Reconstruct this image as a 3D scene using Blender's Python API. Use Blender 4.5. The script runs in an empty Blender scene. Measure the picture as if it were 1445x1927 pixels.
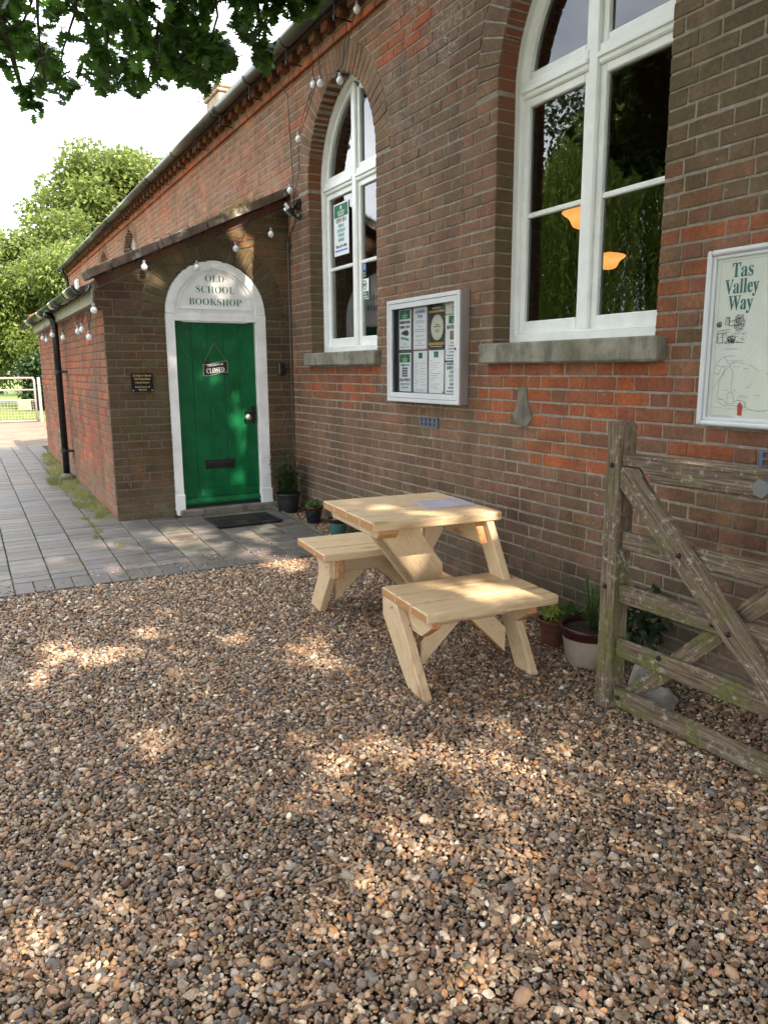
import bpy, math, random
import numpy as np
from mathutils import Vector, Matrix
from mathutils.noise import noise as pnoise
R = random.Random(11)
NR = np.random.RandomState(5)
sc = bpy.context.scene
COL = sc.collection

# ---------------------------------------------------------------- camera
CAM = Vector((0.0, -2.9, 1.5))
cr = Vector((0.4881819, 0.8727206, -0.00609805))
cu = Vector((-0.16031536, 0.09654106, 0.98233335))
cf = Vector((-0.85789126, 0.47857975, -0.18704011))
cd = bpy.data.cameras.new('camera')
cam = bpy.data.objects.new('camera', cd)
COL.objects.link(cam)
sc.camera = cam
cam.matrix_world = Matrix(((cr.x, cu.x, -cf.x, CAM.x), (cr.y, cu.y, -cf.y, CAM.y), (cr.z, cu.z, -cf.z, CAM.z), (0, 0, 0, 1)))
cd.sensor_fit = 'VERTICAL'
cd.sensor_height = 36.0
FPX = 1405.45
cd.lens = FPX / 1927 * 36
cd.clip_end = 2000
cd.clip_start = 0.05

# ---------------------------------------------------------------- sky and sun
SUN_EL, SUN_AZ = math.radians(40), math.radians(3.5)
SUN = Vector((math.cos(SUN_EL) * math.cos(SUN_AZ), math.cos(SUN_EL) * math.sin(SUN_AZ), math.sin(SUN_EL)))
world = bpy.data.worlds.new('World')
sc.world = world
world.use_nodes = True
wt = world.node_tree
wt.nodes.clear()
wo = wt.nodes.new('ShaderNodeOutputWorld')
wb = wt.nodes.new('ShaderNodeBackground')
sky = wt.nodes.new('ShaderNodeTexSky')
sky.sky_type = 'NISHITA'
sky.sun_disc = False
sky.sun_elevation = SUN_EL
sky.sun_rotation = math.radians(90) - SUN_AZ
sky.dust_density = 2.0
wtc = wt.nodes.new('ShaderNodeTexCoord')
wmp = wt.nodes.new('ShaderNodeMapping')
wmp.inputs['Scale'].default_value = (1, 1, 2.2)
wno = wt.nodes.new('ShaderNodeTexNoise')
wno.inputs['Scale'].default_value = 1.7
wno.inputs['Detail'].default_value = 6
wrp = wt.nodes.new('ShaderNodeMapRange')
wrp.inputs['From Min'].default_value = 0.30
wrp.inputs['From Max'].default_value = 0.54
wmx = wt.nodes.new('ShaderNodeMix')
wmx.data_type = 'RGBA'
wmx.inputs['B'].default_value = (12.5, 12.8, 13.2, 1)
wt.links.new(wtc.outputs['Generated'], wmp.inputs['Vector'])
wt.links.new(wmp.outputs[0], wno.inputs['Vector'])
wt.links.new(wno.outputs[0], wrp.inputs['Value'])
wt.links.new(wrp.outputs[0], wmx.inputs['Factor'])
wt.links.new(sky.outputs[0], wmx.inputs['A'])
wt.links.new(wmx.outputs['Result'], wb.inputs['Color'])
wb.inputs['Strength'].default_value = 0.13
wt.links.new(wb.outputs[0], wo.inputs[0])
sd = bpy.data.lights.new('sun', 'SUN')
sd.energy = 5.0
sd.angle = math.radians(0.53)
sd.color = (1.0, 0.85, 0.67)
so = bpy.data.objects.new('sun', sd)
so.rotation_euler = (-SUN).to_track_quat('-Z', 'Y').to_euler()
so.location = (20, 2, 20)
COL.objects.link(so)
vs = sc.view_settings
vs.view_transform = 'Standard'
vs.look = 'None'
vs.exposure = 1.42
vs.gamma = 1
vs.use_curve_mapping = False
sc.cycles.max_bounces = 8
sc.cycles.transparent_max_bounces = 16
sc.cycles.sample_clamp_indirect = 6

# ---------------------------------------------------------------- helpers
WL = {}

def at(px, py, d):
    "photo pixel at distance d -> world point"
    v = cf * FPX + cr * (px - 722.5) - cu * (py - 963.5)
    return CAM + v.normalized() * d

def proj(p):
    q = Vector(p) - CAM
    z = q.dot(cf)
    if z < 0.1:
        return (-9999, -9999, z)
    return (722.5 + FPX * q.dot(cr) / z, 963.5 - FPX * q.dot(cu) / z, z)

def tag(o, label=None, cat=None, group=None, kind=None):
    if label: o['label'] = label
    if cat: o['category'] = cat
    if group: o['group'] = group
    if kind: o['kind'] = kind
    return o

def thing(name, loc, label, cat, group=None, kind=None):
    o = bpy.data.objects.new(name, None)
    o.empty_display_size = 0.1
    COL.objects.link(o)
    o.location = loc
    WL[o.name] = Vector(loc)
    return tag(o, label, cat, group, kind)

def link_mesh(name, me, parent, wloc):
    o = bpy.data.objects.new(name, me)
    COL.objects.link(o)
    WL[o.name] = Vector(wloc)
    if parent is not None:
        o.parent = parent
        o.location = Vector(wloc) - WL[parent.name]
    else:
        o.location = wloc
    return o

class MB:
    def __init__(s):
        s.v = []; s.f = []; s.c = []; s.g = []; s.mi = []; s.usec = False; s.useg = False
    def add(s, vs, fs, col=None, gs=None, mi=0, mis=None):
        b = len(s.v)
        s.v.extend([tuple(p) for p in vs])
        s.f.extend([tuple(i + b for i in f) for f in fs])
        s.c.extend([col or (1, 1, 1)] * len(vs))
        if col: s.usec = True
        if gs is not None:
            s.useg = True
            s.g.extend([tuple(q) for q in gs])
        else:
            s.g.extend([tuple(p) for p in vs])
        s.mi.extend(mis if mis else [mi] * len(fs))
    def obox(s, c, ax, h, ch=0.0, col=None, mi=0, capmi=None, warp=0.0):
        "oriented box: centre c, unit axes ax (3), half sizes h, chamfer ch; ax[0] is the grain"
        c = Vector(c); ax = [Vector(a) for a in ax]
        off = Vector((R.uniform(0, 40), R.uniform(0, 40), R.uniform(0, 40)))
        vs, gs, fs, mis = [], [], [], []
        def put(l):
            w = Vector((0, 0, 0))
            if warp:
                w = Vector((R.uniform(-warp, warp), R.uniform(-warp, warp), R.uniform(-warp, warp)))
            vs.append(c + ax[0] * l[0] + ax[1] * l[1] + ax[2] * l[2] + w)
            gs.append(Vector(l) + off)
            return len(vs) - 1
        if ch <= 0:
            idx = {}
            for i in (-1, 1):
                for j in (-1, 1):
                    for k in (-1, 1):
                        idx[(i, j, k)] = put((i * h[0], j * h[1], k * h[2]))
            def q(a): return [idx[t] for t in a]
            fs = [q([(1, -1, -1), (1, 1, -1), (1, 1, 1), (1, -1, 1)]), q([(-1, -1, -1), (-1, -1, 1), (-1, 1, 1), (-1, 1, -1)]),
                  q([(-1, 1, -1), (-1, 1, 1), (1, 1, 1), (1, 1, -1)]), q([(-1, -1, -1), (1, -1, -1), (1, -1, 1), (-1, -1, 1)]),
                  q([(-1, -1, 1), (1, -1, 1), (1, 1, 1), (-1, 1, 1)]), q([(-1, -1, -1), (-1, 1, -1), (1, 1, -1), (1, -1, -1)])]
            mis = [mi if capmi is None else capmi] * 2 + [mi] * 4
        else:
            idx = {}
            for i in (-1, 1):
                for j in (-1, 1):
                    for k in (-1, 1):
                        sg = (i, j, k)
                        for a in range(3):
                            l = [sg[t] * (h[t] - (0 if t == a else ch)) for t in range(3)]
                            idx[(i, j, k, a)] = put(l)
            cyc = [(-1, -1), (1, -1), (1, 1), (-1, 1)]
            for a in range(3):
                b, d = (a + 1) % 3, (a + 2) % 3
                for sg in (-1, 1):
                    ring = []
                    for (p, r_) in cyc:
                        t = [0, 0, 0]; t[a] = sg; t[b] = p; t[d] = r_
                        ring.append(idx[(*t, a)])
                    if sg < 0: ring.reverse()
                    fs.append(ring)
                    mis.append(capmi if (capmi is not None and a == 0) else mi)
            for a in range(3):
                b, d = (a + 1) % 3, (a + 2) % 3
                for sb in (-1, 1):
                    for sd_ in (-1, 1):
                        t0 = [0, 0, 0]; t1 = [0, 0, 0]
                        t0[a] = -1; t1[a] = 1; t0[b] = t1[b] = sb; t0[d] = t1[d] = sd_
                        q = [idx[(*t0, b)], idx[(*t1, b)], idx[(*t1, d)], idx[(*t0, d)]]
                        if sb * sd_ < 0: q.reverse()
                        q.reverse() if False else None
                        fs.append(q); mis.append(mi)
            for i in (-1, 1):
                for j in (-1, 1):
                    for k in (-1, 1):
                        q = [idx[(i, j, k, 0)], idx[(i, j, k, 1)], idx[(i, j, k, 2)]]
                        if i * j * k < 0: q.reverse()
                        fs.append(q); mis.append(mi)
        s.add(vs, fs, col, gs, mis=mis)
    def box(s, a, b, ch=0.0, col=None, mi=0, grain=0):
        c = [(a[i] + b[i]) / 2 for i in range(3)]; h = [abs(b[i] - a[i]) / 2 for i in range(3)]
        E = [Vector((1, 0, 0)), Vector((0, 1, 0)), Vector((0, 0, 1))]
        o = [grain, (grain + 1) % 3, (grain + 2) % 3]
        s.obox(c, [E[i] for i in o], [h[i] for i in o], ch, col, mi)
    def prism(s, poly, O, U, V, N, d0, d1, ch=0.0, col=None, mi=0, grain=None, endmi=None, ends=()):
        "polygon (u,v) CCW seen from +N, extruded from d0 (back) to d1 (front) along N"
        O, U, V, N = Vector(O), Vector(U), Vector(V), Vector(N)
        n = len(poly); vs, gs = [], []
        off = Vector((R.uniform(0, 40), R.uniform(0, 40), R.uniform(0, 40)))
        gd = Vector(grain) if grain else Vector((1, 0)); gd = gd.normalized(); gp = Vector((-gd.y, gd.x))
        def put(p, d):
            p2 = Vector(p)
            vs.append(O + U * p[0] + V * p[1] + N * d)
            gs.append(Vector((p2.dot(gd), p2.dot(gp), d)) + off)
        ins = inset(poly, ch) if ch > 0 else poly
        rings = [(poly if ch <= 0 else ins, d0), (poly, d0 + ch), (poly, d1 - ch), (ins, d1)] if ch > 0 else [(poly, d0), (poly, d1)]
        for pl, d in rings:
            for p in pl: put(p, d)
        fs, mis = [], []
        fs.append([i for i in range(n)][::-1]); mis.append(mi)
        m = len(rings)
        fs.append([(m - 1) * n + i for i in range(n)]); mis.append(mi)
        for k in range(m - 1):
            for i in range(n):
                j = (i + 1) % n
                fs.append([k * n + i, k * n + j, (k + 1) * n + j, (k + 1) * n + i])
                mis.append(endmi if (endmi is not None and i in ends) else mi)
        s.add(vs, fs, col, gs, mis=mis)
    def tube(s, pts, r, n=8, col=None, mi=0, cap=True):
        pts = [Vector(p) for p in pts]
        rr = r if isinstance(r, (list, tuple)) else [r] * len(pts)
        vs, fs = [], []
        up = None
        for i, p in enumerate(pts):
            t = (pts[min(i + 1, len(pts) - 1)] - pts[max(i - 1, 0)])
            if t.length < 1e-9: t = Vector((0, 0, 1))
            t.normalize()
            if up is None:
                up = t.orthogonal().normalized()
            else:
                up = (up - t * up.dot(t))
                up = up.normalized() if up.length > 1e-6 else t.orthogonal().normalized()
            sd_ = t.cross(up)
            for k in range(n):
                a = 2 * math.pi * k / n
                vs.append(p + (up * math.cos(a) + sd_ * math.sin(a)) * rr[i])
        for i in range(len(pts) - 1):
            for k in range(n):
                l = (k + 1) % n
                fs.append([i * n + k, i * n + l, (i + 1) * n + l, (i + 1) * n + k])
        if cap:
            fs.append(list(range(n))[::-1]); fs.append([(len(pts) - 1) * n + k for k in range(n)])
        s.add(vs, fs, col, mi=mi)
    def lathe(s, prof, c, n=24, col=None, mi=0, axis=(0, 0, 1)):
        "prof list of (r, h) going up; centre c"
        c = Vector(c); A = Vector(axis).normalized()
        X = A.orthogonal().normalized(); Y = A.cross(X)
        vs, fs = [], []
        for (r, h) in prof:
            for k in range(n):
                a = 2 * math.pi * k / n
                vs.append(c + A * h + (X * math.cos(a) + Y * math.sin(a)) * max(r, 1e-5))
        for i in range(len(prof) - 1):
            for k in range(n):
                l = (k + 1) % n
                fs.append([i * n + k, i * n + l, (i + 1) * n + l, (i + 1) * n + k])
        s.add(vs, fs, col, mi=mi)
    def build(s, name, mats, parent=None, smooth=False, origin=None, label=None, cat=None, group=None, kind=None, autosmooth=None):
        v = np.array(s.v, dtype=np.float64).reshape(-1, 3)
        c = Vector(origin) if origin is not None else Vector(((v.min(0) + v.max(0)) / 2).tolist())
        me = bpy.data.meshes.new(name)
        me.from_pydata((v - np.array(c)).tolist(), [], s.f)
        if s.usec:
            a = me.attributes.new('col', 'FLOAT_COLOR', 'POINT')
            arr = np.ones((len(s.v), 4), dtype=np.float32); arr[:, :3] = np.array(s.c, dtype=np.float32)
            a.data.foreach_set('color', arr.ravel())
        if s.useg:
            a = me.attributes.new('grain', 'FLOAT_VECTOR', 'POINT')
            a.data.foreach_set('vector', np.array(s.g, dtype=np.float32).ravel())
        if not isinstance(mats, (list, tuple)): mats = [mats]
        for m in mats: me.materials.append(m)
        if len(mats) > 1: me.polygons.foreach_set('material_index', np.array(s.mi, dtype=np.int32))
        if smooth: me.polygons.foreach_set('use_smooth', np.ones(len(s.f), dtype=bool))
        me.update()
        o = link_mesh(name, me, parent, c)
        return tag(o, label, cat, group, kind)

def inset(poly, d):
    n = len(poly); out = []
    for i in range(n):
        p0 = Vector(poly[i - 1]); p1 = Vector(poly[i]); p2 = Vector(poly[(i + 1) % n])
        e1 = (p1 - p0); e2 = (p2 - p1)
        if e1.length < 1e-7 or e2.length < 1e-7:
            out.append(tuple(p1)); continue
        e1.normalize(); e2.normalize()
        n1 = Vector((-e1.y, e1.x)); n2 = Vector((-e2.y, e2.x))
        b = n1 + n2
        if b.length < 1e-6: out.append(tuple(p1 + n1 * d)); continue
        b.normalize()
        k = d / max(0.35, b.dot(n1))
        out.append(tuple(p1 + b * k))
    return out

def clip(poly, a, b, c):
    "keep a*u+b*v<=c"
    out = []
    n = len(poly)
    for i in range(n):
        p, q = poly[i], poly[(i + 1) % n]
        dp = a * p[0] + b * p[1] - c; dq = a * q[0] + b * q[1] - c
        if dp <= 0: out.append(p)
        if (dp < 0 < dq) or (dq < 0 < dp):
            t = dp / (dp - dq)
            out.append((p[0] + (q[0] - p[0]) * t, p[1] + (q[1] - p[1]) * t))
    return out

def area(poly):
    return 0.5 * sum(poly[i][0] * poly[(i + 1) % len(poly)][1] - poly[(i + 1) % len(poly)][0] * poly[i][1] for i in range(len(poly)))

# ---------------------------------------------------------------- materials
class T:
    def __init__(s, name):
        s.m = bpy.data.materials.new(name); s.m.use_nodes = True
        s.nt = s.m.node_tree; s.b = s.nt.nodes['Principled BSDF']; s.out = s.nt.nodes['Material Output']
    def n(s, t, **k):
        x = s.nt.nodes.new(t)
        for a, v in k.items():
            if a in x.inputs.keys() if hasattr(x.inputs, 'keys') else False: x.inputs[a].default_value = v
            else: setattr(x, a, v)
        return x
    def l(s, a, b): s.nt.links.new(a, b)
    def geo(s): return s.n('ShaderNodeNewGeometry').outputs['Position']
    def obj(s): return s.n('ShaderNodeTexCoord').outputs['Object']
    def attr(s, name, kind='GEOMETRY', out='Color'):
        x = s.n('ShaderNodeAttribute'); x.attribute_name = name; x.attribute_type = kind
        return x.outputs[out]
    def mapv(s, v, sc_=(1, 1, 1), loc=(0, 0, 0)):
        x = s.n('ShaderNodeMapping'); x.inputs['Scale'].default_value = sc_; x.inputs['Location'].default_value = loc
        s.l(v, x.inputs['Vector']); return x.outputs[0]
    def noise(s, v, scale, detail=4, rough=0.55, dist=0):
        x = s.n('ShaderNodeTexNoise'); x.inputs['Scale'].default_value = scale; x.inputs['Detail'].default_value = detail
        x.inputs['Roughness'].default_value = rough; x.inputs['Distortion'].default_value = dist
        if v is not None: s.l(v, x.inputs['Vector'])
        return x.outputs['Fac']
    def voro(s, v, scale, feat='F1', out='Distance'):
        x = s.n('ShaderNodeTexVoronoi'); x.feature = feat; x.inputs['Scale'].default_value = scale
        s.l(v, x.inputs['Vector']); return x.outputs[out]
    def rng(s, v, a, b, c=0.0, d=1.0):
        x = s.n('ShaderNodeMapRange')
        for i, t in zip(('From Min', 'From Max', 'To Min', 'To Max'), (a, b, c, d)): x.inputs[i].default_value = t
        s.l(v, x.inputs['Value']); return x.outputs[0]
    def math(s, op, a, b=None):
        x = s.n('ShaderNodeMath'); x.operation = op
        for i, t in enumerate((a, b)):
            if t is None: continue
            if isinstance(t, (int, float)): x.inputs[i].default_value = t
            else: s.l(t, x.inputs[i])
        return x.outputs[0]
    def mix(s, f, a, b, mode='MIX'):
        x = s.n('ShaderNodeMix'); x.data_type = 'RGBA'; x.blend_type = mode
        for key, t in (('Factor', f), ('A', a), ('B', b)):
            if isinstance(t, (int, float)): x.inputs[key].default_value = t
            elif isinstance(t, tuple): x.inputs[key].default_value = (*t, 1)[:4]
            else: s.l(t, x.inputs[key])
        return x.outputs['Result']
    def ramp(s, f, stops):
        x = s.n('ShaderNodeValToRGB'); e = x.color_ramp.elements
        while len(e) < len(stops): e.new(0.5)
        for i, (p, c) in enumerate(stops):
            e[i].position = p; e[i].color = (*c, 1) if len(c) == 3 else c
        s.l(f, x.inputs[0]); return x.outputs[0]
    def sep(s, v):
        x = s.n('ShaderNodeSeparateXYZ'); s.l(v, x.inputs[0]); return x.outputs
    def bump(s, h, strength=0.5, dist=0.01):
        x = s.n('ShaderNodeBump'); x.inputs['Strength'].default_value = strength; x.inputs['Distance'].default_value = dist
        s.l(h, x.inputs['Height']); s.l(x.outputs[0], s.b.inputs['Normal']); return x
    def color(s, c):
        if isinstance(c, tuple): s.b.inputs['Base Color'].default_value = (*c, 1)[:4]
        else: s.l(c, s.b.inputs['Base Color'])
        return s
    def set(s, **k):
        for a, v in k.items():
            a = a.replace('_', ' ')
            if isinstance(v, (int, float, tuple)): s.b.inputs[a].default_value = v
            else: s.l(v, s.b.inputs[a])
        return s

def simple(name, col, rough=0.6, metal=0.0, bump=None, var=0.0, vscale=8.0, spec=0.5):
    t = T(name)
    if var > 0:
        p = t.geo()
        f = t.noise(p, vscale, 5)
        c2 = tuple(max(0, x * (1 - var)) for x in col); c3 = tuple(min(1, x * (1 + var)) for x in col)
        t.color(t.ramp(f, [(0.3, c2), (0.7, c3)]))
    else: t.color(col)
    t.set(Roughness=rough, Metallic=metal)
    t.b.inputs['Specular IOR Level'].default_value = spec
    if bump:
        t.bump(t.noise(t.geo(), bump[0], 5), bump[1], bump[2])
    return t.m

def brick_mat(name, piece):
    t = T(name); p = t.geo()
    if piece:
        c = t.n('ShaderNodeObjectInfo').outputs['Color']
    else:
        c = t.attr('col')
    n1 = t.noise(p, 7, 4); n2 = t.noise(p, 45, 5, 0.65); n3 = t.noise(p, 260, 3, 0.7)
    c = t.mix(1.0, c, t.ramp(n1, [(0.25, (0.66, 0.66, 0.66)), (0.75, (1.3, 1.26, 1.2))]), 'MULTIPLY')
    c = t.mix(1.0, c, t.ramp(n2, [(0.3, (0.62, 0.60, 0.58)), (0.62, (1.12, 1.12, 1.12)), (0.8, (1.35, 1.32, 1.28))]), 'MULTIPLY')
    x, y, z = t.sep(p)
    st = t.noise(t.mapv(p, (2.2, 2.2, 0.35)), 1.6, 5, 0.6)
    c = t.mix(1.0, c, t.ramp(st, [(0.3, (0.66, 0.66, 0.66)), (0.55, (1.0, 1.0, 1.0)), (0.8, (1.18, 1.15, 1.12))]), 'MULTIPLY')
    tint = t.rng(t.noise(p, 3.1, 5, 0.62), 0.42, 0.62)
    c = t.mix(t.math('MULTIPLY', tint, 0.38), c, (0.105, 0.085, 0.055))
    smear = t.math('MULTIPLY', t.rng(t.noise(p, 26, 5, 0.7), 0.56, 0.70), t.rng(t.noise(p, 2.3, 3), 0.40, 0.60))
    c = t.mix(t.math('MULTIPLY', smear, 0.38), c, (0.34, 0.30, 0.25))
    # grey lime bloom and drip marks high between the two arches
    m = t.math('MULTIPLY', t.rng(x, -5.25, -4.9), t.rng(x, -3.95, -4.25))
    m = t.math('MULTIPLY', m, t.rng(z, 2.75, 3.3))
    m2 = t.rng(t.math('ABSOLUTE', t.math('SUBTRACT', t.noise(t.mapv(p, (1, 1, 0.75)), 17, 2, 0.5, 1.2), 0.5)), 0.022, 0.008)
    m3 = t.rng(t.noise(p, 2.6, 4, 0.6), 0.44, 0.58)
    c = t.mix(t.math('MULTIPLY', t.math('MULTIPLY', m, m2), t.math('MULTIPLY', m3, 0.8)), c, (0.52, 0.49, 0.47))
    c = t.mix(t.math('MULTIPLY', t.math('MULTIPLY', m, t.rng(t.noise(p, 30, 5, 0.7), 0.5, 0.66)), t.math('MULTIPLY', m3, 0.35)), c, (0.42, 0.39, 0.38))
    # salts along the foot of the wall, algae on damp reveals
    foot = t.math('MULTIPLY', t.rng(z, 0.62, 0.12), t.rng(t.noise(p, 5.0, 6, 0.7), 0.42, 0.62))
    c = t.mix(t.math('MULTIPLY', foot, 0.5), c, (0.20, 0.185, 0.14))
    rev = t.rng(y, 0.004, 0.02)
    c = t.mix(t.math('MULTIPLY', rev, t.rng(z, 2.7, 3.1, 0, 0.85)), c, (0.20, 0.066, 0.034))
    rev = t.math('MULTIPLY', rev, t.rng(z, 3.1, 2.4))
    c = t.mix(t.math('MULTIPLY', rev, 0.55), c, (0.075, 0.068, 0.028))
    # pale lichen dots
    vd = t.math('MULTIPLY', t.rng(t.voro(p, 17), 0.13, 0.08), t.rng(t.noise(p, 1.9, 3), 0.56, 0.63))
    c = t.mix(t.math('MULTIPLY', vd, 0.45), c, (0.42, 0.41, 0.38))
    t.color(c)
    t.set(Roughness=0.92)
    t.b.inputs['Specular IOR Level'].default_value = 0.25
    h = t.math('ADD', t.math('MULTIPLY', n2, 0.7), t.math('MULTIPLY', n3, 0.45))
    t.bump(h, 0.75, 0.006)
    return t.m

M = {}
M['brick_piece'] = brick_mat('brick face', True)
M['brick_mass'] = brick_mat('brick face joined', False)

def mortar_mat():
    t = T('lime mortar'); p = t.geo()
    n = t.noise(p, 30, 6, 0.7); n3 = t.noise(p, 220, 3, 0.7)
    x, y, z = t.sep(p)
    c = t.ramp(n, [(0.3, (0.27, 0.235, 0.185)), (0.7, (0.50, 0.455, 0.375))])
    big = t.rng(t.noise(p, 1.3, 3), 0.45, 0.65)
    c = t.mix(t.math('MULTIPLY', big, 0.25), c, (0.13, 0.11, 0.085))
    sm2 = t.rng(t.noise(p, 11, 5, 0.7), 0.42, 0.60)
    c = t.mix(t.math('MULTIPLY', sm2, 0.35), c, (0.165, 0.125, 0.092))
    # the darker mortar of the porch
    por = t.math('MULTIPLY', t.rng(x, -7.0, -7.05), t.rng(y, -0.003, -0.01))
    c = t.mix(t.math('MULTIPLY', por, 0.68), c, (0.085, 0.072, 0.052))
    c = t.mix(t.math('MULTIPLY', t.rng(z, 0.5, 0.05), 0.55), c, (0.15, 0.145, 0.10))
    t.color(c); t.set(Roughness=0.95)
    t.bump(t.math('ADD', n, n3), 1.0, 0.010)
    return t.m
M['mortar'] = mortar_mat()

def paint(name, col, rough=0.38, dirty=0.25, bump=0.2):
    t = T(name); p = t.geo()
    n = t.noise(p, 6, 5, 0.6); n2 = t.noise(t.mapv(p, (1, 1, 0.25)), 38, 4, 0.6)
    d = tuple(x * (1 - dirty) * 0.92 for x in col)
    c = t.mix(t.rng(n, 0.35, 0.75), col, d)
    c = t.mix(t.math('MULTIPLY', t.rng(n2, 0.62, 0.75), dirty), c, (0.22, 0.20, 0.16))
    t.color(c); t.set(Roughness=rough)
    t.bump(t.math('ADD', n2, t.noise(p, 90, 3)), bump, 0.004)
    return t.m
M['white'] = paint('white gloss paint', (0.88, 0.89, 0.89), 0.34, 0.08, 0.3)
M['white_door'] = paint('white paint on door frame', (0.88, 0.88, 0.90), 0.45, 0.14, 0.3)
M['green'] = paint('green door paint', (0.0015, 0.118, 0.036), 0.42, 0.40, 0.25)
bpy.data.materials['green door paint'].node_tree.nodes['Principled BSDF'].inputs['Specular IOR Level'].default_value = 0.22
M['letter_green'] = simple('green lettering', (0.012, 0.16, 0.10), 0.5)
M['cream'] = paint('cream fascia paint', (0.38, 0.34, 0.27), 0.6, 0.35)
M['black_plastic'] = simple('black plastic', (0.012, 0.012, 0.013), 0.28)
M['black_matt'] = simple('black rubber', (0.014, 0.014, 0.014), 0.8)
M['black_iron'] = simple('black ironwork', (0.012, 0.012, 0.012), 0.4, 0.3)
M['grey_rod'] = simple('galvanised rod', (0.25, 0.25, 0.24), 0.45, 0.7)
M['gutter'] = simple('grey gutter', (0.055, 0.055, 0.048), 0.32, 0.0, None, 0.3, 3)
M['gutter_black'] = simple('black gloss gutter', (0.012, 0.012, 0.012), 0.10, 0.0, None, 0.0, 3, 1.0)
M['alu'] = simple('brushed aluminium', (0.62, 0.63, 0.66), 0.35, 0.85, None, 0.06)
M['alu_pale'] = paint('pale aluminium paint', (0.66, 0.68, 0.72), 0.32, 0.06, 0.02)
M['silver'] = simple('silver knob', (0.55, 0.55, 0.53), 0.3, 0.8)
M['blue_vent'] = simple('blue grey plastic', (0.11, 0.15, 0.23), 0.5)
M['clay'] = simple('red clay', (0.30, 0.10, 0.055), 0.85, 0, (60, 0.5, 0.01), 0.35, 12)
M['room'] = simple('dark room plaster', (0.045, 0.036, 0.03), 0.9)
M['soil'] = simple('potting soil', (0.03, 0.02, 0.013), 0.95, 0, (90, 0.8, 0.01), 0.4, 40)
M['paper'] = simple('white paper', (0.84, 0.85, 0.90), 0.55)
M['paper_b'] = simple('laminated paper', (0.60, 0.60, 0.72), 0.18)
M['ink'] = simple('dark grey ink', (0.05, 0.05, 0.055), 0.6)
M['ink_grey'] = simple('faint grey ink', (0.34, 0.34, 0.38), 0.6)
M['ink_blue'] = simple('blue ink', (0.08, 0.16, 0.50), 0.6)
M['ink_green'] = simple('poster green ink', (0.02, 0.17, 0.08), 0.55)
M['ink_teal'] = simple('teal ink', (0.10, 0.38, 0.34), 0.6)
M['ink_black'] = simple('poster black ink', (0.02, 0.02, 0.018), 0.5)
M['ink_gold'] = simple('poster gold ink', (0.45, 0.28, 0.07), 0.5)
M['ink_cream'] = simple('poster cream ink', (0.62, 0.60, 0.52), 0.55)
M['ink_red'] = simple('red ink', (0.50, 0.03, 0.04), 0.5)
M['ink_white'] = simple('white ink', (0.75, 0.76, 0.76), 0.5)
M['ink_brown'] = simple('printed brown tone', (0.33, 0.22, 0.13), 0.6, 0, None, 0.5, 30)
M['gold_letter'] = simple('gold lettering', (0.50, 0.38, 0.16), 0.45, 0.3)
M['twine'] = simple('twine', (0.24, 0.19, 0.10), 0.9)
M['cable'] = simple('dark cable', (0.02, 0.019, 0.017), 0.6)
M['bulb'] = simple('frosted white bulb', (0.78, 0.78, 0.80), 0.25)
M['bulb_cap'] = simple('bulb holder', (0.30, 0.30, 0.29), 0.5)

def glass_mat(name, tint=(1, 1, 1), k=1.9):
    t = T(name); nt = t.nt
    gl = t.n('ShaderNodeBsdfGlossy'); gl.inputs['Roughness'].default_value = 0.0
    tr = t.n('ShaderNodeBsdfTransparent'); tr.inputs['Color'].default_value = (*tint, 1)
    fr = t.n('ShaderNodeFresnel'); fr.inputs['IOR'].default_value = 1.52
    f = t.math('MINIMUM', t.math('MULTIPLY', fr.outputs[0], k), 1.0)
    mx = t.n('ShaderNodeMixShader'); t.l(f, mx.inputs[0]); t.l(tr.outputs[0], mx.inputs[1]); t.l(gl.outputs[0], mx.inputs[2])
    b = t.n('ShaderNodeBump'); b.inputs['Strength'].default_value = 0.006; b.inputs['Distance'].default_value = 0.02
    t.l(t.noise(t.geo(), 3.2, 2), b.inputs['Height']); t.l(b.outputs[0], gl.inputs['Normal'])
    t.l(mx.outputs[0], t.out.inputs[0])
    return t.m
M['glass'] = glass_mat('window glass', (0.85, 0.88, 0.86), 2.3)
M['glass_clear'] = glass_mat('display glass', (0.98, 0.99, 0.99), 0.7)

def stone_mat(name, c1, c2, moss=0.4, lich=None):
    t = T(name); p = t.geo()
    n = t.noise(p, 9, 6, 0.65); n2 = t.noise(p, 80, 5, 0.7)
    c = t.ramp(n, [(0.3, c1), (0.7, c2)])
    c = t.mix(t.math('MULTIPLY', t.rng(t.noise(p, 4.5, 5, 0.6), 0.5, 0.66), moss), c, (0.085, 0.085, 0.035))
    c = t.mix(t.math('MULTIPLY', t.rng(t.voro(p, 26), 0.20, 0.10), 0.12), c, (0.55, 0.54, 0.48))
    c = t.mix(t.math('MULTIPLY', t.rng(t.noise(t.mapv(p, (3, 3, 0.8)), 3.2, 5, 0.65), 0.47, 0.62), 0.6), c, tuple(x * 0.42 for x in c1))
    if lich: c = t.mix(t.math('MULTIPLY', t.rng(t.noise(p, lich[1], 5, 0.65), 0.56, 0.62), 0.8), c, (0.42, 0.41, 0.37))
    t.color(c); t.set(Roughness=0.9)
    t.bump(t.math('ADD', n, n2), 0.8, 0.008)
    return t.m
M['stone'] = stone_mat('weathered sill stone', (0.15, 0.14, 0.11), (0.36, 0.34, 0.28), 0.75)
M['concrete'] = stone_mat('grey concrete', (0.13, 0.12, 0.10), (0.25, 0.225, 0.19), 0.1)
M['coping'] = stone_mat('lichened coping', (0.10, 0.062, 0.048), (0.25, 0.18, 0.145), 0.3, (0.35, 7.0))
M['chimney_stone'] = stone_mat('chimney brickwork', (0.30, 0.23, 0.16), (0.48, 0.38, 0.28), 0.15)

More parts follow.
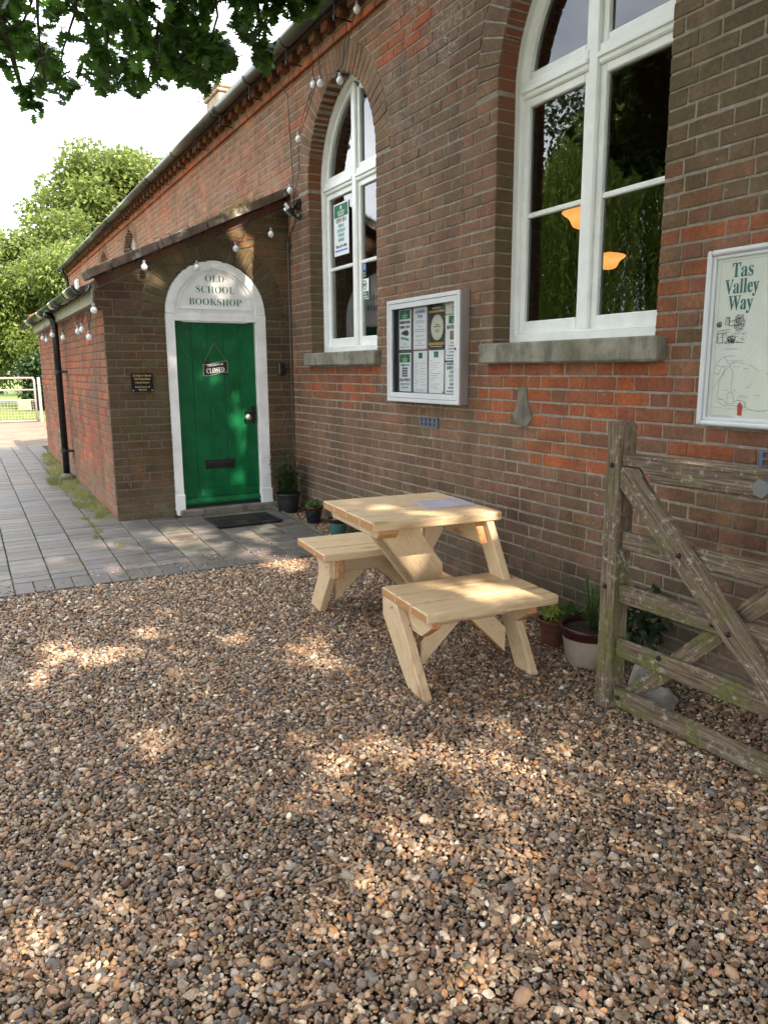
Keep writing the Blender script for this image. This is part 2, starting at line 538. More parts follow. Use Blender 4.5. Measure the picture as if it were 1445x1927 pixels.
def pine_mat(name, end=False):
    t = T(name); g = t.attr('grain', 'GEOMETRY', 'Vector')
    if end:
        v = t.mapv(g, (14, 14, 14))
        w = t.noise(v, 3.5, 4, 0.6)
        c = t.ramp(w, [(0.3, (0.36, 0.16, 0.06)), (0.7, (0.54, 0.28, 0.12))])
        t.color(c); t.set(Roughness=0.62); t.bump(t.noise(g, 300, 3), 0.3, 0.002)
        return t.m
    v = t.mapv(g, (0.9, 10.0, 10.0))
    w = t.noise(v, 1.6, 3, 0.5, 1.6)
    rings = t.math('FRACT', t.math('MULTIPLY', w, 9.0))
    rr = t.math('ABSOLUTE', t.math('SUBTRACT', t.math('MULTIPLY', rings, 2.0), 1.0))
    fine = t.noise(t.mapv(g, (6, 160, 160)), 2.0, 3, 0.6)
    c = t.mix(t.rng(rr, 0.45, 1.0, 0.0, 0.85), (0.66, 0.50, 0.325), (0.46, 0.27, 0.135))
    c = t.mix(t.rng(t.noise(g, 2.3, 2), 0.35, 0.65, 0, 0.6), c, (0.60, 0.48, 0.29))
    c = t.mix(t.rng(fine, 0.35, 0.75, 0.0, 0.30), c, (0.50, 0.34, 0.18))
    kd = t.voro(t.mapv(g, (2.2, 7, 7)), 1.0)
    kn = t.rng(kd, 0.16, 0.06)
    c = t.mix(t.math('MULTIPLY', kn, 0.8), c, (0.20, 0.10, 0.045))
    c = t.mix(t.math('MULTIPLY', t.rng(kd, 0.26, 0.14), 0.35), c, (0.42, 0.27, 0.13))
    t.color(c); t.set(Roughness=0.6)
    t.b.inputs['Specular IOR Level'].default_value = 0.35
    t.bump(t.math('ADD', fine, t.math('MULTIPLY', rr, 0.4)), 0.28, 0.002)
    return t.m
M['pine'] = pine_mat('new pine')
M['pine_end'] = pine_mat('pine end grain', True)

def oldwood_mat():
    t = T('weathered oak'); g = t.attr('grain', 'GEOMETRY', 'Vector'); p = t.geo()
    f = t.noise(t.mapv(g, (3, 60, 60)), 2.2, 5, 0.65)
    f2 = t.noise(t.mapv(g, (1.5, 14, 14)), 2.0, 4, 0.6)
    c = t.ramp(f, [(0.34, (0.035, 0.025, 0.016)), (0.5, (0.15, 0.105, 0.068)), (0.68, (0.32, 0.245, 0.165))])
    c = t.mix(t.rng(f2, 0.4, 0.7, 0, 0.5), c, (0.12, 0.095, 0.072))
    x, y, z = t.sep(p)
    moss = t.math('MULTIPLY', t.rng(t.noise(p, 5.5, 5, 0.6), 0.50, 0.60), t.rng(z, 1.2, 0.15, 0.12, 1.0))
    c = t.mix(t.math('MULTIPLY', moss, 0.85), c, t.ramp(t.noise(p, 50, 3), [(0.3, (0.075, 0.075, 0.018)), (0.7, (0.16, 0.17, 0.035))]))
    lich = t.math('MULTIPLY', t.rng(t.noise(p, 30, 5, 0.75), 0.54, 0.62), t.rng(t.noise(p, 4.2, 3), 0.42, 0.58))
    c = t.mix(t.math('MULTIPLY', lich, 0.75), c, (0.44, 0.43, 0.37))
    t.color(c); t.set(Roughness=0.9)
    t.bump(t.math('ADD', f, t.math('MULTIPLY', t.noise(p, 120, 4), 0.4)), 1.0, 0.008)
    return t.m
M['oldwood'] = oldwood_mat()

def paver_mat(name, piece):
    t = T(name); p = t.geo()
    c = t.n('ShaderNodeObjectInfo').outputs['Color'] if piece else t.attr('col')
    n = t.noise(p, 14, 5, 0.65); n2 = t.noise(p, 120, 4, 0.7)
    c = t.mix(1.0, c, t.ramp(n, [(0.3, (0.62, 0.62, 0.62)), (0.7, (1.3, 1.28, 1.25))]), 'MULTIPLY')
    c = t.mix(1.0, c, t.ramp(n2, [(0.3, (0.75, 0.75, 0.75)), (0.7, (1.2, 1.2, 1.2))]), 'MULTIPLY')
    t.color(c); t.set(Roughness=t.rng(n, 0.3, 0.7, 0.42, 0.7))
    x = t.n('ShaderNodeTexWave'); x.inputs['Scale'].default_value = 9.0; x.inputs['Distortion'].default_value = 0.6
    x.bands_direction = 'X'
    t.l(p, x.inputs['Vector'])
    t.bump(t.math('ADD', t.math('ADD', n, n2), t.math('MULTIPLY', x.outputs['Fac'], 0.35)), 0.55, 0.006)
    return t.m
M['paver_piece'] = paver_mat('blue brick paver', True)
M['paver_mass'] = paver_mat('blue brick paver joined', False)

def ground_mat():
    t = T('earth and gravel bed'); p = t.geo()
    v = t.voro(p, 55, 'F1', 'Color'); d = t.voro(p, 55)
    b = t.sep(v)[0]
    c = t.ramp(b, [(0.0, (0.05, 0.035, 0.025)), (0.4, (0.16, 0.11, 0.07)), (0.7, (0.26, 0.2, 0.14)), (1.0, (0.42, 0.37, 0.30))])
    c = t.mix(t.rng(d, 0.3, 0.6), c, (0.02, 0.014, 0.01))
    t.color(c); t.set(Roughness=0.9)
    t.bump(t.math('MULTIPLY', d, -1.0), 1.0, 0.02)
    return t.m
M['ground'] = ground_mat()
M['road'] = simple('pale worn tarmac', (0.21, 0.16, 0.12), 0.9, 0, (140, 0.5, 0.01), 0.25, 3)
M['joint'] = simple('sandy mossy joint', (0.045, 0.042, 0.022), 0.95, 0, (80, 0.8, 0.01), 0.6, 25)

def lawn_mat():
    t = T('lawn'); p = t.geo()
    c = t.ramp(t.noise(p, 1.1, 6, 0.7), [(0.3, (0.09, 0.14, 0.03)), (0.7, (0.20, 0.26, 0.06))])
    t.color(c); t.set(Roughness=0.95); t.bump(t.noise(p, 60, 4), 0.8, 0.03)
    return t.m
M['lawn'] = lawn_mat()

def leaf_mat(name, c1, c2, trans=0.35, gloss=0.45):
    t = T(name)
    c = t.mix(t.attr('col', 'GEOMETRY', 'Fac'), c1, c2)
    t.color(c); t.set(Roughness=gloss); t.b.inputs['Specular IOR Level'].default_value = 0.4
    tl = t.n('ShaderNodeBsdfTranslucent')
    t.l(t.mix(0.5, c, tuple(min(1, x * 1.8) for x in c2)), tl.inputs['Color'])
    mx = t.n('ShaderNodeMixShader'); mx.inputs[0].default_value = trans
    t.l(t.b.outputs[0], mx.inputs[1]); t.l(tl.outputs[0], mx.inputs[2]); t.l(mx.outputs[0], t.out.inputs[0])
    return t.m
M['oak_leaf'] = leaf_mat('oak leaf', (0.016, 0.05, 0.008), (0.11, 0.23, 0.03), 0.4)
M['canopy_leaf'] = leaf_mat('oak canopy leaf', (0.03, 0.075, 0.012), (0.07, 0.14, 0.022), 0.12)
M['lime_leaf'] = leaf_mat('bright yellow green leaf', (0.055, 0.095, 0.02), (0.20, 0.24, 0.062), 0.35, 0.8)
M['hedge_leaf'] = leaf_mat('mid green laurel leaf', (0.03, 0.065, 0.014), (0.20, 0.25, 0.05), 0.3, 0.45)
M['dark_leaf'] = leaf_mat('dark evergreen leaf', (0.012, 0.032, 0.010), (0.04, 0.08, 0.018), 0.2)
M['willow_leaf'] = leaf_mat('willow leaf', (0.06, 0.10, 0.016), (0.20, 0.27, 0.05), 0.4, 0.95)
M['pot_leaf'] = leaf_mat('potted plant leaf', (0.03, 0.09, 0.02), (0.10, 0.20, 0.04), 0.3)
M['pot_leaf_yellow'] = leaf_mat('yellow green potted leaf', (0.16, 0.26, 0.03), (0.42, 0.50, 0.08), 0.35)
M['grass'] = leaf_mat('grass blade', (0.10, 0.17, 0.03), (0.36, 0.33, 0.13), 0.3, 0.6)
M['bark'] = simple('bark', (0.07, 0.055, 0.042), 0.95, 0, (30, 1.0, 0.02), 0.4, 14)
M['twig_pale'] = simple('grey twig', (0.16, 0.14, 0.12), 0.9, 0, (60, 0.6, 0.01), 0.3, 20)

# ---------------------------------------------------------------- ground
def gz(x, y=0.0):
    if x > -4.2: return 0.0
    if x > -7.0: return 0.13 * (-4.2 - x) / 2.8
    if x > -13: return 0.13 + 0.07 * (-7.0 - x) / 6.0
    return 0.2

def sheet(name, xs, y0, y1, dz, mat, kind='structure', ny=1):
    mb = MB(); vs = []; fs = []
    for x in xs:
        for j in range(ny + 1):
            vs.append((x, y0 + (y1 - y0) * j / ny, gz(x) + dz))
    for i in range(len(xs) - 1):
        for j in range(ny):
            a = i * (ny + 1) + j
            q = [a, a + ny + 1, a + ny + 2, a + 1]
            if xs[1] < xs[0]: q.reverse()
            fs.append(q)
    mb.add(vs, fs)
    return mb.build(name, mat, kind=kind)

XS = [400, 60, 10, -4.2, -5, -6, -7, -10, -13, -60, -500]
sheet('ground', XS, -400, 400, -0.06, M['lawn'])
sheet('gravel_ground', [12, 3, -4.2, -5, -6, -7.1], -14, 0.3, -0.012, M['ground'])
sheet('road', [-14.62, -21.9], -16, 2.5, 0.004, M['road'])
sheet('path_bed', [-5.27, -6, -7, -8, -10, -13, -14.64], -4.3, 0.0, 0.003, M['joint'])
sheet('lawn', [-21.9, -40, -70], -60, 40, 0.0, M['lawn'])

# ---------------------------------------------------------------- brickwork
COURSE = 0.0735; ZR = 1.533; STR = 0.2325; HDR = 0.1145; J = 0.0100; JV = 0.0068

def half_in(op, z):
    "half width of opening at z (None above apex)"
    if z < op['zs']: return op['hw']
    c = op['c']; Rr = op['R']; d = Rr * Rr - (z - op['zs']) ** 2
    if d <= 0: return None
    h = -c + math.sqrt(d)
    return h if h > 0 else None

def half_out(op, z):
    if z < op['zs']: return op['hw']
    c = op['c']; Rr = op['R'] + op['w']; d = Rr * Rr - (z - op['zs']) ** 2
    if d <= 0: return None
    h = -c + math.sqrt(d)
    return h if h > 0 else None

def opening(uc, hw, zb, zs, rise, w):
    c = (rise * rise - hw * hw) / (2 * hw)
    return dict(uc=uc, hw=hw, zb=zb, zs=zs, c=c, R=hw + c, w=w)

def courses(u0, u1, zlo, zhi, ops, cutline=None, phase=0.0, course=COURSE):
    "Flemish bond bricks -> list of polygons (u,z) and a flag (1 beside an opening)"
    out = []
    k0 = math.floor((zlo - ZR) / course)
    k = k0
    while ZR + k * course < zhi:
        za = ZR + k * course + J / 2 + R.uniform(-0.0012, 0.0012); zb = ZR + (k + 1) * course - J / 2 + R.uniform(-0.0012, 0.0012)
        za = max(za, zlo); zb = min(zb, zhi)
        if zb - za < 0.012: k += 1; continue
        u = u0 - R.uniform(0.0, 0.02) - (0.0 if k % 2 == 0 else (STR + HDR) / 2) + phase - 0.35
        t = 0; bd = []
        while u < u1:
            bd.append(u)
            u += (STR if t % 2 == 0 else HDR) + R.uniform(-0.004, 0.004); t += 1
        bd = [b for b in bd if u0 + 0.05 < b < u1 - 0.05]
        zm = (za + zb) / 2; act = []
        for op in ops:
            if zm < op['zb']: continue
            if zm > op['zs']:
                h0 = half_out(op, max(za, op['zs'] + 1e-4)); h1 = half_out(op, zb)
                if h0 is None: continue
                h1 = h1 or 0.0
            else: h0 = h1 = op['hw']
            hm = (h0 + h1) / 2; act.append((op, h0, h1, hm))
            bd = [b for b in bd if abs(b - op['uc']) > hm + 0.05]
            bd += [op['uc'] - hm, op['uc'] + hm] if zm < op['zs'] else [op['uc']]
        bd = sorted([u0] + bd + [u1])
        for a0, b0 in zip(bd[:-1], bd[1:]):
            if any(zm < op['zs'] and abs((a0 + b0) / 2 - op['uc']) < hm - 0.001 for op, h0, h1, hm in act): continue
            atl = any(zm < op['zs'] and abs(a0 - op['uc'] - hm) < 1e-6 for op, h0, h1, hm in act)
            atr = any(zm < op['zs'] and abs(b0 - op['uc'] + hm) < 1e-6 for op, h0, h1, hm in act)
            a, b = a0 + (0 if atl or a0 == u0 else JV / 2), b0 - (0 if atr or b0 == u1 else JV / 2)
            pl = [(a, za), (b, za), (b, zb), (a, zb)]; fl = 1 if (atl or atr) else 0
            for op, h0, h1, hm in act:
                if zm < op['zs']: continue
                if b <= op['uc'] - max(h0, h1) - 0.01 or a >= op['uc'] + max(h0, h1) + 0.01: continue
                gp = J * 0.7; sg = -1 if (a + b) / 2 < op['uc'] else 1
                x0, x1 = op['uc'] + sg * (h0 + gp), op['uc'] + sg * (h1 + gp)
                aa, bb = zb - za, -(x1 - x0); cc = aa * x0 + bb * za
                pl = clip(pl, aa, bb, cc) if sg < 0 else clip(pl, -aa, -bb, -cc)
            polys = [(pl, fl)] if len(pl) >= 3 and area(pl) > 0.0006 else []
            for pl, fl in polys:
                if cutline:
                    pl = clip(pl, *cutline)
                    if len(pl) < 3 or area(pl) < 0.0008: continue
                out.append((pl, fl))
        k += 1
    return out

def ring(op, n_off=0):
    out = []
    uc, c, Ri, w, zs = op['uc'], op['c'], op['R'], op['w'], op['zs']
    for sg in (1, -1):
        amax = math.acos(max(-1, min(1, c / (Ri + w)))) if c > -1 else math.pi / 2
        n = max(3, int(round(amax * (Ri + w * 0.4) / 0.0745)))
        for i in range(n):
            g = J / 2 / (Ri + w / 2)
            a0, a1 = amax * i / n + g, amax * (i + 1) / n - g
            def P(r_, a): return (-c + r_ * math.cos(a), zs + r_ * math.sin(a))
            j = R.uniform(-0.002, 0.002)
            pl = [P(Ri + j, a0), P(Ri + w, a0), P(Ri + w, a1), P(Ri + j, a1)]
            pl = clip(pl, -1, 0, -0.003)
            if len(pl) < 3 or area(pl) < 0.0005: continue
            pl = [(uc + p[0] * sg, p[1]) for p in pl]
            if sg < 0: pl.reverse()
            out.append((pl, 2))
    return out

class Face:
    def __init__(s, O, U, N): s.O, s.U, s.V, s.N = Vector(O), Vector(U), Vector((0, 0, 1)), Vector(N)
    def w(s, u, z, n=0): return s.O + s.U * u + s.V * z + s.N * n

def brick_into(mb, fc, poly, col, depth=0.03, proud=0.0, ch=0.0045, jit=0.0014):
    if fc.w(*poly[0]).x > -8.5:
        pp = []
        for i in range(len(poly)):
            a_, b_ = poly[i], poly[(i + 1) % len(poly)]
            L_s = math.hypot(b_[0] - a_[0], b_[1] - a_[1]); m_s = 4 if L_s > 0.15 else (2 if L_s > 0.06 else 1)
            for q_ in range(m_s): pp.append((a_[0] + (b_[0] - a_[0]) * q_ / m_s, a_[1] + (b_[1] - a_[1]) * q_ / m_s))
        poly = pp
    pl = [(p[0] + R.uniform(-jit, jit), p[1] + R.uniform(-jit, jit)) for p in poly]
    if area(pl) <= 0: return
    q = inset(pl, ch)
    n = len(pl); vs = []
    pr = proud + R.uniform(-0.002, 0.0022)
    for p in pl: vs.append(fc.w(p[0], p[1], -depth))
    for p in pl: vs.append(fc.w(p[0], p[1], pr - ch * 0.9))
    for p in q: vs.append(fc.w(p[0], p[1], pr + R.uniform(-0.0008, 0.0008)))
    fs = []
    for k in range(2):
        for i in range(n):
            j = (i + 1) % n
            fs.append([k * n + i, k * n + j, (k + 1) * n + j, (k + 1) * n + i])
    fs.append([2 * n + i for i in range(n)])
    mb.add(vs, fs, col)

def screen_area(fc, poly):
    c = (sum(p[0] for p in poly) / len(poly), sum(p[1] for p in poly) / len(poly))
    w = fc.w(*c); d = w - CAM
    x, y, z = proj(w)
    if z < 0.3 or x < -40 or x > 1485 or y < -40 or y > 1967: return 0
    if fc.N.dot(d) >= 0: return 0
    return abs(area(poly)) * abs(fc.N.dot(d.normalized())) / d.length_squared

def lay_bricks(parent, items, limit=300, massname='brickwork'):
    "items: (face, poly, flag, col, depth, proud, hidden)"
    sc_ = sorted(range(len(items)), key=lambda i: -(0 if items[i][6] else screen_area(items[i][0], items[i][1])))
    top = set(sc_[:limit])
    mass = MB()
    for i, (fc, pl, fl, col, depth, proud, hid) in enumerate(items):
        if i in top and screen_area(fc, pl) > 0:
            mb = MB(); brick_into(mb, fc, pl, None, depth, proud)
            o = mb.build('brick', M['brick_piece'], parent)
            o.color = (*col, 1)
        else:
            brick_into(mass, fc, pl, col, depth, proud)
    return mass.build(massname, M['brick_mass'], parent, kind='stuff')

def mortar_core(mb, fc, u0, u1, zlo, zhi, ops, back, cut=None, step=0.03675, n=-0.0035):
    z = zlo
    while z < zhi - 1e-6:
        z1 = min(z + step, zhi); zm = (z + z1) / 2
        iv = [(u0, u1)]
        for op in ops:
            if zm < op['zb']: continue
            h = half_in(op, zm)
            if h is None: continue
            h += 0.005
            nv = []
            for a, b in iv:
                if b <= op['uc'] - h or a >= op['uc'] + h: nv.append((a, b)); continue
                if a < op['uc'] - h: nv.append((a, op['uc'] - h))
                if b > op['uc'] + h: nv.append((op['uc'] + h, b))
            iv = nv
        for a, b in iv:
            pl = [(a, z), (b, z), (b, z1), (a, z1)]
            if cut: pl = clip(pl, *cut)
            if len(pl) >= 3 and area(pl) > 1e-6:
                mb.prism(pl, fc.O, fc.U, fc.V, fc.N, -back, n)
        z = z1

def jit(c, s=0.07):
    k = 1 + R.uniform(-s, s); 
    return tuple(max(0.005, x * k * (1 + R.uniform(-0.05, 0.05))) for x in c)

ORANGE = (0.40, 0.112, 0.045); REDB = (0.27, 0.085, 0.05); BROWN = (0.225, 0.128, 0.086); PURP = (0.198, 0.118, 0.086); TAN = (0.245, 0.145, 0.090)
OLIVE = (0.105, 0.085, 0.042); DKBR = (0.095, 0.062, 0.038); PINK = (0.29, 0.155, 0.10)

FIELD = [0.0, 0.0, 0.0]
def pick(ws):
    "weighted colour blended by slowly varying noise, so neighbours look alike"
    ws = [w for w in ws if w[0] > 0]
    x, z = FIELD[0], FIELD[1]
    acc = Vector((0, 0, 0)); tot = 0
    for i, (w, c) in enumerate(ws):
        n_ = pnoise(Vector((x * 1.5 + i * 13.7, z * 2.2, FIELD[2] + i * 5.1))) + 0.5 * pnoise(Vector((x * 5 + i * 3.7, z * 6, i * 9.1))) + R.gauss(0, 0.27)
        k = w * math.exp(n_ * 4.2)
        acc += Vector(c) * k; tot += k
    return tuple(acc / tot)

def main_col(x, z, fl):
    FIELD[0], FIELD[1], FIELD[2] = x, z, 0.0
    ws = [(1.0, BROWN), (0.75, PURP), (0.4, TAN), (0.035, REDB)]
    def sm(a, b, v):
        t = max(0, min(1, (v - a) / (b - a))); return t * t * (3 - 2 * t)
    def under(xa, xb, zt, zd):
        if z > zt: return 0
        e = min(sm(xa - 0.12, xa + 0.12, x), 1 - sm(xb - 0.12, xb + 0.12, x))
        return e * sm(zt - zd, zt - zd * 0.25, z)
    o = max(under(-3.85, -2.3, 1.54, 0.42), under(-6.6, -5.35, 1.54, 0.36))
    if o > 0: ws += [(o * 8, ORANGE), (o * 6.0, REDB), (o * 1.0, TAN)]
    if -3.4 < x < -2.2 and 0.95 < z < 1.35: ws += [(3.0, ORANGE), (1.6, REDB)]
    if x > -2.55 and 1.0 < z < 2.15: ws += [(2.6, REDB), (2.6, ORANGE), (0.8, OLIVE)]
    if x > -2.55 and z > 2.15: ws = [(2.0, (0.150, 0.115, 0.070)), (1.0, (0.125, 0.102, 0.058)), (0.6, (0.175, 0.115, 0.078)), (0.1, REDB)]
    up = sm(3.55, 4.0, z) * (1 if x < -4.6 else 0.15)
    if fl != 2 and up > 0: ws += [(up * 5, ORANGE), (up * 3, (0.33, 0.12, 0.06))]
    if x < -7: ws = [(2.0, (0.31, 0.155, 0.10)), (1.4, (0.36, 0.185, 0.125)), (0.8, (0.42, 0.14, 0.07)), (0.8, TAN)] + ([(up * 2.0, ORANGE)] if up > 0 else [])
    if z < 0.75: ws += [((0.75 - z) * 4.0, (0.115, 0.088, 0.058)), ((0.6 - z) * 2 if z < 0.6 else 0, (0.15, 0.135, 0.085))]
    if fl == 2: ws = [(1.0, TAN), (1.0, (0.26, 0.13, 0.075)), (0.5, BROWN)] if x < -4.6 else [(1, BROWN), (0.6, PURP), (0.3, TAN)]
    return jit(pick(ws))

W1 = opening(-3.18, 0.627, 1.58, 3.1, 0.80, 0.215)
W2 = opening(-5.93, 0.635, 1.58, 3.1, 0.78, 0.215)
W3 = opening(-14.55, 0.62, 1.58, 3.30, 0.70, 0.215)
W4 = opening(-17.3, 0.62, 1.58, 3.30, 0.70, 0.215)
OPS = [W1, W2, W3, W4]
MF = Face((0, 0, 0), (1, 0, 0), (0, -1, 0))
hall = thing('school_building', (-7.0, 0.0, 0.0), 'long old brick school hall with pointed arched windows and a dentilled eaves', 'building')
mb = MB()
mortar_core(mb, MF, -23.1, 1.6, -0.3, 4.25, OPS, 0.32)
mb.box((-23.1, 0.005, -0.3), (-22.8, 7.0, 4.3)); mb.box((1.3, 0.005, -0.3), (1.6, 7.0, 4.3)); mb.box((-22.8, 6.7, -0.3), (1.3, 7.0, 4.3))
mb.build('mortar_wall', M['mortar'], hall)
items = []
for pl, fl in courses(-23.1, 1.6, -0.15, 4.25, OPS):
    c = (sum(p[0] for p in pl) / len(pl), sum(p[1] for p in pl) / len(pl))
    hid = (-7.3 > c[0] > -13.3 and c[1] < 2.6) or (c[0] > -2.2 and c[1] < 2.0 and 1.2 < c[1]) or (-5.0 < c[0] < -4.15 and 1.25 < c[1] < 2.0)
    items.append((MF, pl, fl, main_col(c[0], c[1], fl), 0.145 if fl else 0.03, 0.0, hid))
for op in OPS:
    for pl, fl in ring(op):
        c = (sum(p[0] for p in pl) / len(pl), sum(p[1] for p in pl) / len(pl))
        items.append((MF, pl, fl, main_col(c[0], c[1], 2), 0.145, 0.0015, False))
# projecting string course
u = -23.1
while u < 1.5:
    L = STR + R.uniform(-0.004, 0.004)
    items.append((MF, [(u + J / 2, 4.075), (u + L - J / 2, 4.075), (u + L - J / 2, 4.135), (u + J / 2, 4.135)], 0, jit(pick([(2, ORANGE), (2, REDB), (1, TAN)])), 0.03, 0.028, True))
    u += L
lay_bricks(hall, items, 300)
# dentils under the eaves
dm = MB(); u = -23.0; k = 0
while u < 1.5:
    if k % 2 == 0:
        brick_into(dm, MF, [(u, 4.182), (u + 0.115, 4.182), (u + 0.115, 4.25), (u, 4.25)], jit((0.22, 0.075, 0.04)), 0.02, 0.082)
    u += 0.121; k += 1
dm.build('dentil_course', M['brick_mass'], hall, kind='stuff')
mb = MB(); mb.box((-23.2, -0.10, 4.252), (1.7, 0.3, 4.30), 0.004)
mb.build('eaves_board', simple('dark eaves board', (0.05, 0.035, 0.028), 0.8, 0, None, 0.3), hall)
# roof
t_ = T('old roof tile'); p_ = t_.geo()
t_.color(t_.ramp(t_.noise(p_, 6, 5), [(0.3, (0.10, 0.05, 0.035)), (0.7, (0.24, 0.12, 0.08))])); t_.set(Roughness=0.85)
x_ = t_.n('ShaderNodeTexBrick'); t_.l(t_.mapv(p_, (4, 4, 4)), x_.inputs['Vector'])
t_.bump(x_.outputs['Fac'], 0.6, 0.02)
M['rooftile'] = t_.m
mb = MB()
for sg, ye in ((1, -0.17), (-1, 7.17)):
    y0, y1 = ye, 3.5
    z0, z1 = 4.32, 4.32 + 3.3
    mb.add([(-23.3, y0, z0), (1.8, y0, z0), (1.8, y1, z1), (-23.3, y1, z1), (-23.3, y0, z0 + 0.05), (1.8, y0, z0 + 0.05), (1.8, y1, z1 + 0.06), (-23.3, y1, z1 + 0.06)],
           [(0, 3, 2, 1), (4, 5, 6, 7), (0, 1, 5, 4), (1, 2, 6, 5), (2, 3, 7, 6), (3, 0, 4, 7)])
mb.build('roof', M['rooftile'], hall)
mb = MB()
for xx in (-22.95, 1.45):
    mb.prism([(0.01, 4.3), (6.99, 4.3), (3.5, 7.58)], (xx, 0, 0), (0, 1, 0), (0, 0, 1), (1, 0, 0), -0.15, 0.15)
mb.build('gable_wall', M['clay'], hall)
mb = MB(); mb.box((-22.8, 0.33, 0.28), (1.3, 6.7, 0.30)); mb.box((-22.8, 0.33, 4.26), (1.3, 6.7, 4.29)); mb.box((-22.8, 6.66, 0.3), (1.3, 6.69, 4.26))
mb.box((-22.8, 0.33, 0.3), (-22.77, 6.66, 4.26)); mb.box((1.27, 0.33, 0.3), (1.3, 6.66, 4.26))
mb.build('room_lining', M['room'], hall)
# sills
def sill(x0, x1, z0, z1, parent):
    mb = MB()
    mb.obox(((x0 + x1) / 2, 0.045, (z0 + z1) / 2), [(1, 0, 0), (0, 1, 0), (0, 0, 1)], ((x1 - x0) / 2, 0.115, (z1 - z0) / 2), 0.009, warp=0.002)
    mb.build('sill', M['stone'], parent)

def window(parent, op, mats, lamp=False):
    uc, hw, zs = op['uc'], op['hw'], op['zs']
    name = 'window'
    yf = 0.128          # frame face
    fr = MB()
    N = Vector((0, -1, 0)); U = Vector((1, 0, 0)); V = Vector((0, 0, 1))
    def P(poly, d0, d1, mbx, ch=0.004):
        mbx.prism(poly, (uc, 0, 0), U, V, N, -d0, -d1, ch)
    def arc(inset_, m=20, sg=1):
        r_ = op['R'] - inset_; c = op['c']
        amax = math.acos(c / r_)
        return [(sg * (-c + r_ * math.cos(amax * i / m)), zs + r_ * math.sin(amax * i / m)) for i in range(m + 1)]
    fw = 0.055; zb = 1.655
    # outer frame
    for sg in (1, -1):
        a, b = sg * hw, sg * (hw - fw)
        P([(min(a, b), zb), (max(a, b), zb), (max(a, b), zs), (min(a, b), zs)], 0.23, yf, fr)
        A, B = arc(0.0, 20, sg), arc(fw, 20, sg)
        for i in range(20):
            q = [A[i], A[i + 1], B[i + 1], B[i]]
            if area(q) < 0: q.reverse()
            P(q, 0.23, yf, fr, 0.0)
    P([(-hw + fw, zb), (hw - fw, zb), (hw - fw, zb + 0.055), (-hw + fw, zb + 0.055)], 0.23, yf - 0.006, fr)
    frame = fr.build('window_frame', M['white'], parent)
    # mullion and transom
    mu = MB(); ztop = zs + math.sqrt(max(0, (op['R'] - fw) ** 2 - op['c'] ** 2)) - 0.01
    P([(-0.036, zb + 0.055), (0.036, zb + 0.055), (0.036, ztop - 0.02), (0, ztop + 0.01), (-0.036, ztop - 0.02)], 0.21, yf + 0.008, mu, 0.008)
    for zc in (3.10,):
        pass
    mu.build('mullion', M['white'], frame)
    tr = MB()
    for sg in (1, -1):
        a, b = sg * 0.036, sg * (hw - fw)
        lo, hi = min(a, b), max(a, b)
        P([(lo, 3.045), (hi, 3.045), (hi, 3.145), (lo, 3.145)], 0.215, yf + 0.012, tr, 0.008)
        P([(lo, 3.075), (hi, 3.075), (hi, 3.10), (lo, 3.10)], 0.215, yf - 0.002, tr, 0.004)
    tr.build('transom', M['white'], frame)
    # sashes: stiles and bars
    for sg in (1, -1):
        s_ = MB()
        a, b = 0.036, hw - fw
        st = 0.042
        def rect(x0, x1, z0, z1, d1=yf + 0.03, d0=0.20, ch=0.005):
            X0, X1 = (x0, x1) if sg > 0 else (-x1, -x0)
            P([(X0, z0), (X1, z0), (X1, z1), (X0, z1)], d0, d1, s_, ch)
        rect(a, a + st, zb + 0.055, 3.045); rect(b - st, b, zb + 0.055, 3.045)
        rect(a + st, b - st, zb + 0.055, 1.785); rect(a + st, b - st, 3.0, 3.045)
        rect(a + st, b - st, 2.385, 2.413, yf + 0.034)
        # top light
        A = arc(fw, 24, 1); B = arc(fw + st, 24, 1)
        for i in range(24):
            q = [A[i], A[i + 1], B[i + 1], B[i]]
            q = clip(q, 0, -1, -3.145); q = clip(q, -1, 0, -a)
            if len(q) >= 3:
                q = [(p[0] * sg, p[1]) for p in q]
                if area(q) < 0: q.reverse()
                if area(q) > 1e-6: P(q, 0.20, yf + 0.03, s_, 0.0)
        rr = op['R'] - fw - st; zt = zs + math.sqrt(max(0, rr * rr - (a + st + op['c']) ** 2))
        rect(a, a + st, 3.145, zt + 0.05); rect(a + st, b - st * 1.1, 3.145, 3.185)
        s_.build('sash', M['white'], frame)
        def pane(poly):
            g = MB()
            pp = [(p[0] * sg, p[1]) for p in poly]
            if area(pp) < 0: pp.reverse()
            g.add([Vector((uc + p[0], 0.182, p[1])) for p in pp], [tuple(range(len(pp)))])
            g.build('pane', M['glass'], frame)
        pane([(a + st - .004, 1.78), (b - st + .004, 1.78), (b - st + .004, 2.39), (a + st - .004, 2.39)])
        pane([(a + st - .004, 2.41), (b - st + .004, 2.41), (b - st + .004, 3.005), (a + st - .004, 3.005)])
        top = [(a + st - .004, 3.18), (b - st, 3.18)]
        for p in arc(fw + st - .004, 24, 1):
            if p[1] > 3.19 and p[0] > a + st: top.append(p)
        top.append((a + st - .004, zt + 0.01))
        pane(top)
    return frame
for i, op in enumerate(OPS):
    window(hall, op, None)
sill(-3.865, -2.485, 1.533, 1.652, hall); sill(-6.60, -5.235, 1.540, 1.655, hall)
sill(-15.2, -13.9, 1.533, 1.652, hall); sill(-17.95, -16.65, 1.533, 1.652, hall)
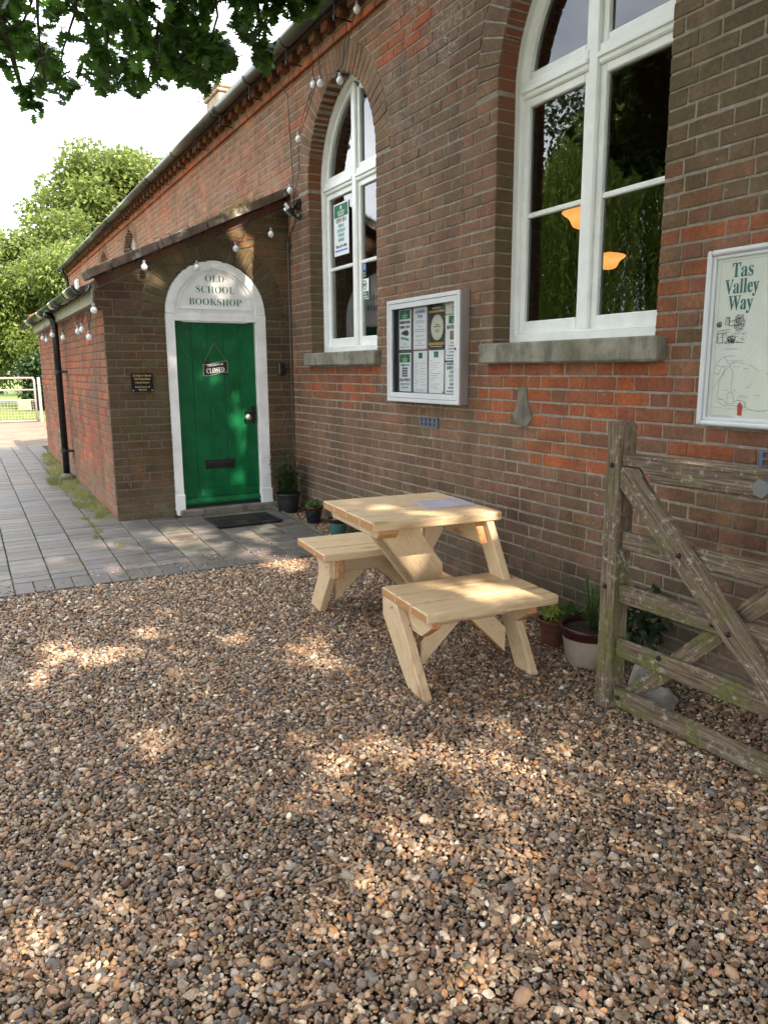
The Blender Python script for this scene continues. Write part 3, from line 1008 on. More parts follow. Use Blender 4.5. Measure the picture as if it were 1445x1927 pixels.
# cement patch, air bricks
mb = MB()
pts = [(-3.54, 1.395), (-3.47, 1.395), (-3.455, 1.31), (-3.425, 1.255), (-3.41, 1.21), (-3.45, 1.165), (-3.50, 1.155), (-3.56, 1.185), (-3.59, 1.23), (-3.555, 1.28)]
pts = pts[::-1] if area(pts) < 0 else pts
mb.prism(pts, (0, 0, 0), (1, 0, 0), (0, 0, 1), (0, -1, 0), -0.01, 0.010, 0.004)
mb.build('cement_patch', M['concrete'], hall)
def airbrick(x0, x1, z0, z1, parent):
    mb = MB(); nx, nz = 4, 2
    w, h = (x1 - x0), (z1 - z0)
    ys = (-0.012, 0.02)
    bw = w * 0.07; bh = h * 0.12
    for i in range(nx + 1):
        xx = x0 + (w - bw) * i / nx; mb.box((xx, ys[0], z0), (xx + bw, ys[1], z1), 0.001)
    for j in range(nz + 1):
        zz = z0 + (h - bh) * j / nz; mb.box((x0, ys[0] + 0.001, zz), (x1, ys[1], zz + bh), 0.001)
    mb.box((x0, 0.0, z0), (x1, 0.018, z1), mi=1)
    mb.build('air_brick', [M['blue_vent'], M['black_matt']], parent)
airbrick(-4.64, -4.405, 1.095, 1.165, hall)
airbrick(-1.955, -1.72, 1.09, 1.16, hall)
mb = MB()
for k in range(3): mb.box((-8.42, -0.004, 3.50 + k * 0.03), (-8.2, 0.01, 3.517 + k * 0.03), 0.001)
mb.build('terracotta_vent', M['clay'], hall)
# gutter, brackets
def half_gutter(mb, x0, x1, yc, zc, r, th=0.004, n=12, seg=1):
    vs, fs = [], []
    for x in (x0, x1):
        for rr in (r, r - th):
            for k in range(n + 1):
                a = math.pi + math.pi * k / n
                vs.append((x, yc + rr * math.cos(a), zc + rr * math.sin(a)))
    m = n + 1
    for k in range(n):
        fs.append((k, k + 1, 2 * m + k + 1, 2 * m + k))
        fs.append((m + k + 1, m + k, 3 * m + k, 3 * m + k + 1))
        fs.append((k, m + k, m + k + 1, k + 1)); fs.append((2 * m + k, 2 * m + k + 1, 3 * m + k + 1, 3 * m + k))
    fs.append((0, 2 * m, 3 * m, m)); fs.append((n, m + n, 3 * m + n, 2 * m + n))
    mb.add(vs, fs)
GY, GZ, GR = -0.165, 4.302, 0.066
gt = thing('roof_gutter', (-10, GY, GZ), 'long half round gutter along the eaves of the school hall', 'gutter')
x = -23.25; segn = 0
joints = [-23.25, -19.6, -15.5, -12.0, -8.6, -4.9, -1.4, 1.8]
for a, b in zip(joints[:-1], joints[1:]):
    mb = MB(); half_gutter(mb, a, b, GY, GZ, GR); mb.build('gutter_length', M['gutter'], gt, smooth=True)
    mb = MB(); half_gutter(mb, a - 0.06, a + 0.06, GY, GZ, GR + 0.006); half_gutter(mb, a - 0.07, a - 0.05, GY, GZ, GR + 0.011); half_gutter(mb, a + 0.05, a + 0.07, GY, GZ, GR + 0.011)
    mb.build('union_bracket', M['black_plastic'], gt, smooth=True)
xb = -22.9
while xb < 1.5:
    mb = MB(); half_gutter(mb, xb - 0.011, xb + 0.011, GY, GZ, GR + 0.005)
    mb.tube([(xb, GY, GZ - GR), (xb, GY, 4.11 - 0.01)], 0.0055, 6); mb.tube([(xb, GY - 0.012, 4.118), (xb + 0.01, 0.0, 4.108)], 0.0055, 6)
    mb.tube([(xb, GY, 4.10), (xb, GY, 4.135)], 0.012, 6)
    mb.build('gutter_bracket', M['black_iron'], gt)
    xb += 0.96
# far downpipe of the hall
dp = MB(); dp.tube([(-22.75, GY, 4.24), (-22.75, GY, 4.16), (-22.75, -0.07, 4.02), (-22.75, -0.06, 3.9), (-22.75, -0.06, 0.25)], 0.038, 10)
for z in (3.6, 2.4, 1.2): dp.tube([(-22.75, -0.06, z), (-22.75, -0.06, z + 0.05)], 0.045, 10)
dp.build('drainpipe', M['black_plastic'], smooth=True, label='black drainpipe with a swan neck at the far end of the hall wall', cat='drainpipe')

# ---------------------------------------------------------------- porch
PX = -7.07; PY = -1.75; PF = -13.2
porch = thing('brick_porch', (-8.5, -0.9, 0.13), 'dark brick lean-to porch with an arched doorway and sloping coping', 'porch')
FF = Face((PX, 0, 0), (0, 1, 0), (1, 0, 0))
SF = Face((0, PY, 0), (1, 0, 0), (0, -1, 0))
DO = dict(uc=-0.735, hw=0.483, zb=-1.0, zs=2.02, c=0.0, R=0.483, w=0.2)
DO = opening(-0.735, 0.483, -1.0, 2.02, 0.49, 0.20)
SL = (3.115 - 2.30) / 1.78       # slope of coping underside
def slope_z(y): return 3.125 + SL * y
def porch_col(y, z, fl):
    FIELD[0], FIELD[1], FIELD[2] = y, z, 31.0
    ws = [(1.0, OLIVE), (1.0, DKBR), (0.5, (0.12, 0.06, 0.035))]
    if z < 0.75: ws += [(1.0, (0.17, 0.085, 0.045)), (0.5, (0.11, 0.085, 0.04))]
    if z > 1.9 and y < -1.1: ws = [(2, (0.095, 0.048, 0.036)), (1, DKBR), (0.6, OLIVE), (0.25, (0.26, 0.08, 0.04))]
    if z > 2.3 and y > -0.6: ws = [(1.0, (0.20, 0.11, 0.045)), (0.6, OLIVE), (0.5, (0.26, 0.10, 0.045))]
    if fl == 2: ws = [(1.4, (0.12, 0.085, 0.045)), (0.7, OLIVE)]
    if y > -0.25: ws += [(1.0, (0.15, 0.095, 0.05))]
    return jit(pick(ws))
def side_col(x, z):
    FIELD[0], FIELD[1], FIELD[2] = x, z, 57.0
    ws = [(3.0, (0.50, 0.125, 0.06)), (1.4, (0.38, 0.15, 0.09)), (1.0, PINK), (0.5, (0.22, 0.12, 0.09))]
    if z < 0.7: ws += [(1.8, (0.30, 0.20, 0.14)), (1.0, (0.34, 0.27, 0.20))]
    if -8.0 < x: ws += [(0.6, PINK), (0.3, (0.2, 0.12, 0.08))]
    return jit(pick(ws))
raked = 0.085
cut1 = (-SL, 1.0, 3.125 - raked * math.sqrt(1 + SL * SL) - 0.005)
its = []
Z0P = 0.0
for pl, fl in courses(PY, -0.008, 0.05, 2.0475, [DO], cut1, 0.1) + courses(PY - 0.062, -0.008, 2.0475, 3.2, [DO], cut1, 0.1):
    c = (sum(p[0] for p in pl) / len(pl), sum(p[1] for p in pl) / len(pl))
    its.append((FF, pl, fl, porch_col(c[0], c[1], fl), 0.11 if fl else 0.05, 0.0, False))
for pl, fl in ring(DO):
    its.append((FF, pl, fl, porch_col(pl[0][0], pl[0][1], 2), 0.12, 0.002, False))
# raked course under the coping
L_ = math.sqrt(1 + SL * SL); t = 0.0; s_end = 1.80 * L_
s0 = 0.02
while s0 < s_end - 0.05:
    ln = 0.225
    a, b = s0 + J / 2, min(s0 + ln - J / 2, s_end)
    def RP(s_, d): 
        y = -s_ / L_; z = 3.125 - s_ / L_ * SL
        return (y + d * SL / L_ * 1.0, z - d / L_)
    pl = [RP(b, 0.079), RP(a, 0.079), RP(a, 0.004), RP(b, 0.004)]
    pl = clip(pl, 1, 0, -0.008)
    pl = clip(pl, -1, 0, 1.815)
    if len(pl) >= 3 and area(pl) > 0.0008:
        its.append((FF, pl, 0, jit(pick([(1, (0.14, 0.055, 0.035)), (1, OLIVE), (0.6, DKBR)])), 0.05, 0.001, False))
    s0 += ln
SOPS = []
for pl, fl in courses(PF, PX - 0.012, 0.05, 2.09, SOPS, None, 0.0):
    c = (sum(p[0] for p in pl) / len(pl), sum(p[1] for p in pl) / len(pl))
    its.append((SF, pl, fl, side_col(*c), 0.05, 0.0, False))
# far end wall bricks facing outwards are hidden; near front pieces go first
lay_bricks(porch, its, 300)
mb = MB()
mortar_core(mb, FF, PY + 0.008, -0.002, -0.1, 2.04, [DO], 0.22, (-SL, 1.0, 3.10))
mortar_core(mb, FF, PY - 0.056, -0.002, 2.045, 3.3, [DO], 0.22, (-SL, 1.0, 3.10))
mb.box((PF, PY + 0.0055, -0.1), (PX - 0.20, PY + 0.22, 2.16))
mb.prism([(PY + 0.0055, -0.1), (-0.004, -0.1), (-0.004, 3.12), (PY + 0.0055, 3.12 + SL * PY)], (PF, 0, 0), (0, 1, 0), (0, 0, 1), (1, 0, 0), 0.0, 0.22)
mb.build('mortar_wall', M['mortar'], porch)
# lean-to roof
mb = MB()
def rz(y): return 3.06 + SL * y
mb.add([(PF + 0.2, -1.90, rz(-1.90)), (PX - 0.2, -1.90, rz(-1.90)), (PX - 0.2, 0, rz(0)), (PF + 0.2, 0, rz(0)),
        (PF + 0.2, -1.90, rz(-1.90) + 0.04), (PX - 0.2, -1.90, rz(-1.90) + 0.04), (PX - 0.2, 0, rz(0) + 0.04), (PF + 0.2, 0, rz(0) + 0.04)],
       [(0, 3, 2, 1), (4, 5, 6, 7), (0, 1, 5, 4), (1, 2, 6, 5), (2, 3, 7, 6), (3, 0, 4, 7)])
mb.build('roof', M['rooftile'], porch)
# copings: separate slabs
for (xc, mat, cname) in ((PX - 0.075, M['coping'], 'coping_stone'), (PF + 0.10, M['clay'], 'coping_tile')):
    s0 = 0.0; ks = 0
    while s0 < s_end + 0.06:
        ln = min((0.46, 0.43, 0.50, 0.44)[ks % 4], s_end + 0.07 - s0)
        if ln < 0.08: break
        a, b = s0 + 0.003, s0 + ln - 0.004
        mid = (a + b) / 2
        c = Vector((xc + R.uniform(-0.004, 0.004), -mid / L_ - 0.004, 3.125 - mid / L_ * SL + 0.046 / L_ + R.uniform(-0.003, 0.003)))
        dirv = Vector((0, -1 / L_, -SL / L_)); nrm = Vector((0, -SL / L_, 1 / L_))
        mb = MB(); mb.obox(c, [dirv, Vector((1, 0, 0)), dirv.cross(Vector((1, 0, 0)))], ((b - a) / 2, 0.165, 0.038), 0.007, warp=0.0025)
        mb.build(cname, mat, porch)
        s0 += ln; ks += 1
# moss on the coping
mb = MB()
for k in range(420):
    s_ = R.gauss(0.62, 0.16); y = -s_ / L_; z = 3.125 - s_ / L_ * SL + 0.095
    x = PX + 0.06 + R.gauss(0, 0.03)
    h = R.uniform(0.008, 0.03); a = R.uniform(0, 6.28); w = 0.004
    mb.add([(x + w * math.cos(a), y + w * math.sin(a), z - 0.02), (x - w * math.cos(a), y - w * math.sin(a), z - 0.02), (x + R.uniform(-.012, .012), y + R.uniform(-.012, .012), z + h)], [(0, 1, 2)], (R.random(),) * 3)
mb.build('moss', leaf_mat('moss', (0.09, 0.085, 0.02), (0.22, 0.19, 0.05), 0.2, 0.9), porch, kind='stuff')
# fascia
mb = MB(); mb.box((PF + 0.2, PY - 0.075, 2.085), (PX - 0.06, PY - 0.05, 2.21), 0.003); mb.box((PF + 0.2, PY - 0.05, 2.085), (PX - 0.06, PY - 0.0, 2.10), 0.002)
mb.build('fascia_board', M['cream'], porch)
# porch gutter
pg = thing('porch_gutter', (-10, PY - 0.14, 2.2), 'short glossy black gutter along the porch eaves above the red side wall', 'gutter')
PGY, PGZ, PGR = PY - 0.15, 2.245, 0.068
pj = [-13.75, -11.6, -10.0, -8.6, -7.13]
for a, b in zip(pj[:-1], pj[1:]):
    mb = MB(); half_gutter(mb, a + 0.002, b, PGY, PGZ, PGR); mb.build('gutter_length', M['gutter_black'], pg, smooth=True)
for xb in (-13.6, -12.7, -11.7, -10.5, -9.6, -8.8, -8.0, -7.25):
    mb = MB(); half_gutter(mb, xb - 0.011, xb + 0.011, PGY, PGZ, PGR + 0.006); mb.box((xb - 0.012, PGY + PGR * 0.6, PGZ - 0.05), (xb + 0.012, PY - 0.074, PGZ + 0.0), 0.001)
    mb.build('gutter_bracket', M['black_plastic'], pg, smooth=False)
pp = thing('drainpipe', (-10.0, PY - 0.09, gz(-10)), 'black drainpipe down the red side wall of the porch', 'drainpipe')
mb = MB(); mb.tube([(-10.0, PGY, PGZ - 0.05), (-10.0, PY - 0.10, 2.10), (-10.0, PY - 0.09, 2.02), (-10.0, PY - 0.09, 0.26)], 0.04, 14); mb.build('pipe', M['black_plastic'], pp, smooth=True)
mb = MB(); mb.tube([(-10.0, PGY, PGZ - 0.055), (-10.0, PGY, PGZ - 0.12)], 0.052, 14); mb.build('outlet', M['black_plastic'], pp, smooth=True)
for z in (1.48, 0.52):
    mb = MB(); mb.tube([(-10.0, PY - 0.09, z), (-10.0, PY - 0.09, z + 0.045)], 0.048, 14); mb.box((-9.965, PY - 0.07, z + 0.008), (-9.87, PY - 0.002, z + 0.035), 0.002); mb.build('pipe_clip', M['black_plastic'], pp)
mb = MB(); mb.lathe([(0.0, 0), (0.085, 0), (0.09, 0.05), (0.06, 0.07), (0.05, 0.09)], (-10.0, PY - 0.09, 0.17), 14); mb.build('drain_collar', M['concrete'], pp, smooth=True)

# door frame and door
door_y0, door_y1 = -1.13, -0.355
fy0, fy1 = -1.218, -0.252
XFR = PX - 0.008
dfm = MB()
def Q(poly, d0, d1, mbx, ch=0.004):
    if area(poly) < 0: poly = poly[::-1]
    mbx.prism(poly, (PX, 0, 0), (0, 1, 0), (0, 0, 1), (1, 0, 0), d0, d1, ch)
zbL = 0.15
Q([(fy0, 0.28), (door_y0, 0.28), (door_y0, 2.02), (fy0, 2.02)], -0.12, -0.006, dfm)
Q([(door_y1, 0.28), (fy1, 0.28), (fy1, 2.02), (door_y1, 2.02)], -0.12, -0.006, dfm)
Q([(fy0 + 0.012, zbL - 0.01), (door_y0 - 0.03, zbL - 0.01), (door_y0 + 0.006, zbL + 0.03), (door_y0 + 0.006, 0.34), (fy0 - 0.002, 0.34), (fy0 - 0.002, zbL + 0.05)], -0.12, 0.004, dfm, 0.006)
Q([(door_y1 - 0.004, zbL + 0.01), (fy1 + 0.012, zbL + 0.01), (fy1 + 0.012, 0.34), (door_y1 - 0.004, 0.34)], -0.12, 0.004, dfm, 0.006)
Q([(door_y0, 1.955), (door_y1, 1.955), (door_y1, 2.02), (door_y0, 2.02)], -0.12, -0.006, dfm)
Q([(door_y0 + 0.09, 1.945), (door_y1 - 0.09, 1.945), (door_y1 - 0.05, 1.957), (door_y0 + 0.05, 1.957)], -0.12, -0.02, dfm, 0.001)
dfr = dfm.build('door_frame', M['white_door'], porch)
# tympanum
tm = MB(); uc = DO['uc']; m = 28
Ro = DO['R'] - 0.004; cc = DO['c']
out = []
amax = math.acos(cc / Ro)
for i in range(m + 1):
    a = amax * i / m; out.append((uc - cc + Ro * math.cos(a), 2.022 + Ro * math.sin(a)))
for i in range(m - 1, -1, -1):
    a = amax * i / m; out.append((uc + cc - Ro * math.cos(a), 2.022 + Ro * math.sin(a)))
Q(out, -0.12, -0.022, tm, 0.0)
typ = tm.build('arched_panel', M['white_door'], dfr)
# mouldings: outer arch rim and inner panel bead
rim = MB()
def arcstrip(mbx, ri, ro, d0, d1, zc, ycs=1.0, a0=0.0, a1=math.pi, m=40):
    for i in range(m):
        t0 = a0 + (a1 - a0) * i / m; t1 = a0 + (a1 - a0) * (i + 1) / m
        q = [(uc + ri * math.cos(t0), zc + ri * math.sin(t0) * ycs), (uc + ro * math.cos(t0), zc + ro * math.sin(t0) * ycs),
             (uc + ro * math.cos(t1), zc + ro * math.sin(t1) * ycs), (uc + ri * math.cos(t1), zc + ri * math.sin(t1) * ycs)]
        Q(q, d0, d1, mbx, 0.0)
arcstrip(rim, 0.398, 0.477, -0.03, -0.006, 2.022)
arcstrip(rim, 0.336, 0.350, -0.03, -0.012, 2.075, 0.98)
Q([(uc - 0.350, 2.060), (uc + 0.350, 2.060), (uc + 0.350, 2.078), (uc - 0.350, 2.078)], -0.03, -0.010, rim, 0.002)
Q([(uc - 0.04, 2.43), (uc + 0.04, 2.43), (uc + 0.04, 2.46), (uc - 0.04, 2.46)], -0.01, 0.003, rim, 0.002)
rim.build('moulding', M['white_door'], dfr)
# door
XD = -0.060
door = MB(); Q([(door_y0 + 0.004, 0.215), (door_y1 - 0.004, 0.215), (door_y1 - 0.004, 1.950), (door_y0 + 0.004, 1.950)], XD - 0.04, XD - 0.006, door, 0.0)
door = door.build('door', M['green'], porch)
bw = (door_y1 - door_y0 - 0.008) / 5
for k in range(5):
    mb = MB(); a = door_y0 + 0.004 + bw * k
    Q([(a + 0.0012, 0.375), (a + bw - 0.0012, 0.375), (a + bw - 0.0012, 1.949), (a + 0.0012, 1.949)], XD - 0.012, XD, mb, 0.0035)
    mb.build('door_board', M['green'], door)
mb = MB(); Q([(door_y0 + 0.006, 0.29), (door_y1 - 0.006, 0.29), (door_y1 - 0.006, 0.373), (door_y0 + 0.006, 0.373)], XD - 0.012, XD + 0.002, mb, 0.003); mb.build('bottom_rail', M['green'], door)
mb = MB()
mb.prism([(0, 0.235), (0.045, 0.235), (0.045, 0.250), (0.0, 0.288)], (PX + XD - 0.005, 0, 0), (1, 0, 0), (0, 0, 1), (0, -1, 0), 0.36, 1.125, 0.003)
mb.build('weather_bar', M['green'], door)
mb = MB(); Q([(-0.90, 0.565), (-0.605, 0.565), (-0.605, 0.652), (-0.90, 0.652)], XD - 0.002, XD + 0.010, mb, 0.004); Q([(-0.875, 0.585), (-0.63, 0.585), (-0.63, 0.632), (-0.875, 0.632)], XD + 0.004, XD + 0.018, mb, 0.005)
mb.build('letter_slot', M['black_iron'], door)
mb = MB(); Q([(-0.425, 1.005), (-0.375, 1.005), (-0.375, 1.155), (-0.425, 1.155)], XD - 0.002, XD + 0.012, mb, 0.004); Q([(-0.49, 1.095), (-0.38, 1.095), (-0.38, 1.108), (-0.49, 1.108)], XD + 0.012, XD + 0.03, mb, 0.003)
Q([(-0.415, 0.985), (-0.385, 0.985), (-0.385, 1.0), (-0.415, 1.0)], XD, XD + 0.01, mb, 0.002)
lock = mb.build('lock', M['black_iron'], door)
mb = MB(); mb.lathe([(0.012, 0), (0.012, 0.03), (0.026, 0.034), (0.031, 0.046), (0.027, 0.058), (0.012, 0.062), (0.0, 0.0625)], (PX + XD, -0.463, 1.052), 20, axis=(1, 0, 0)); mb.build('knob', M['silver'], lock, smooth=True)
# step under the door
mb = MB(); mb.box((PX - 0.15, door_y0 - 0.05, 0.06), (PX + 0.055, door_y1 + 0.16, 0.195), 0.01); mb.build('door_step', M['concrete'], porch)
mb = MB(); mb.box((PX - 0.13, door_y0 - 0.02, 0.195), (PX - 0.03, door_y1 + 0.02, 0.218)); mb.build('threshold', M['black_matt'], porch)

# ---------------------------------------------------------------- lettering helper
TXT = []
SERIF = {}
def serif(s_):
    o = ''
    for ch in s_:
        if 'A' <= ch <= 'Z': o += chr(0x1D400 + ord(ch) - 65)
        elif 'a' <= ch <= 'z': o += chr(0x1D41A + ord(ch) - 97)
        elif '0' <= ch <= '9': o += chr(0x1D7CE + ord(ch) - 48)
        else: o += ch
    return o
def text(body, size, pos, facing, mat, parent, width=None, align='CENTER', name='lettering', ser=True, off=0.0, rot=0.0):
    cu_ = bpy.data.curves.new('lettering', 'FONT')
    cu_.body = serif(body) if ser else body
    cu_.size = size; cu_.align_x = align; cu_.align_y = 'CENTER'; cu_.extrude = 0.0006; cu_.offset = off
    cu_.resolution_u = 3
    o = bpy.data.objects.new('lettering', cu_)
    COL.objects.link(o)
    TXT.append((o, pos, facing, mat, parent, name, width, rot))
def flush_text():
    bpy.context.view_layer.update()
    dg = bpy.context.evaluated_depsgraph_get()
    ms = [bpy.data.meshes.new_from_object(t_[0].evaluated_get(dg)) for t_ in TXT]
    for me, (o, pos, facing, mat, parent, name, width, rot) in zip(ms, TXT):
        bpy.data.objects.remove(o)
        if width:
            xs = [v.co.x for v in me.vertices]
            if xs:
                w = max(xs) - min(xs)
                if w > 0: me.transform(Matrix.Diagonal((width / w, 1, 1, 1)))
        if rot: me.transform(Matrix.Rotation(rot, 4, 'Z'))
        if facing == 'Y': me.transform(Matrix.Rotation(math.pi / 2, 4, 'X'))
        elif facing == 'X': me.transform(Matrix.Rotation(math.pi / 2, 4, 'Z') @ Matrix.Rotation(math.pi / 2, 4, 'X'))
        me.materials.clear(); me.materials.append(mat)
        link_mesh(name, me, parent, pos)
    TXT.clear()

text('OLD', 0.088, (PX - 0.0205, uc, 2.34), 'X', M['letter_green'], typ, off=-0.001)
text('SCHOOL', 0.088, (PX - 0.0205, uc, 2.24), 'X', M['letter_green'], typ, off=-0.001)
text('BOOKSHOP', 0.088, (PX - 0.0205, uc, 2.13), 'X', M['letter_green'], typ, off=-0.001)

# ---------------------------------------------------------------- hanging sign on door
XS_ = PX + XD + 0.004
hs = thing('closed_sign', (XS_, -0.757, 1.50), 'small black scroll sign reading CLOSED hung by twine on the green door', 'sign')
mb = MB()
pts = []
def wave(u): return 0.017 * math.sin((u + 0.757) / 0.10 * 1.6)
n = 14
topc = [(-0.757 + 0.118 * (2 * i / n - 1), 1.575 + wave(-0.757 + 0.118 * (2 * i / n - 1))) for i in range(n + 1)]
botc = [(-0.757 + 0.118 * (2 * i / n - 1), 1.470 + wave(-0.757 + 0.118 * (2 * i / n - 1))) for i in range(n + 1)]
def strip(mbx, top_, bot_, x0, x1):
    for i in range(len(top_) - 1):
        mbx.prism([bot_[i], bot_[i + 1], top_[i + 1], top_[i]], (XS_, 0, 0), (0, 1, 0), (0, 0, 1), (1, 0, 0), x0, x1)
strip(mb, topc, botc, 0.002, 0.006)
mb.prism([(-0.882, 1.60), (-0.80, 1.592), (-0.80, 1.555), (-0.86, 1.56)][::-1], (XS_, 0, 0), (0, 1, 0), (0, 0, 1), (1, 0, 0), 0.0, 0.004)
mb.prism([(-0.632, 1.455), (-0.71, 1.470), (-0.71, 1.495), (-0.65, 1.49)][::-1], (XS_, 0, 0), (0, 1, 0), (0, 0, 1), (1, 0, 0), 0.0, 0.004)
mb.build('sign_board', M['black_iron'], hs)
mb = MB()
for edge in (topc, botc): mb.tube([(XS_ + 0.006, p[0], p[1]) for p in edge], 0.0011, 5)
for a in (topc[0], topc[-1]):
    b = botc[0] if a is topc[0] else botc[-1]; mb.tube([(XS_ + 0.006, a[0], a[1]), (XS_ + 0.006, b[0], b[1])], 0.0011, 5)
mb.build('sign_border', M['ink_white'], hs)
mb = MB(); mb.tube([(XS_ + 0.004, -0.862, 1.59), (XS_ + 0.006, -0.757, 1.762)], 0.0016, 5); mb.tube([(XS_ + 0.004, -0.652, 1.59), (XS_ + 0.006, -0.757, 1.762)], 0.0016, 5)
mb.build('twine', M['twine'], hs)
mb = MB(); mb.lathe([(0.004, 0), (0.006, 0.008), (0, 0.01)], (XS_ - 0.004, -0.757, 1.764), 8, axis=(1, 0, 0)); mb.build('nail', M['black_iron'], hs)
text('CLOSED', 0.066, (XS_ + 0.0065, -0.757, 1.503), 'X', M['ink_white'], hs, width=0.175, rot=0.10)
text('COME AGAIN WE ARE', 0.028, (XS_ + 0.0065, -0.757, 1.556), 'X', M['ink_white'], hs, width=0.155, rot=0.10)
# plaque
pq = thing('wall_plaque', (PX + 0.01, -1.458, 1.40), 'black plaque with gold lettering on the porch brickwork left of the door', 'plaque')
mb = MB(); mb.box((PX + 0.001, -1.552, 1.318), (PX + 0.014, -1.362, 1.485), 0.002); mb.build('plate', simple('matt black slate', (0.006, 0.006, 0.006), 0.6, spec=0.2), pq)
for s_, z, w in (("All Saint's Church", 1.462, 0.165), ('Old Buckenham', 1.432, 0.14), ('Church Rooms', 1.400, 0.125), ('Level access at', 1.362, 0.13), ('the rear', 1.337, 0.07)):
    text(s_, 0.027, (PX + 0.0152, -1.457, z), 'X', M['gold_letter'], pq, width=w)
mb = MB()
for yy in (-1.54, -1.374):
    mb.lathe([(0.006, 0), (0.005, 0.003), (0, 0.004)], (PX + 0.014, yy, 1.33), 8, axis=(1, 0, 0))
mb.build('screw', M['silver'], pq)
# key safe
mb = MB(); mb.box((PX + 0.001, -0.152, 1.455), (PX + 0.05, -0.078, 1.575), 0.012); mb.box((PX + 0.05, -0.142, 1.47), (PX + 0.056, -0.088, 1.52), 0.002)
mb.box((PX + 0.045, -0.145, 1.53), (PX + 0.057, -0.085, 1.566), 0.004)
mb.build('key_safe', M['black_plastic'], label='small black key safe on the brickwork right of the green door', cat='key safe')
# door mat
mt = thing('doormat', (-6.62, -0.72, gz(-6.6)), 'black rubber doormat lying on the paving before the green door', 'doormat')
mb = MB(); x0, x1, y0, y1 = -6.80, -6.36, -1.03, -0.42; zt = gz(-6.6) + 0.030
for (a, b) in (((x0, y0), (x1, y0 + 0.02)), ((x0, y1 - 0.02), (x1, y1)), ((x0, y0), (x0 + 0.02, y1)), ((x1 - 0.02, y0), (x1, y1))):
    mb.box((a[0], a[1], zt - 0.008), (b[0], b[1], zt + 0.008), 0.002)
mb.build('rim', M['black_matt'], mt)
mb = MB(); mb.box((x0 + 0.01, y0 + 0.01, zt - 0.008), (x1 - 0.01, y1 - 0.01, zt - 0.005))
nx, ny = 14, 19
for i in range(nx):
    for j in range(ny):
        cx_ = x0 + 0.03 + (x1 - x0 - 0.06) * (i + 0.5 * (j % 2) * 0.9) / (nx - 0.5); cy_ = y0 + 0.03 + (y1 - y0 - 0.06) * j / (ny - 1)
        mb.lathe([(0.012, -0.006), (0.011, 0.004), (0.006, 0.005)], (cx_, cy_, zt), 6)
mb.build('studs', M['black_matt'], mt, kind='stuff')
bpy.data.objects[mt.name].rotation_euler.z = math.radians(0)

# ---------------------------------------------------------------- wall flood light
fl = thing('floodlight', (-6.75, -0.06, 2.93), 'black security floodlight with sensor beside the string lights on the hall wall', 'light')
mb = MB(); mb.box((-6.83, -0.025, 2.97), (-6.72, -0.001, 3.05), 0.004); mb.tube([(-6.775, -0.02, 3.0), (-6.775, -0.07, 2.96)], 0.016, 8); mb.build('mount', M['black_plastic'], fl)
ax = [Vector((0.86, -0.1, -0.50)).normalized(), Vector((0.25, -0.80, 0.55)).normalized()]
ax1 = (ax[1] - ax[0] * ax[1].dot(ax[0])).normalized(); ax2 = ax[0].cross(ax1)
mb = MB(); mb.obox((-6.72, -0.115, 2.945), [ax[0], ax1, ax2], (0.072, 0.045, 0.02), 0.006); mb.obox((-6.60, -0.10, 2.965), [Vector((0.9, 0, 0.42)).normalized(), Vector((0, -1, 0)), Vector((0.42, 0, -0.9)).normalized()], (0.04, 0.02, 0.008), 0.003)
mb.build('lamp_head', M['black_plastic'], fl)
mb = MB(); mb.obox((-6.735, -0.125, 2.935) , [ax[0], ax1, ax2], (0.03, 0.034, 0.0235), 0.002); mb.build('lens', simple('grey lens', (0.32, 0.32, 0.28), 0.2), fl)
mb = MB(); mb.tube([(-6.66, -0.10, 2.90), (-6.62, -0.075, 2.87), (-6.57, -0.08, 2.86)], 0.018, 8); mb.lathe([(0.0, -0.022), (0.018, -0.014), (0.022, 0), (0.018, 0.014), (0, 0.022)], (-6.57, -0.09, 2.855), 10); mb.build('sensor', M['black_plastic'], fl, smooth=True)
mb = MB(); mb.tube([(-6.77, -0.02, 2.965), (-6.80, -0.03, 2.86), (-6.86, -0.035, 2.80), (-6.93, -0.025, 2.78), (-6.99, -0.02, 2.70)], 0.006, 6)
mb.tube([(-6.99, -0.02, 2.70), (-6.94, -0.025, 2.66), (-6.99, -0.03, 2.60), (-7.0, -0.02, 2.75)], 0.006, 6)
mb.tube([(-7.045, -0.02, 2.95), (-7.045, -0.02, 1.9), (-7.045, -0.012, 0.9)], 0.006, 6); mb.build('cable', M['cable'], fl)
# old pipe of pale conduit in the corner
mb = MB(); mb.tube([(-7.03, -0.018, 2.72), (-7.03, -0.018, 0.3)], 0.009, 6); mb.build('conduit_pipe', simple('painted conduit', (0.11, 0.095, 0.07), 0.8), label='thin conduit running down the corner between porch and hall wall', cat='conduit', smooth=True)

# ---------------------------------------------------------------- string lights
def bulb_at(parent, p, hang=0.03, tilt=(0, 0)):
    p = Vector(p)
    mb = MB(); mb.lathe([(0.0, -0.030), (0.014, -0.0265), (0.0245, -0.016), (0.0285, 0.0), (0.0255, 0.014), (0.016, 0.025), (0.013, 0.030)], p, 16)
    b = mb.build('bulb', M['bulb'], parent, smooth=True)
    mb = MB(); mb.lathe([(0.012, 0.028), (0.0135, 0.034), (0.0135, 0.055), (0.008, 0.060), (0.0, 0.061)], p, 10); mb.build('bulb_holder', M['bulb_cap'], b, smooth=True)
    return p + Vector((0, 0, 0.06))
def catenary(a, b, sag, n=8):
    a, b = Vector(a), Vector(b)
    return [a.lerp(b, i / n) + Vector((0, 0, -sag * 4 * (i / n) * (1 - i / n))) for i in range(n + 1)]
sl = thing('string_lights', (-6.0, -0.05, 3.9), 'string of small white globe lights hanging down the hall wall beside the arched window', 'string lights')
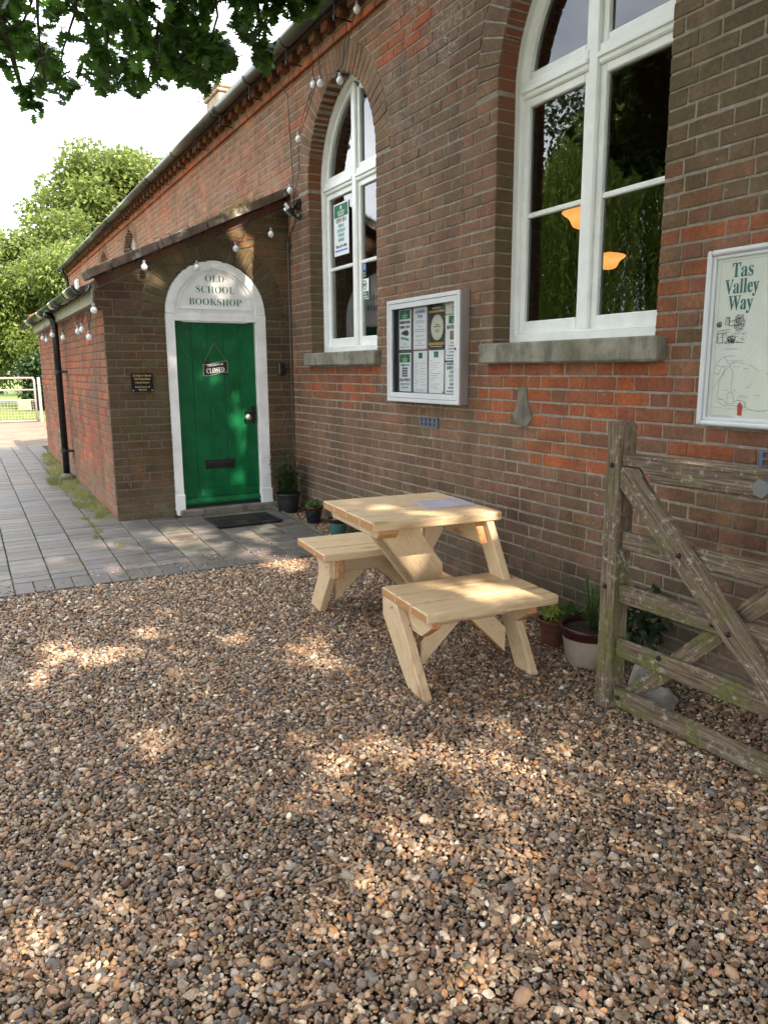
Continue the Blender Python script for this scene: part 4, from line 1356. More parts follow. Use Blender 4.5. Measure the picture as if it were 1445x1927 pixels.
wallb = [(-5.452, -0.06, 4.129), (-5.756, -0.06, 3.737), (-6.124, -0.06, 3.83), (-6.262, -0.06, 3.86), (-6.607, -0.06, 3.521), (-6.836, -0.06, 3.134)]
tops = [bulb_at(sl, p) for p in wallb]
cb = MB()
cb.tube([(-1.0, -0.05, 4.2)] + [tuple(v) for v in catenary((-1.0, -0.05, 4.2), tops[0], 0.05)][1:], 0.0035, 5)
for a, b, s_ in ((tops[0], tops[1], 0.02), (tops[1], tops[2], 0.0), (tops[2], tops[3], 0.04)):
    cb.tube(catenary(a, b, s_), 0.0035, 5)
cb.tube([tops[3], (-6.20, -0.1, 4.10)], 0.0035, 5); cb.tube([tops[2], (-6.08, -0.1, 4.10)], 0.0035, 5)
cb.tube(catenary(tops[3] + Vector((0.02, 0, -0.05)), tops[4], -0.015), 0.0035, 5); cb.tube(catenary(tops[3] + Vector((0.05, 0, -0.06)), tops[4] + Vector((0.03, 0, -0.02)), 0.02), 0.0035, 5)
cb.tube([(-6.97, -0.1, 4.12), (-6.93, -0.02, 3.98), (-6.88, -0.02, 3.5), (-6.86, -0.02, 3.2), (-6.84, -0.02, 2.9)], 0.0045, 5)
cb.tube([tops[4], (-6.70, -0.02, 3.3), (-6.83, -0.03, 3.05), (-6.98, -0.05, 2.75), (-7.0, -0.05, 2.72)], 0.003, 5)
cb.build('cable', M['cable'], sl)
sp = thing('string_lights', (-7.0, -0.9, 2.6), 'string of globe lights crossing the porch front above the green door', 'string lights')
pb = [(-7.0, -0.199, 2.765), (-7.0, -0.548, 2.611), (-7.0, -0.921, 2.42), (-7.0, -1.388, 2.397)]
tp = [bulb_at(sp, p) for p in pb]
cb = MB(); cb.tube(catenary((-7.02, -0.03, 2.85), tp[0], 0.03), 0.0035, 5)
for a, b in zip(tp[:-1], tp[1:]): cb.tube(catenary(a, b, -0.03 if a is tp[1] else 0.035), 0.0035, 5)
cb.tube([tp[3], (-6.99, -1.50, 2.54), (-6.905, -1.55, 2.63), (-7.0, -1.6, 2.60)], 0.0035, 5)
cb.tube([tp[1], (-7.03, -0.45, 2.75), (-7.05, -0.35, 2.95)], 0.0035, 5)
for ys in (-0.95, -1.12, -1.20, -1.45):
    zc = 3.125 + SL * ys
    cb.tube([(PX + 0.03, ys, zc - 0.01), (PX + 0.094, ys - 0.01, zc + 0.0), (PX + 0.094, ys - 0.04, zc + 0.085), (PX - 0.1, ys - 0.06, zc + 0.095)], 0.0035, 5)
cb.build('cable', M['cable'], sp)
s3 = thing('string_lights', (-9.0, -1.85, 1.95), 'string of globe lights drooping below the black gutter on the red side wall', 'string lights')
sb = [(-6.99, -1.835, 2.015), (-7.25, -1.85, 1.80), (-7.65, -1.85, 1.885), (-7.93, -1.85, 1.88), (-9.135, -1.85, 1.868), (-9.72, -1.90, 1.922), (-10.9, -1.85, 1.905), (-11.4, -1.85, 1.949)]
tb = [bulb_at(s3, p) for p in sb]
cb = MB()
for a, b in zip(tb[:-1], tb[1:]):
    m_ = (a + b) / 2 + Vector((0, 0.03, 0.13)); cb.tube([a, a.lerp(m_, 0.5) + Vector((0, 0, .04)), m_, m_.lerp(b, 0.5) + Vector((0, 0, .04)), b], 0.0035, 5)
cb.build('cable', M['cable'], s3)

# ---------------------------------------------------------------- notice board
def plate(name, x0, x1, z0, z1, y, mat, parent=None, th=0.0012, **k):
    mb = MB(); mb.box((x0, y, z0), (x1, y + th, z1)); return mb.build(name, mat, parent, **k)
NBX0, NBX1, NBZ0, NBZ1 = -4.992, -4.05, 1.270, 1.997
nb = thing('notice_board', (-4.52, -0.04, 1.27), 'pale aluminium framed notice case full of pinned papers on the brick wall', 'notice board')
mb = MB(); mb.box((NBX0, -0.070, NBZ0), (NBX0 + 0.006, -0.004, NBZ1)); mb.box((NBX1 - 0.006, -0.070, NBZ0), (NBX1, -0.004, NBZ1)); mb.box((NBX0 + .006, -0.070, NBZ0), (NBX1 - .006, -0.004, NBZ0 + 0.006)); mb.box((NBX0 + .006, -0.070, NBZ1 - 0.006), (NBX1 - .006, -0.004, NBZ1)); mb.box((NBX0 + .006, -0.012, NBZ0 + .006), (NBX1 - .006, -0.004, NBZ1 - .006))
mb.build('case', M['alu'], nb)
mb = MB(); w1, w2 = 0.026, 0.06
def ringframe(mb, x0, x1, z0, z1, w, ya, yb, ch=0.002):
    mb.box((x0, ya, z0), (x0 + w, yb, z1), ch, grain=2); mb.box((x1 - w, ya, z0), (x1, yb, z1), ch, grain=2)
    mb.box((x0 + w, ya, z0), (x1 - w, yb, z0 + w), ch); mb.box((x0 + w, ya, z1 - w), (x1 - w, yb, z1), ch)
ringframe(mb, NBX0, NBX1, NBZ0, NBZ1, w1, -0.082, -0.070)
mb.build('outer_frame', M['alu_pale'], nb)
mb = MB(); ringframe(mb, NBX0 + w1 + .003, NBX1 - w1 - .003, NBZ0 + w1 + .003, NBZ1 - w1 - .003, 0.036, -0.080, -0.066)
dr = mb.build('door_frame', M['alu_pale'], nb)
plate('backing', NBX0 + .007, NBX1 - .007, NBZ0 + .007, NBZ1 - .007, -0.015, simple('grey felt', (0.12, 0.12, 0.135), 0.9), nb)
mb = MB(); mb.add([(NBX0 + .06, -0.0665, NBZ0 + .06), (NBX1 - .06, -0.0665, NBZ0 + .06), (NBX1 - .06, -0.0665, NBZ1 - .06), (NBX0 + .06, -0.0665, NBZ1 - .06)], [(0, 1, 2, 3)]); mb.build('glass', M['glass_clear'], dr)
mb = MB(); mb.lathe([(0.008, 0), (0.008, 0.004), (0, 0.005)], (NBX1 - 0.045, -0.08, 1.63), 10, axis=(0, -1, 0)); mb.build('lock', M['black_iron'], dr)

def bars(parent, x0, x1, zs, y, mat, h=0.0035, frac=None, left=False):
    mb = MB()
    for i, z in enumerate(zs):
        f = frac[i % len(frac)] if frac else 1.0
        c = (x0 + x1) / 2; w = (x1 - x0) * f / 2
        a, b = (x0, x0 + 2 * w) if left else (c - w, c + w)
        k = a
        while k < b:
            L = R.uniform(0.008, 0.022); e = min(k + L, b)
            mb.box((k, y, z - h / 2), (e, y + 0.0006, z + h / 2)); k = e + 0.003
    mb.build('printed_lines', mat, parent)

def poster(x0, x1, z1, z0, label, mat='paper', y=-0.020, grp='papers pinned in the notice case'):
    t_ = thing('poster', ((x0 + x1) / 2, y, z0), label, 'poster', grp)
    plate('sheet', x0, x1, z0, z1, y, M[mat], t_, 0.0008)
    return t_
YP = -0.0212
def head(t_, x0, x1, z0, z1, y=YP):
    plate('green_band', x0, x1, z0, z1, y, M['ink_green'], t_, 0.0008)
    c = (x0 + x1) / 2; h = z1 - z0
    text('OLD SCHOOL', h * 0.24, (c, y - 0.0004, z0 + h * 0.42), 'Y', M['ink_white'], t_, width=(x1 - x0) * 0.5)
    text('BOOKSHOP', h * 0.24, (c, y - 0.0004, z0 + h * 0.18), 'Y', M['ink_white'], t_, width=(x1 - x0) * 0.42)
    mb = MB(); mb.prism([(c - h * .05, z0 + h * .6), (c + h * .05, z0 + h * .6), (c + h * .05, z0 + h * .78), (c, z0 + h * .88), (c - h * .05, z0 + h * .78)], (0, 0, 0), (1, 0, 0), (0, 0, 1), (0, -1, 0), -y, -y + 0.0006); mb.build('emblem', M['ink_white'], t_)
# column 1
A = poster(-4.915, -4.745, 1.93, 1.645, 'book ordering poster under a green band, upper left in the notice case')
head(A, -4.905, -4.758, 1.862, 1.925)
text('ORDER YOUR', 0.030, (-4.83, YP - .0004, 1.838), 'Y', M['ink'], A, width=0.145); text('BOOKS', 0.028, (-4.865, YP - .0004, 1.805), 'Y', M['ink'], A, width=0.066); text('HERE', 0.028, (-4.79, YP - .0004, 1.805), 'Y', M['ink_teal'], A, width=0.055)
mb = MB(); mb.prism([(-4.885, 1.76), (-4.86, 1.775), (-4.80, 1.785), (-4.775, 1.765), (-4.785, 1.742), (-4.84, 1.747)][::-1], (0, 0, 0), (1, 0, 0), (0, 0, 1), (0, -1, 0), -YP, -YP + .0006); mb.build('picture', M['ink'], A)
mb = MB(); mb.prism([(-4.89, 1.722), (-4.775, 1.705), (-4.775, 1.723), (-4.88, 1.738)], (0, 0, 0), (1, 0, 0), (0, 0, 1), (0, -1, 0), -YP, -YP + .0006); mb.build('picture', M['ink_teal'], A)
bars(A, -4.90, -4.76, (1.685, 1.663), YP, M['ink_grey'], 0.006, (0.3, 0.95))
B = poster(-4.915, -4.745, 1.620, 1.342, 'half price poster under a green band, lower left in the notice case')
head(B, -4.905, -4.758, 1.552, 1.612)
text("1000's OF", 0.024, (-4.83, YP - .0004, 1.532), 'Y', M['ink_teal'], B, width=0.12)
mb = MB()
for i in range(3):
    for j in range(4): mb.box((-4.868 + i * 0.026, YP, 1.448 + j * 0.018), (-4.868 + i * 0.026 + 0.021, YP + .0006, 1.448 + j * 0.018 + 0.014))
mb.build('picture', M['ink'], B)
text('HALF PRICE', 0.030, (-4.83, YP - .0004, 1.425), 'Y', M['ink'], B, width=0.15); bars(B, -4.9, -4.76, (1.400, 1.39), YP, M['ink_teal'], 0.006, (0.95,)); bars(B, -4.9, -4.76, (1.370,), YP, M['ink_grey'], 0.010, (0.7,))
# column 2
Cp = poster(-4.715, -4.53, 1.935, 1.640, 'pink edged luncheon club sheet in the notice case beside the black poster')
mb = MB(); ringframe(mb, -4.712, -4.533, 1.644, 1.932, 0.004, YP, YP + .0006, 0); mb.build('printed_border', simple('pink ink', (0.62, 0.36, 0.50), .6), Cp)
text('LUNCHEON', 0.030, (-4.622, YP - .0004, 1.900), 'Y', M['ink_blue'], Cp, width=0.13); text('CLUB', 0.030, (-4.622, YP - .0004, 1.868), 'Y', M['ink_blue'], Cp, width=0.06)
bars(Cp, -4.70, -4.545, (1.838, 1.825, 1.80, 1.778, 1.765, 1.735, 1.705, 1.685, 1.67), YP, M['ink_grey'], 0.004, (0.7, 0.8, 0.3, 0.95, 0.9))
D = poster(-4.71, -4.525, 1.630, 1.338, 'sheet with small green square above two print columns in the notice case')
plate('green_square', -4.64, -4.59, 1.578, 1.618, YP, M['ink_green'], D, 0.0008)
bars(D, -4.70, -4.62, [1.545 - i * 0.016 for i in range(11)], YP, M['ink_grey'], 0.003, (0.9, 0.6, 0.4, 0.7), True); bars(D, -4.61, -4.53, [1.545 - i * 0.019 for i in range(9)], YP, M['ink_grey'], 0.003, (0.9, 0.3, 0.8, 0.6), True); bars(D, -4.7, -4.535, (1.36, 1.35), YP, M['ink_grey'], 0.003, (.8,))
# column 3
E_ = poster(-4.505, -4.315, 1.940, 1.640, 'black poster with a large cream oval emblem in the notice case', 'ink_black')
bars(E_, -4.47, -4.36, (1.912,), YP, M['ink_grey'], 0.012, (0.9,)); plate('gold_band', -4.505, -4.315, 1.882, 1.897, YP, M['ink_gold'], E_, 0.0006); plate('gold_band', -4.505, -4.315, 1.665, 1.683, YP, M['ink_gold'], E_, 0.0006)
mb = MB(); mb.prism([(-4.40 + 0.078 * math.cos(a), 1.782 + 0.085 * math.sin(a)) for a in [2 * math.pi * i / 32 for i in range(32)]], (0, 0, 0), (1, 0, 0), (0, 0, 1), (0, -1, 0), -YP, -YP + .0006); mb.build('oval_emblem', M['ink_cream'], E_)
mb = MB()
for i in range(32):
    a = 2 * math.pi * i / 32; mb.lathe([(0.003, 0), (0.0, 0.0005)], (-4.40 + 0.069 * math.cos(a), YP - 0.0006, 1.782 + 0.076 * math.sin(a)), 6, axis=(0, -1, 0))
mb.build('dotted_border', M['ink_black'], E_)
bars(E_, -4.445, -4.355, (1.80, 1.788, 1.765, 1.753), YP - .0008, M['ink'], 0.006, (0.5, 1.0, 0.6, 0.5)); bars(E_, -4.49, -4.33, (1.655,), YP, M['ink_cream'], 0.005, (0.9,))
F_ = poster(-4.505, -4.315, 1.630, 1.338, 'white typed letter with small green square, right of the two column sheet')
plate('green_square', -4.44, -4.385, 1.582, 1.622, YP, M['ink_green'], F_, 0.0008)
bars(F_, -4.49, -4.35, [1.56 - i * 0.0145 for i in range(14)], YP, M['ink_grey'], 0.003, (0.2, 0.9, 0.7, 0.75, 0.5), True)
# column 4
G_ = poster(-4.300, -4.085, 1.938, 1.862, 'narrow grey card along the top right of the notice case', 'ink_cream')
bars(G_, -4.24, -4.12, (1.925, 1.905, 1.885), YP, M['ink_grey'], 0.007, (0.6, 0.9, 0.7))
H_ = poster(-4.300, -4.085, 1.856, 1.560, 'white book club poster under a green band, right side of the notice case')
head(H_, -4.26, -4.125, 1.800, 1.850)
text('BOOK CLUB', 0.036, (-4.192, YP - .0004, 1.775), 'Y', M['ink'], H_, width=0.18)
plate('picture', -4.245, -4.145, 1.695, 1.752, YP, M['ink_brown'], H_, 0.0006); bars(H_, -4.27, -4.11, (1.675, 1.655, 1.635, 1.615), YP, M['ink_grey'], 0.008, (0.6, 0.8, 0.95, 0.75)); bars(H_, -4.28, -4.10, (1.592,), YP, M['ink_teal'], 0.007); bars(H_, -4.28, -4.10, (1.572,), YP, M['ink_blue'], 0.006)
I_ = poster(-4.300, -4.085, 1.545, 1.338, 'white opening hours poster low at the right of the notice case')
plate('green_band', -4.285, -4.10, 1.530, 1.540, YP, M['ink_green'], I_, 0.0006)
text('OPEN 10-4', 0.034, (-4.192, YP - .0004, 1.508), 'Y', M['ink'], I_, width=0.17)
for i, s_ in enumerate(('FRIDAY', 'SATURDAY', 'SUNDAY', 'MONDAY')): text(s_, 0.025, (-4.192, YP - .0004, 1.482 - i * 0.027), 'Y', M['ink_teal'], I_, width=0.1 if s_ != 'SATURDAY' else 0.125)
bars(I_, -4.27, -4.11, (1.378,), YP, M['ink'], 0.008, (.9,)); bars(I_, -4.28, -4.10, (1.355,), YP, M['ink_blue'], 0.008)
mb = MB()
for (x, z, c) in ((-4.725, 1.637, 0), (-4.54, 1.635, 0), (-4.325, 1.638, 1), (-4.495, 1.637, 1), (-4.70, 1.345, 2), (-4.515, 1.345, 2), (-4.32, 1.345, 2), (-4.31, 1.85, 2), (-4.305, 1.565, 0), (-4.755, 1.64, 1)):
    mb.lathe([(0.004, 0), (0.0045, 0.005), (0, 0.006)], (x, -0.0215, z), 8, axis=(0, -1, 0), mi=c)
mb.build('drawing_pin', [M['ink_red'], M['ink_blue'], M['ink_gold']], nb)

# ---------------------------------------------------------------- papers on the window
wp = thing('window_poster', (-6.255, 0.176, 2.51), 'opening hours poster with green head stuck inside the narrow arched window', 'poster')
YW = 0.174
plate('sheet', -6.402, -6.108, 2.506, 2.948, YW + 0.001, M['paper'], wp, 0.001)
plate('green_band', -6.388, -6.122, 2.83, 2.935, YW, M['ink_green'], wp, 0.0008)
text('OLD SCHOOL', 0.028, (-6.255, YW - .0006, 2.872), 'Y', M['ink_white'], wp, width=0.14); text('BOOKSHOP', 0.028, (-6.255, YW - .0006, 2.848), 'Y', M['ink_white'], wp, width=0.12)
mb = MB(); mb.box((-6.27, YW - .0006, 2.892), (-6.24, YW, 2.92)); mb.build('emblem', M['ink_white'], wp)
text('OPEN 10-4', 0.055, (-6.255, YW - .0002, 2.80), 'Y', M['ink'], wp, width=0.20)
for i, s_ in enumerate(('FRIDAY', 'SATURDAY', 'SUNDAY', 'MONDAY')): text(s_, 0.040, (-6.255, YW - .0002, 2.755 - i * 0.040), 'Y', M['ink_teal'], wp, width=0.12 if s_ != 'SATURDAY' else 0.16)
text('Sign up for offers', 0.036, (-6.255, YW - .0002, 2.585), 'Y', M['ink'], wp, width=0.22); bars(wp, -6.375, -6.135, (2.547,), YW, M['ink_blue'], 0.014)
cs = thing('card_payment_sticker', (-5.84, 0.176, 2.27), 'blue card payment sticker on the lower glass of the narrow arched window', 'sticker')
plate('backing', -5.903, -5.785, 2.262, 2.395, YW + .001, M['ink_black'], cs, 0.001); plate('blue_panel', -5.900, -5.80, 2.325, 2.392, YW, M['ink_blue'], cs, 0.001)
mb = MB(); ringframe(mb, -5.838, -5.815, 2.34, 2.378, 0.004, YW - .0006, YW, 0); mb.box((-5.89, YW - .0006, 2.355), (-5.852, YW, 2.361)); mb.build('symbol', M['ink_white'], cs)
mb = MB()
for i in range(4): mb.box((-5.893 + i * 0.022, YW, 2.300), (-5.880 + i * 0.022, YW + .0006, 2.311)); mb.box((-5.885 + i * 0.022, YW, 2.277), (-5.872 + i * 0.022, YW + .0006, 2.288))
mb.build('card_symbols', M['ink_cream'], cs)
ds = thing('dogs_welcome_sticker', (-5.82, 0.176, 2.09), 'green and white dogs welcome sticker below the blue one on the window', 'sticker')
plate('sheet', -5.888, -5.750, 2.090, 2.258, YW + .001, M['paper'], ds, 0.001); plate('green_panel', -5.882, -5.756, 2.096, 2.155, YW, M['ink_green'], ds, 0.0008)
mb = MB()
for i in range(24):
    a0, a1 = 2 * math.pi * i / 24, 2 * math.pi * (i + 1) / 24
    mb.prism([(-5.819 + r_ * math.cos(a), 2.207 + r_ * math.sin(a) * 1.1) for r_, a in ((0.029, a0), (0.036, a0), (0.036, a1), (0.029, a1))], (0, 0, 0), (1, 0, 0), (0, 0, 1), (0, -1, 0), -YW, -YW + .0006)
mb.build('circle', M['ink_green'], ds)
mb = MB(); mb.prism([(-5.84, 2.19), (-5.833, 2.19), (-5.832, 2.205), (-5.815, 2.205), (-5.813, 2.19), (-5.806, 2.19), (-5.805, 2.212), (-5.797, 2.214), (-5.799, 2.222), (-5.809, 2.228), (-5.815, 2.216), (-5.836, 2.216), (-5.843, 2.225), (-5.841, 2.21)], (0, 0, 0), (1, 0, 0), (0, 0, 1), (0, -1, 0), -YW, -YW + .0007)
mb.build('dog_shape', M['ink_black'], ds)
text('Dogs', 0.032, (-5.819, YW - .0006, 2.138), 'Y', M['ink_white'], ds, width=0.06); text('welcome', 0.030, (-5.819, YW - .0006, 2.112), 'Y', M['ink_white'], ds, width=0.09)

# ---------------------------------------------------------------- map board
mbd = thing('map_board', (-1.75, -0.03, 1.25), 'framed walking trail map board with teal title on the brick wall', 'map board')
BX0, BX1, BZ0, BZ1 = -2.252, -1.15, 1.250, 1.990
mb = MB()
for x, z in ((BX0, None), (BX1, None)): pass
ringframe(mb, BX0, BX1, BZ0, BZ1, 0.022, -0.052, -0.004, 0.007); ringframe(mb, BX0 + .022, BX1 - .022, BZ0 + .022, BZ1 - .022, 0.016, -0.036, -0.012, 0.003)
mb.build('frame', M['alu_pale'], mbd)
pan = plate('panel', BX0 + .038, BX1 - .038, BZ0 + .038, BZ1 - .038, -0.022, simple('off white map print', (0.76, 0.77, 0.72), 0.35, 0, None, 0.06, 2), mbd, 0.003)
mb = MB(); mb.add([(BX0 + .036, -0.031, BZ0 + .036), (BX1 - .036, -0.031, BZ0 + .036), (BX1 - .036, -0.031, BZ1 - .036), (BX0 + .036, -0.031, BZ1 - .036)], [(0, 1, 2, 3)]); mb.build('glass', M['glass_clear'], mbd)
YM = -0.0228
teal = simple('dark teal title ink', (0.035, 0.17, 0.15), 0.5)
for s_, z, w in (('Tas', 1.898, 0.098), ('Valley', 1.832, 0.158), ('Way', 1.765, 0.115)):
    text(s_, 0.085, (-2.092, YM - .0004, z), 'Y', teal, mbd, width=w)
# engraved church scene
rr_ = random.Random(3)
mb = MB()
def ln(a, b, w=0.0008, m=mb):
    a, b = Vector((a[0], a[1])), Vector((b[0], b[1])); d = (b - a)
    if d.length < 1e-6: return
    d.normalize(); q = Vector((-d.y, d.x)) * w
    pl = [tuple(a - q), tuple(b - q), tuple(b + q), tuple(a + q)]
    m.add([(p[0], YM, p[1]) for p in pl], [(0, 1, 2, 3)])
cx0, cz0 = -2.125, 1.655
def S(u, v): return (cx0 + u, cz0 + v)
for a, b in (((-.03, .055), (-.03, .02)), ((-.03, .055), (-.012, .055)), ((-.012, .055), (-.012, .02)), ((-.012, .035), (.035, .05)), ((-.012, .02), (.04, .02)), ((-.065, .0), (-.01, .004)), ((-.065, 0), (-.065, -.045)), ((-.06, -.012), (-.02, -.008)), ((-.04, -.01), (-.04, -.05)), ((-.07, -.05), (.06, -.052))):
    ln(S(*a), S(*b), 0.0012)
for k in range(420):
    a = rr_.uniform(0, 6.28); q = rr_.random() ** .5
    u, v = 0.035 + .026 * q * math.cos(a), .03 + .036 * q * math.sin(a)
    ln(S(u, v), S(u + rr_.uniform(-.004, .004), v + rr_.uniform(-.005, .005)), 0.0006)
for k in range(110):
    a = rr_.uniform(0, 6.28); q = rr_.random() ** .5
    u, v = -.062 + .014 * q * math.cos(a), .025 + .013 * q * math.sin(a); ln(S(u, v), S(u + .003, v + .004), 0.0006)
    u, v = 0 + .022 * q * math.cos(a), -.037 + .015 * q * math.sin(a); ln(S(u, v), S(u + .005, v + .001), 0.001)
for k in range(160):
    u, v = rr_.uniform(-.075, .07), rr_.uniform(-.058, -.005); ln(S(u, v), S(u + rr_.uniform(.002, .009), v + rr_.uniform(-.002, .002)), 0.0005)
for k in range(40):
    u = rr_.uniform(-.03, -.013); v = rr_.uniform(.02, .054); ln(S(u, v), S(u, v + .004), 0.0006)
mb.build('engraved_picture', M['ink'], mbd)
mb = MB()
bx0, bz0 = -2.12, 1.44
roads = [[(-.075, .05), (-.06, .085), (-.03, .105), (.02, .11)], [(-.03, .105), (0, .07), (.02, .04), (.015, -.03)], [(-.08, -.04), (-.02, .05), (.03, .09)], [(-.02, .045), (-.045, 0), (-.05, -.07), (-.02, -.075), (0, -.095), (.03, -.09), (.05, -.075), (.08, -.08), (.1, -.11), (.15, -.12)], [(0, -.095), (-.002, -.05), (.02, -.04), (.035, -.085)], [(-.05, -.08), (-.02, -.1), (.03, -.1), (.09, -.105)], [(-.06, .07), (-.02, .06), (-.03, .03)], [(-.075, .04), (-.05, .03), (-.04, .06)], [(.09, -.08), (.085, -.11)], [(.15, -.12), (.25, -.1), (.33, -.13), (.5, -.12)]]
for rd in roads:
    for a, b in zip(rd[:-1], rd[1:]): ln((bx0 + a[0], bz0 + a[1]), (bx0 + b[0], bz0 + b[1]), 0.0011, mb)
for a, b in (((.0, .088), (.06, .088)), ((.0, .08), (.06, .08)), ((.05, -.058), (.1, -.058)), ((.05, -.066), (.1, -.066)), ((-.075, -.145), (.03, -.145)), ((-.075, -.15), (.04, -.15)), ((-.075, -.155), (.02, -.155))): ln((bx0 + a[0], bz0 + a[1]), (bx0 + b[0], bz0 + b[1]), 0.0007, mb)
for k in range(60):
    u_ = rr_.uniform(-2.19, -1.3); z_ = rr_.uniform(1.30, 1.53); ln((u_, z_), (u_ + rr_.uniform(.008, .03), z_), 0.0009, mb)
for k in range(14):
    u_ = rr_.uniform(-2.18, -1.3); z_ = rr_.uniform(1.32, 1.52); ln((u_, z_), (u_ + rr_.uniform(-.05, .05), z_ + rr_.uniform(-.05, .05)), 0.0007, mb)
ln((-2.20, 1.33), (-1.2, 1.33 - 0.03), 0.0006, mb); ln((-2.196, 1.94), (-1.2, 1.94), 0.0006, mb); ln((-2.196, 1.94), (-2.196, 1.3), 0.0006, mb)
ln((-2.15, 1.578), (-2.09, 1.578), 0.0012, mb)
mb.build('map_lines', M['ink_grey'], mbd)
mb = MB(); mb.add([(p[0], YM - .0004, p[1]) for p in [(-2.065, 1.30), (-2.045, 1.298), (-2.042, 1.34), (-2.058, 1.358), (-2.068, 1.342)]], [(0, 1, 2, 3, 4)]); mb.build('red_marker', M['ink_red'], mbd)
tt = T('printed landscape picture'); pp_ = tt.geo(); tx = tt.sep(pp_)
cc_ = tt.mix(tt.rng(tt.noise(pp_, 22, 5), 0.4, 0.6), (0.45, 0.30, 0.17), (0.13, 0.10, 0.06)); cc_ = tt.mix(tt.rng(tx[2], 1.55, 1.48), cc_, (0.55, 0.36, 0.17)); tt.color(cc_); tt.set(Roughness=0.4)
mb = MB(); mb.prism([(-1.74 + .20 * math.cos(a) * (1 + .04 * math.sin(5 * a)), 1.59 + .14 * math.sin(a)) for a in [2 * math.pi * i / 30 for i in range(30)]], (0, 0, 0), (1, 0, 0), (0, 0, 1), (0, -1, 0), .0222, .0232); mb.build('printed_picture', tt.m, mbd)

# ---------------------------------------------------------------- interior lamps
def lamp(p, r_, label):
    l_ = thing('pendant_lamp', p, label, 'lamp', 'glowing lamps seen through the large window')
    t = T('glowing lamp shade'); t.color((0.8, 0.4, 0.12)); gz_ = t.sep(t.geo())[2]; t.l(t.ramp(t.rng(gz_, p[2] - .13, p[2] + .1), [(0.0, (1.0, 0.33, 0.06)), (0.45, (1.0, 0.46, 0.13)), (1.0, (0.80, 0.24, 0.04))]), t.b.inputs['Emission Color']); t.b.inputs['Emission Strength'].default_value = 0.55
    mb = MB(); mb.lathe([(0.02, -0.56 * r_), (0.30 * r_, -0.57 * r_), (0.46 * r_, -0.50 * r_), (0.55 * r_, -0.36 * r_), (0.62 * r_, -0.20 * r_), (0.74 * r_, -0.06 * r_), (0.90 * r_, 0.04 * r_), (0.99 * r_, 0.12 * r_), (1.0 * r_, 0.17 * r_), (0.90 * r_, 0.24 * r_), (0.60 * r_, 0.32 * r_), (0.2 * r_, 0.38 * r_), (0.04, 0.40 * r_)], p, 24)
    mb.build('shade', t.m, l_, smooth=True)
    mb = MB(); mb.tube([(p[0], p[1], p[2] + .38 * r_), (p[0], p[1], 4.25)], 0.006, 6); mb.build('flex', M['cable'], l_)
lamp((-5.70, 2.5, 2.95), 0.205, 'glowing orange pendant lamp seen behind the mullion of the large window')
lamp((-6.93, 4.1, 2.80), 0.20, 'lower glowing orange pendant lamp seen in the right lower pane')

# ---------------------------------------------------------------- picnic table
TA = math.radians(-5.2); TC = Vector((-3.505, -0.785, 0.0))
TU = Vector((math.cos(TA), math.sin(TA), 0)); TV = Vector((-math.sin(TA), math.cos(TA), 0)); TZ = Vector((0, 0, 1))
tb_ = thing('picnic_table', TC, 'new pale pine picnic table with attached seats standing on the gravel', 'table')
PM = [M['pine'], M['pine_end']]
def tw(u, v, z): return TC + TU * u + TV * v + TZ * z
def plank(name, u0, u1, v0, v1, z0, z1, grain='v', ch=0.004):
    mb = MB(); c = tw((u0 + u1) / 2, (v0 + v1) / 2, (z0 + z1) / 2)
    hu, hv, hz = abs(u1 - u0) / 2, abs(v1 - v0) / 2, abs(z1 - z0) / 2
    if grain == 'v': mb.obox(c, [TV, -TU, TZ], (hv, hu, hz), ch, capmi=1)
    elif grain == 'u': mb.obox(c, [TU, TV, TZ], (hu, hv, hz), ch, capmi=1)
    return mb.build(name, PM, tb_)
def uz(name, poly, v0, v1, grain, ends=(), ch=0.004):
    "polygon in (u,z), thickness v0..v1"
    mb = MB()
    if area(poly) < 0: poly = poly[::-1]
    # U x Z = N  -> N = -TV for U=TU
    mb.prism(poly, TC, TU, TZ, -TV, -v1, -v0, ch, grain=grain, endmi=1, ends=ends)
    return mb.build(name, PM, tb_)
def vz(name, poly, u0, u1, grain, ends=(), ch=0.004):
    mb = MB()
    if area(poly) < 0: poly = poly[::-1]
    mb.prism(poly, TC, TV, TZ, TU, u0, u1, ch, grain=grain, endmi=1, ends=ends)
    return mb.build(name, PM, tb_)
th = 0.046
n = 4
for k in range(n):
    a = -0.372 + 0.744 * k / n; plank('tabletop_plank', a + 0.0028, a + 0.744 / n - 0.0028, -0.375 + R.uniform(0, .002), 0.372, 0.755 - th, 0.755 + R.uniform(-.001, .001), ch=0.006)
def seat(u0, u1, n, dv=0.0):
    for k in range(n):
        a = u0 + (u1 - u0) * k / n; plank('seat_plank', a + 0.0028, a + (u1 - u0) / n - 0.0028, -0.36 + dv + R.uniform(0, .002), 0.355 + dv, 0.432 - th, 0.432 + R.uniform(-.001, .001), ch=0.006)
seat(0.372, 0.872, 3, 0.024); seat(-0.868, -0.350, 3, -0.025)
SZ = 0.432 - th - 0.001; TZt = 0.755 - th - 0.001
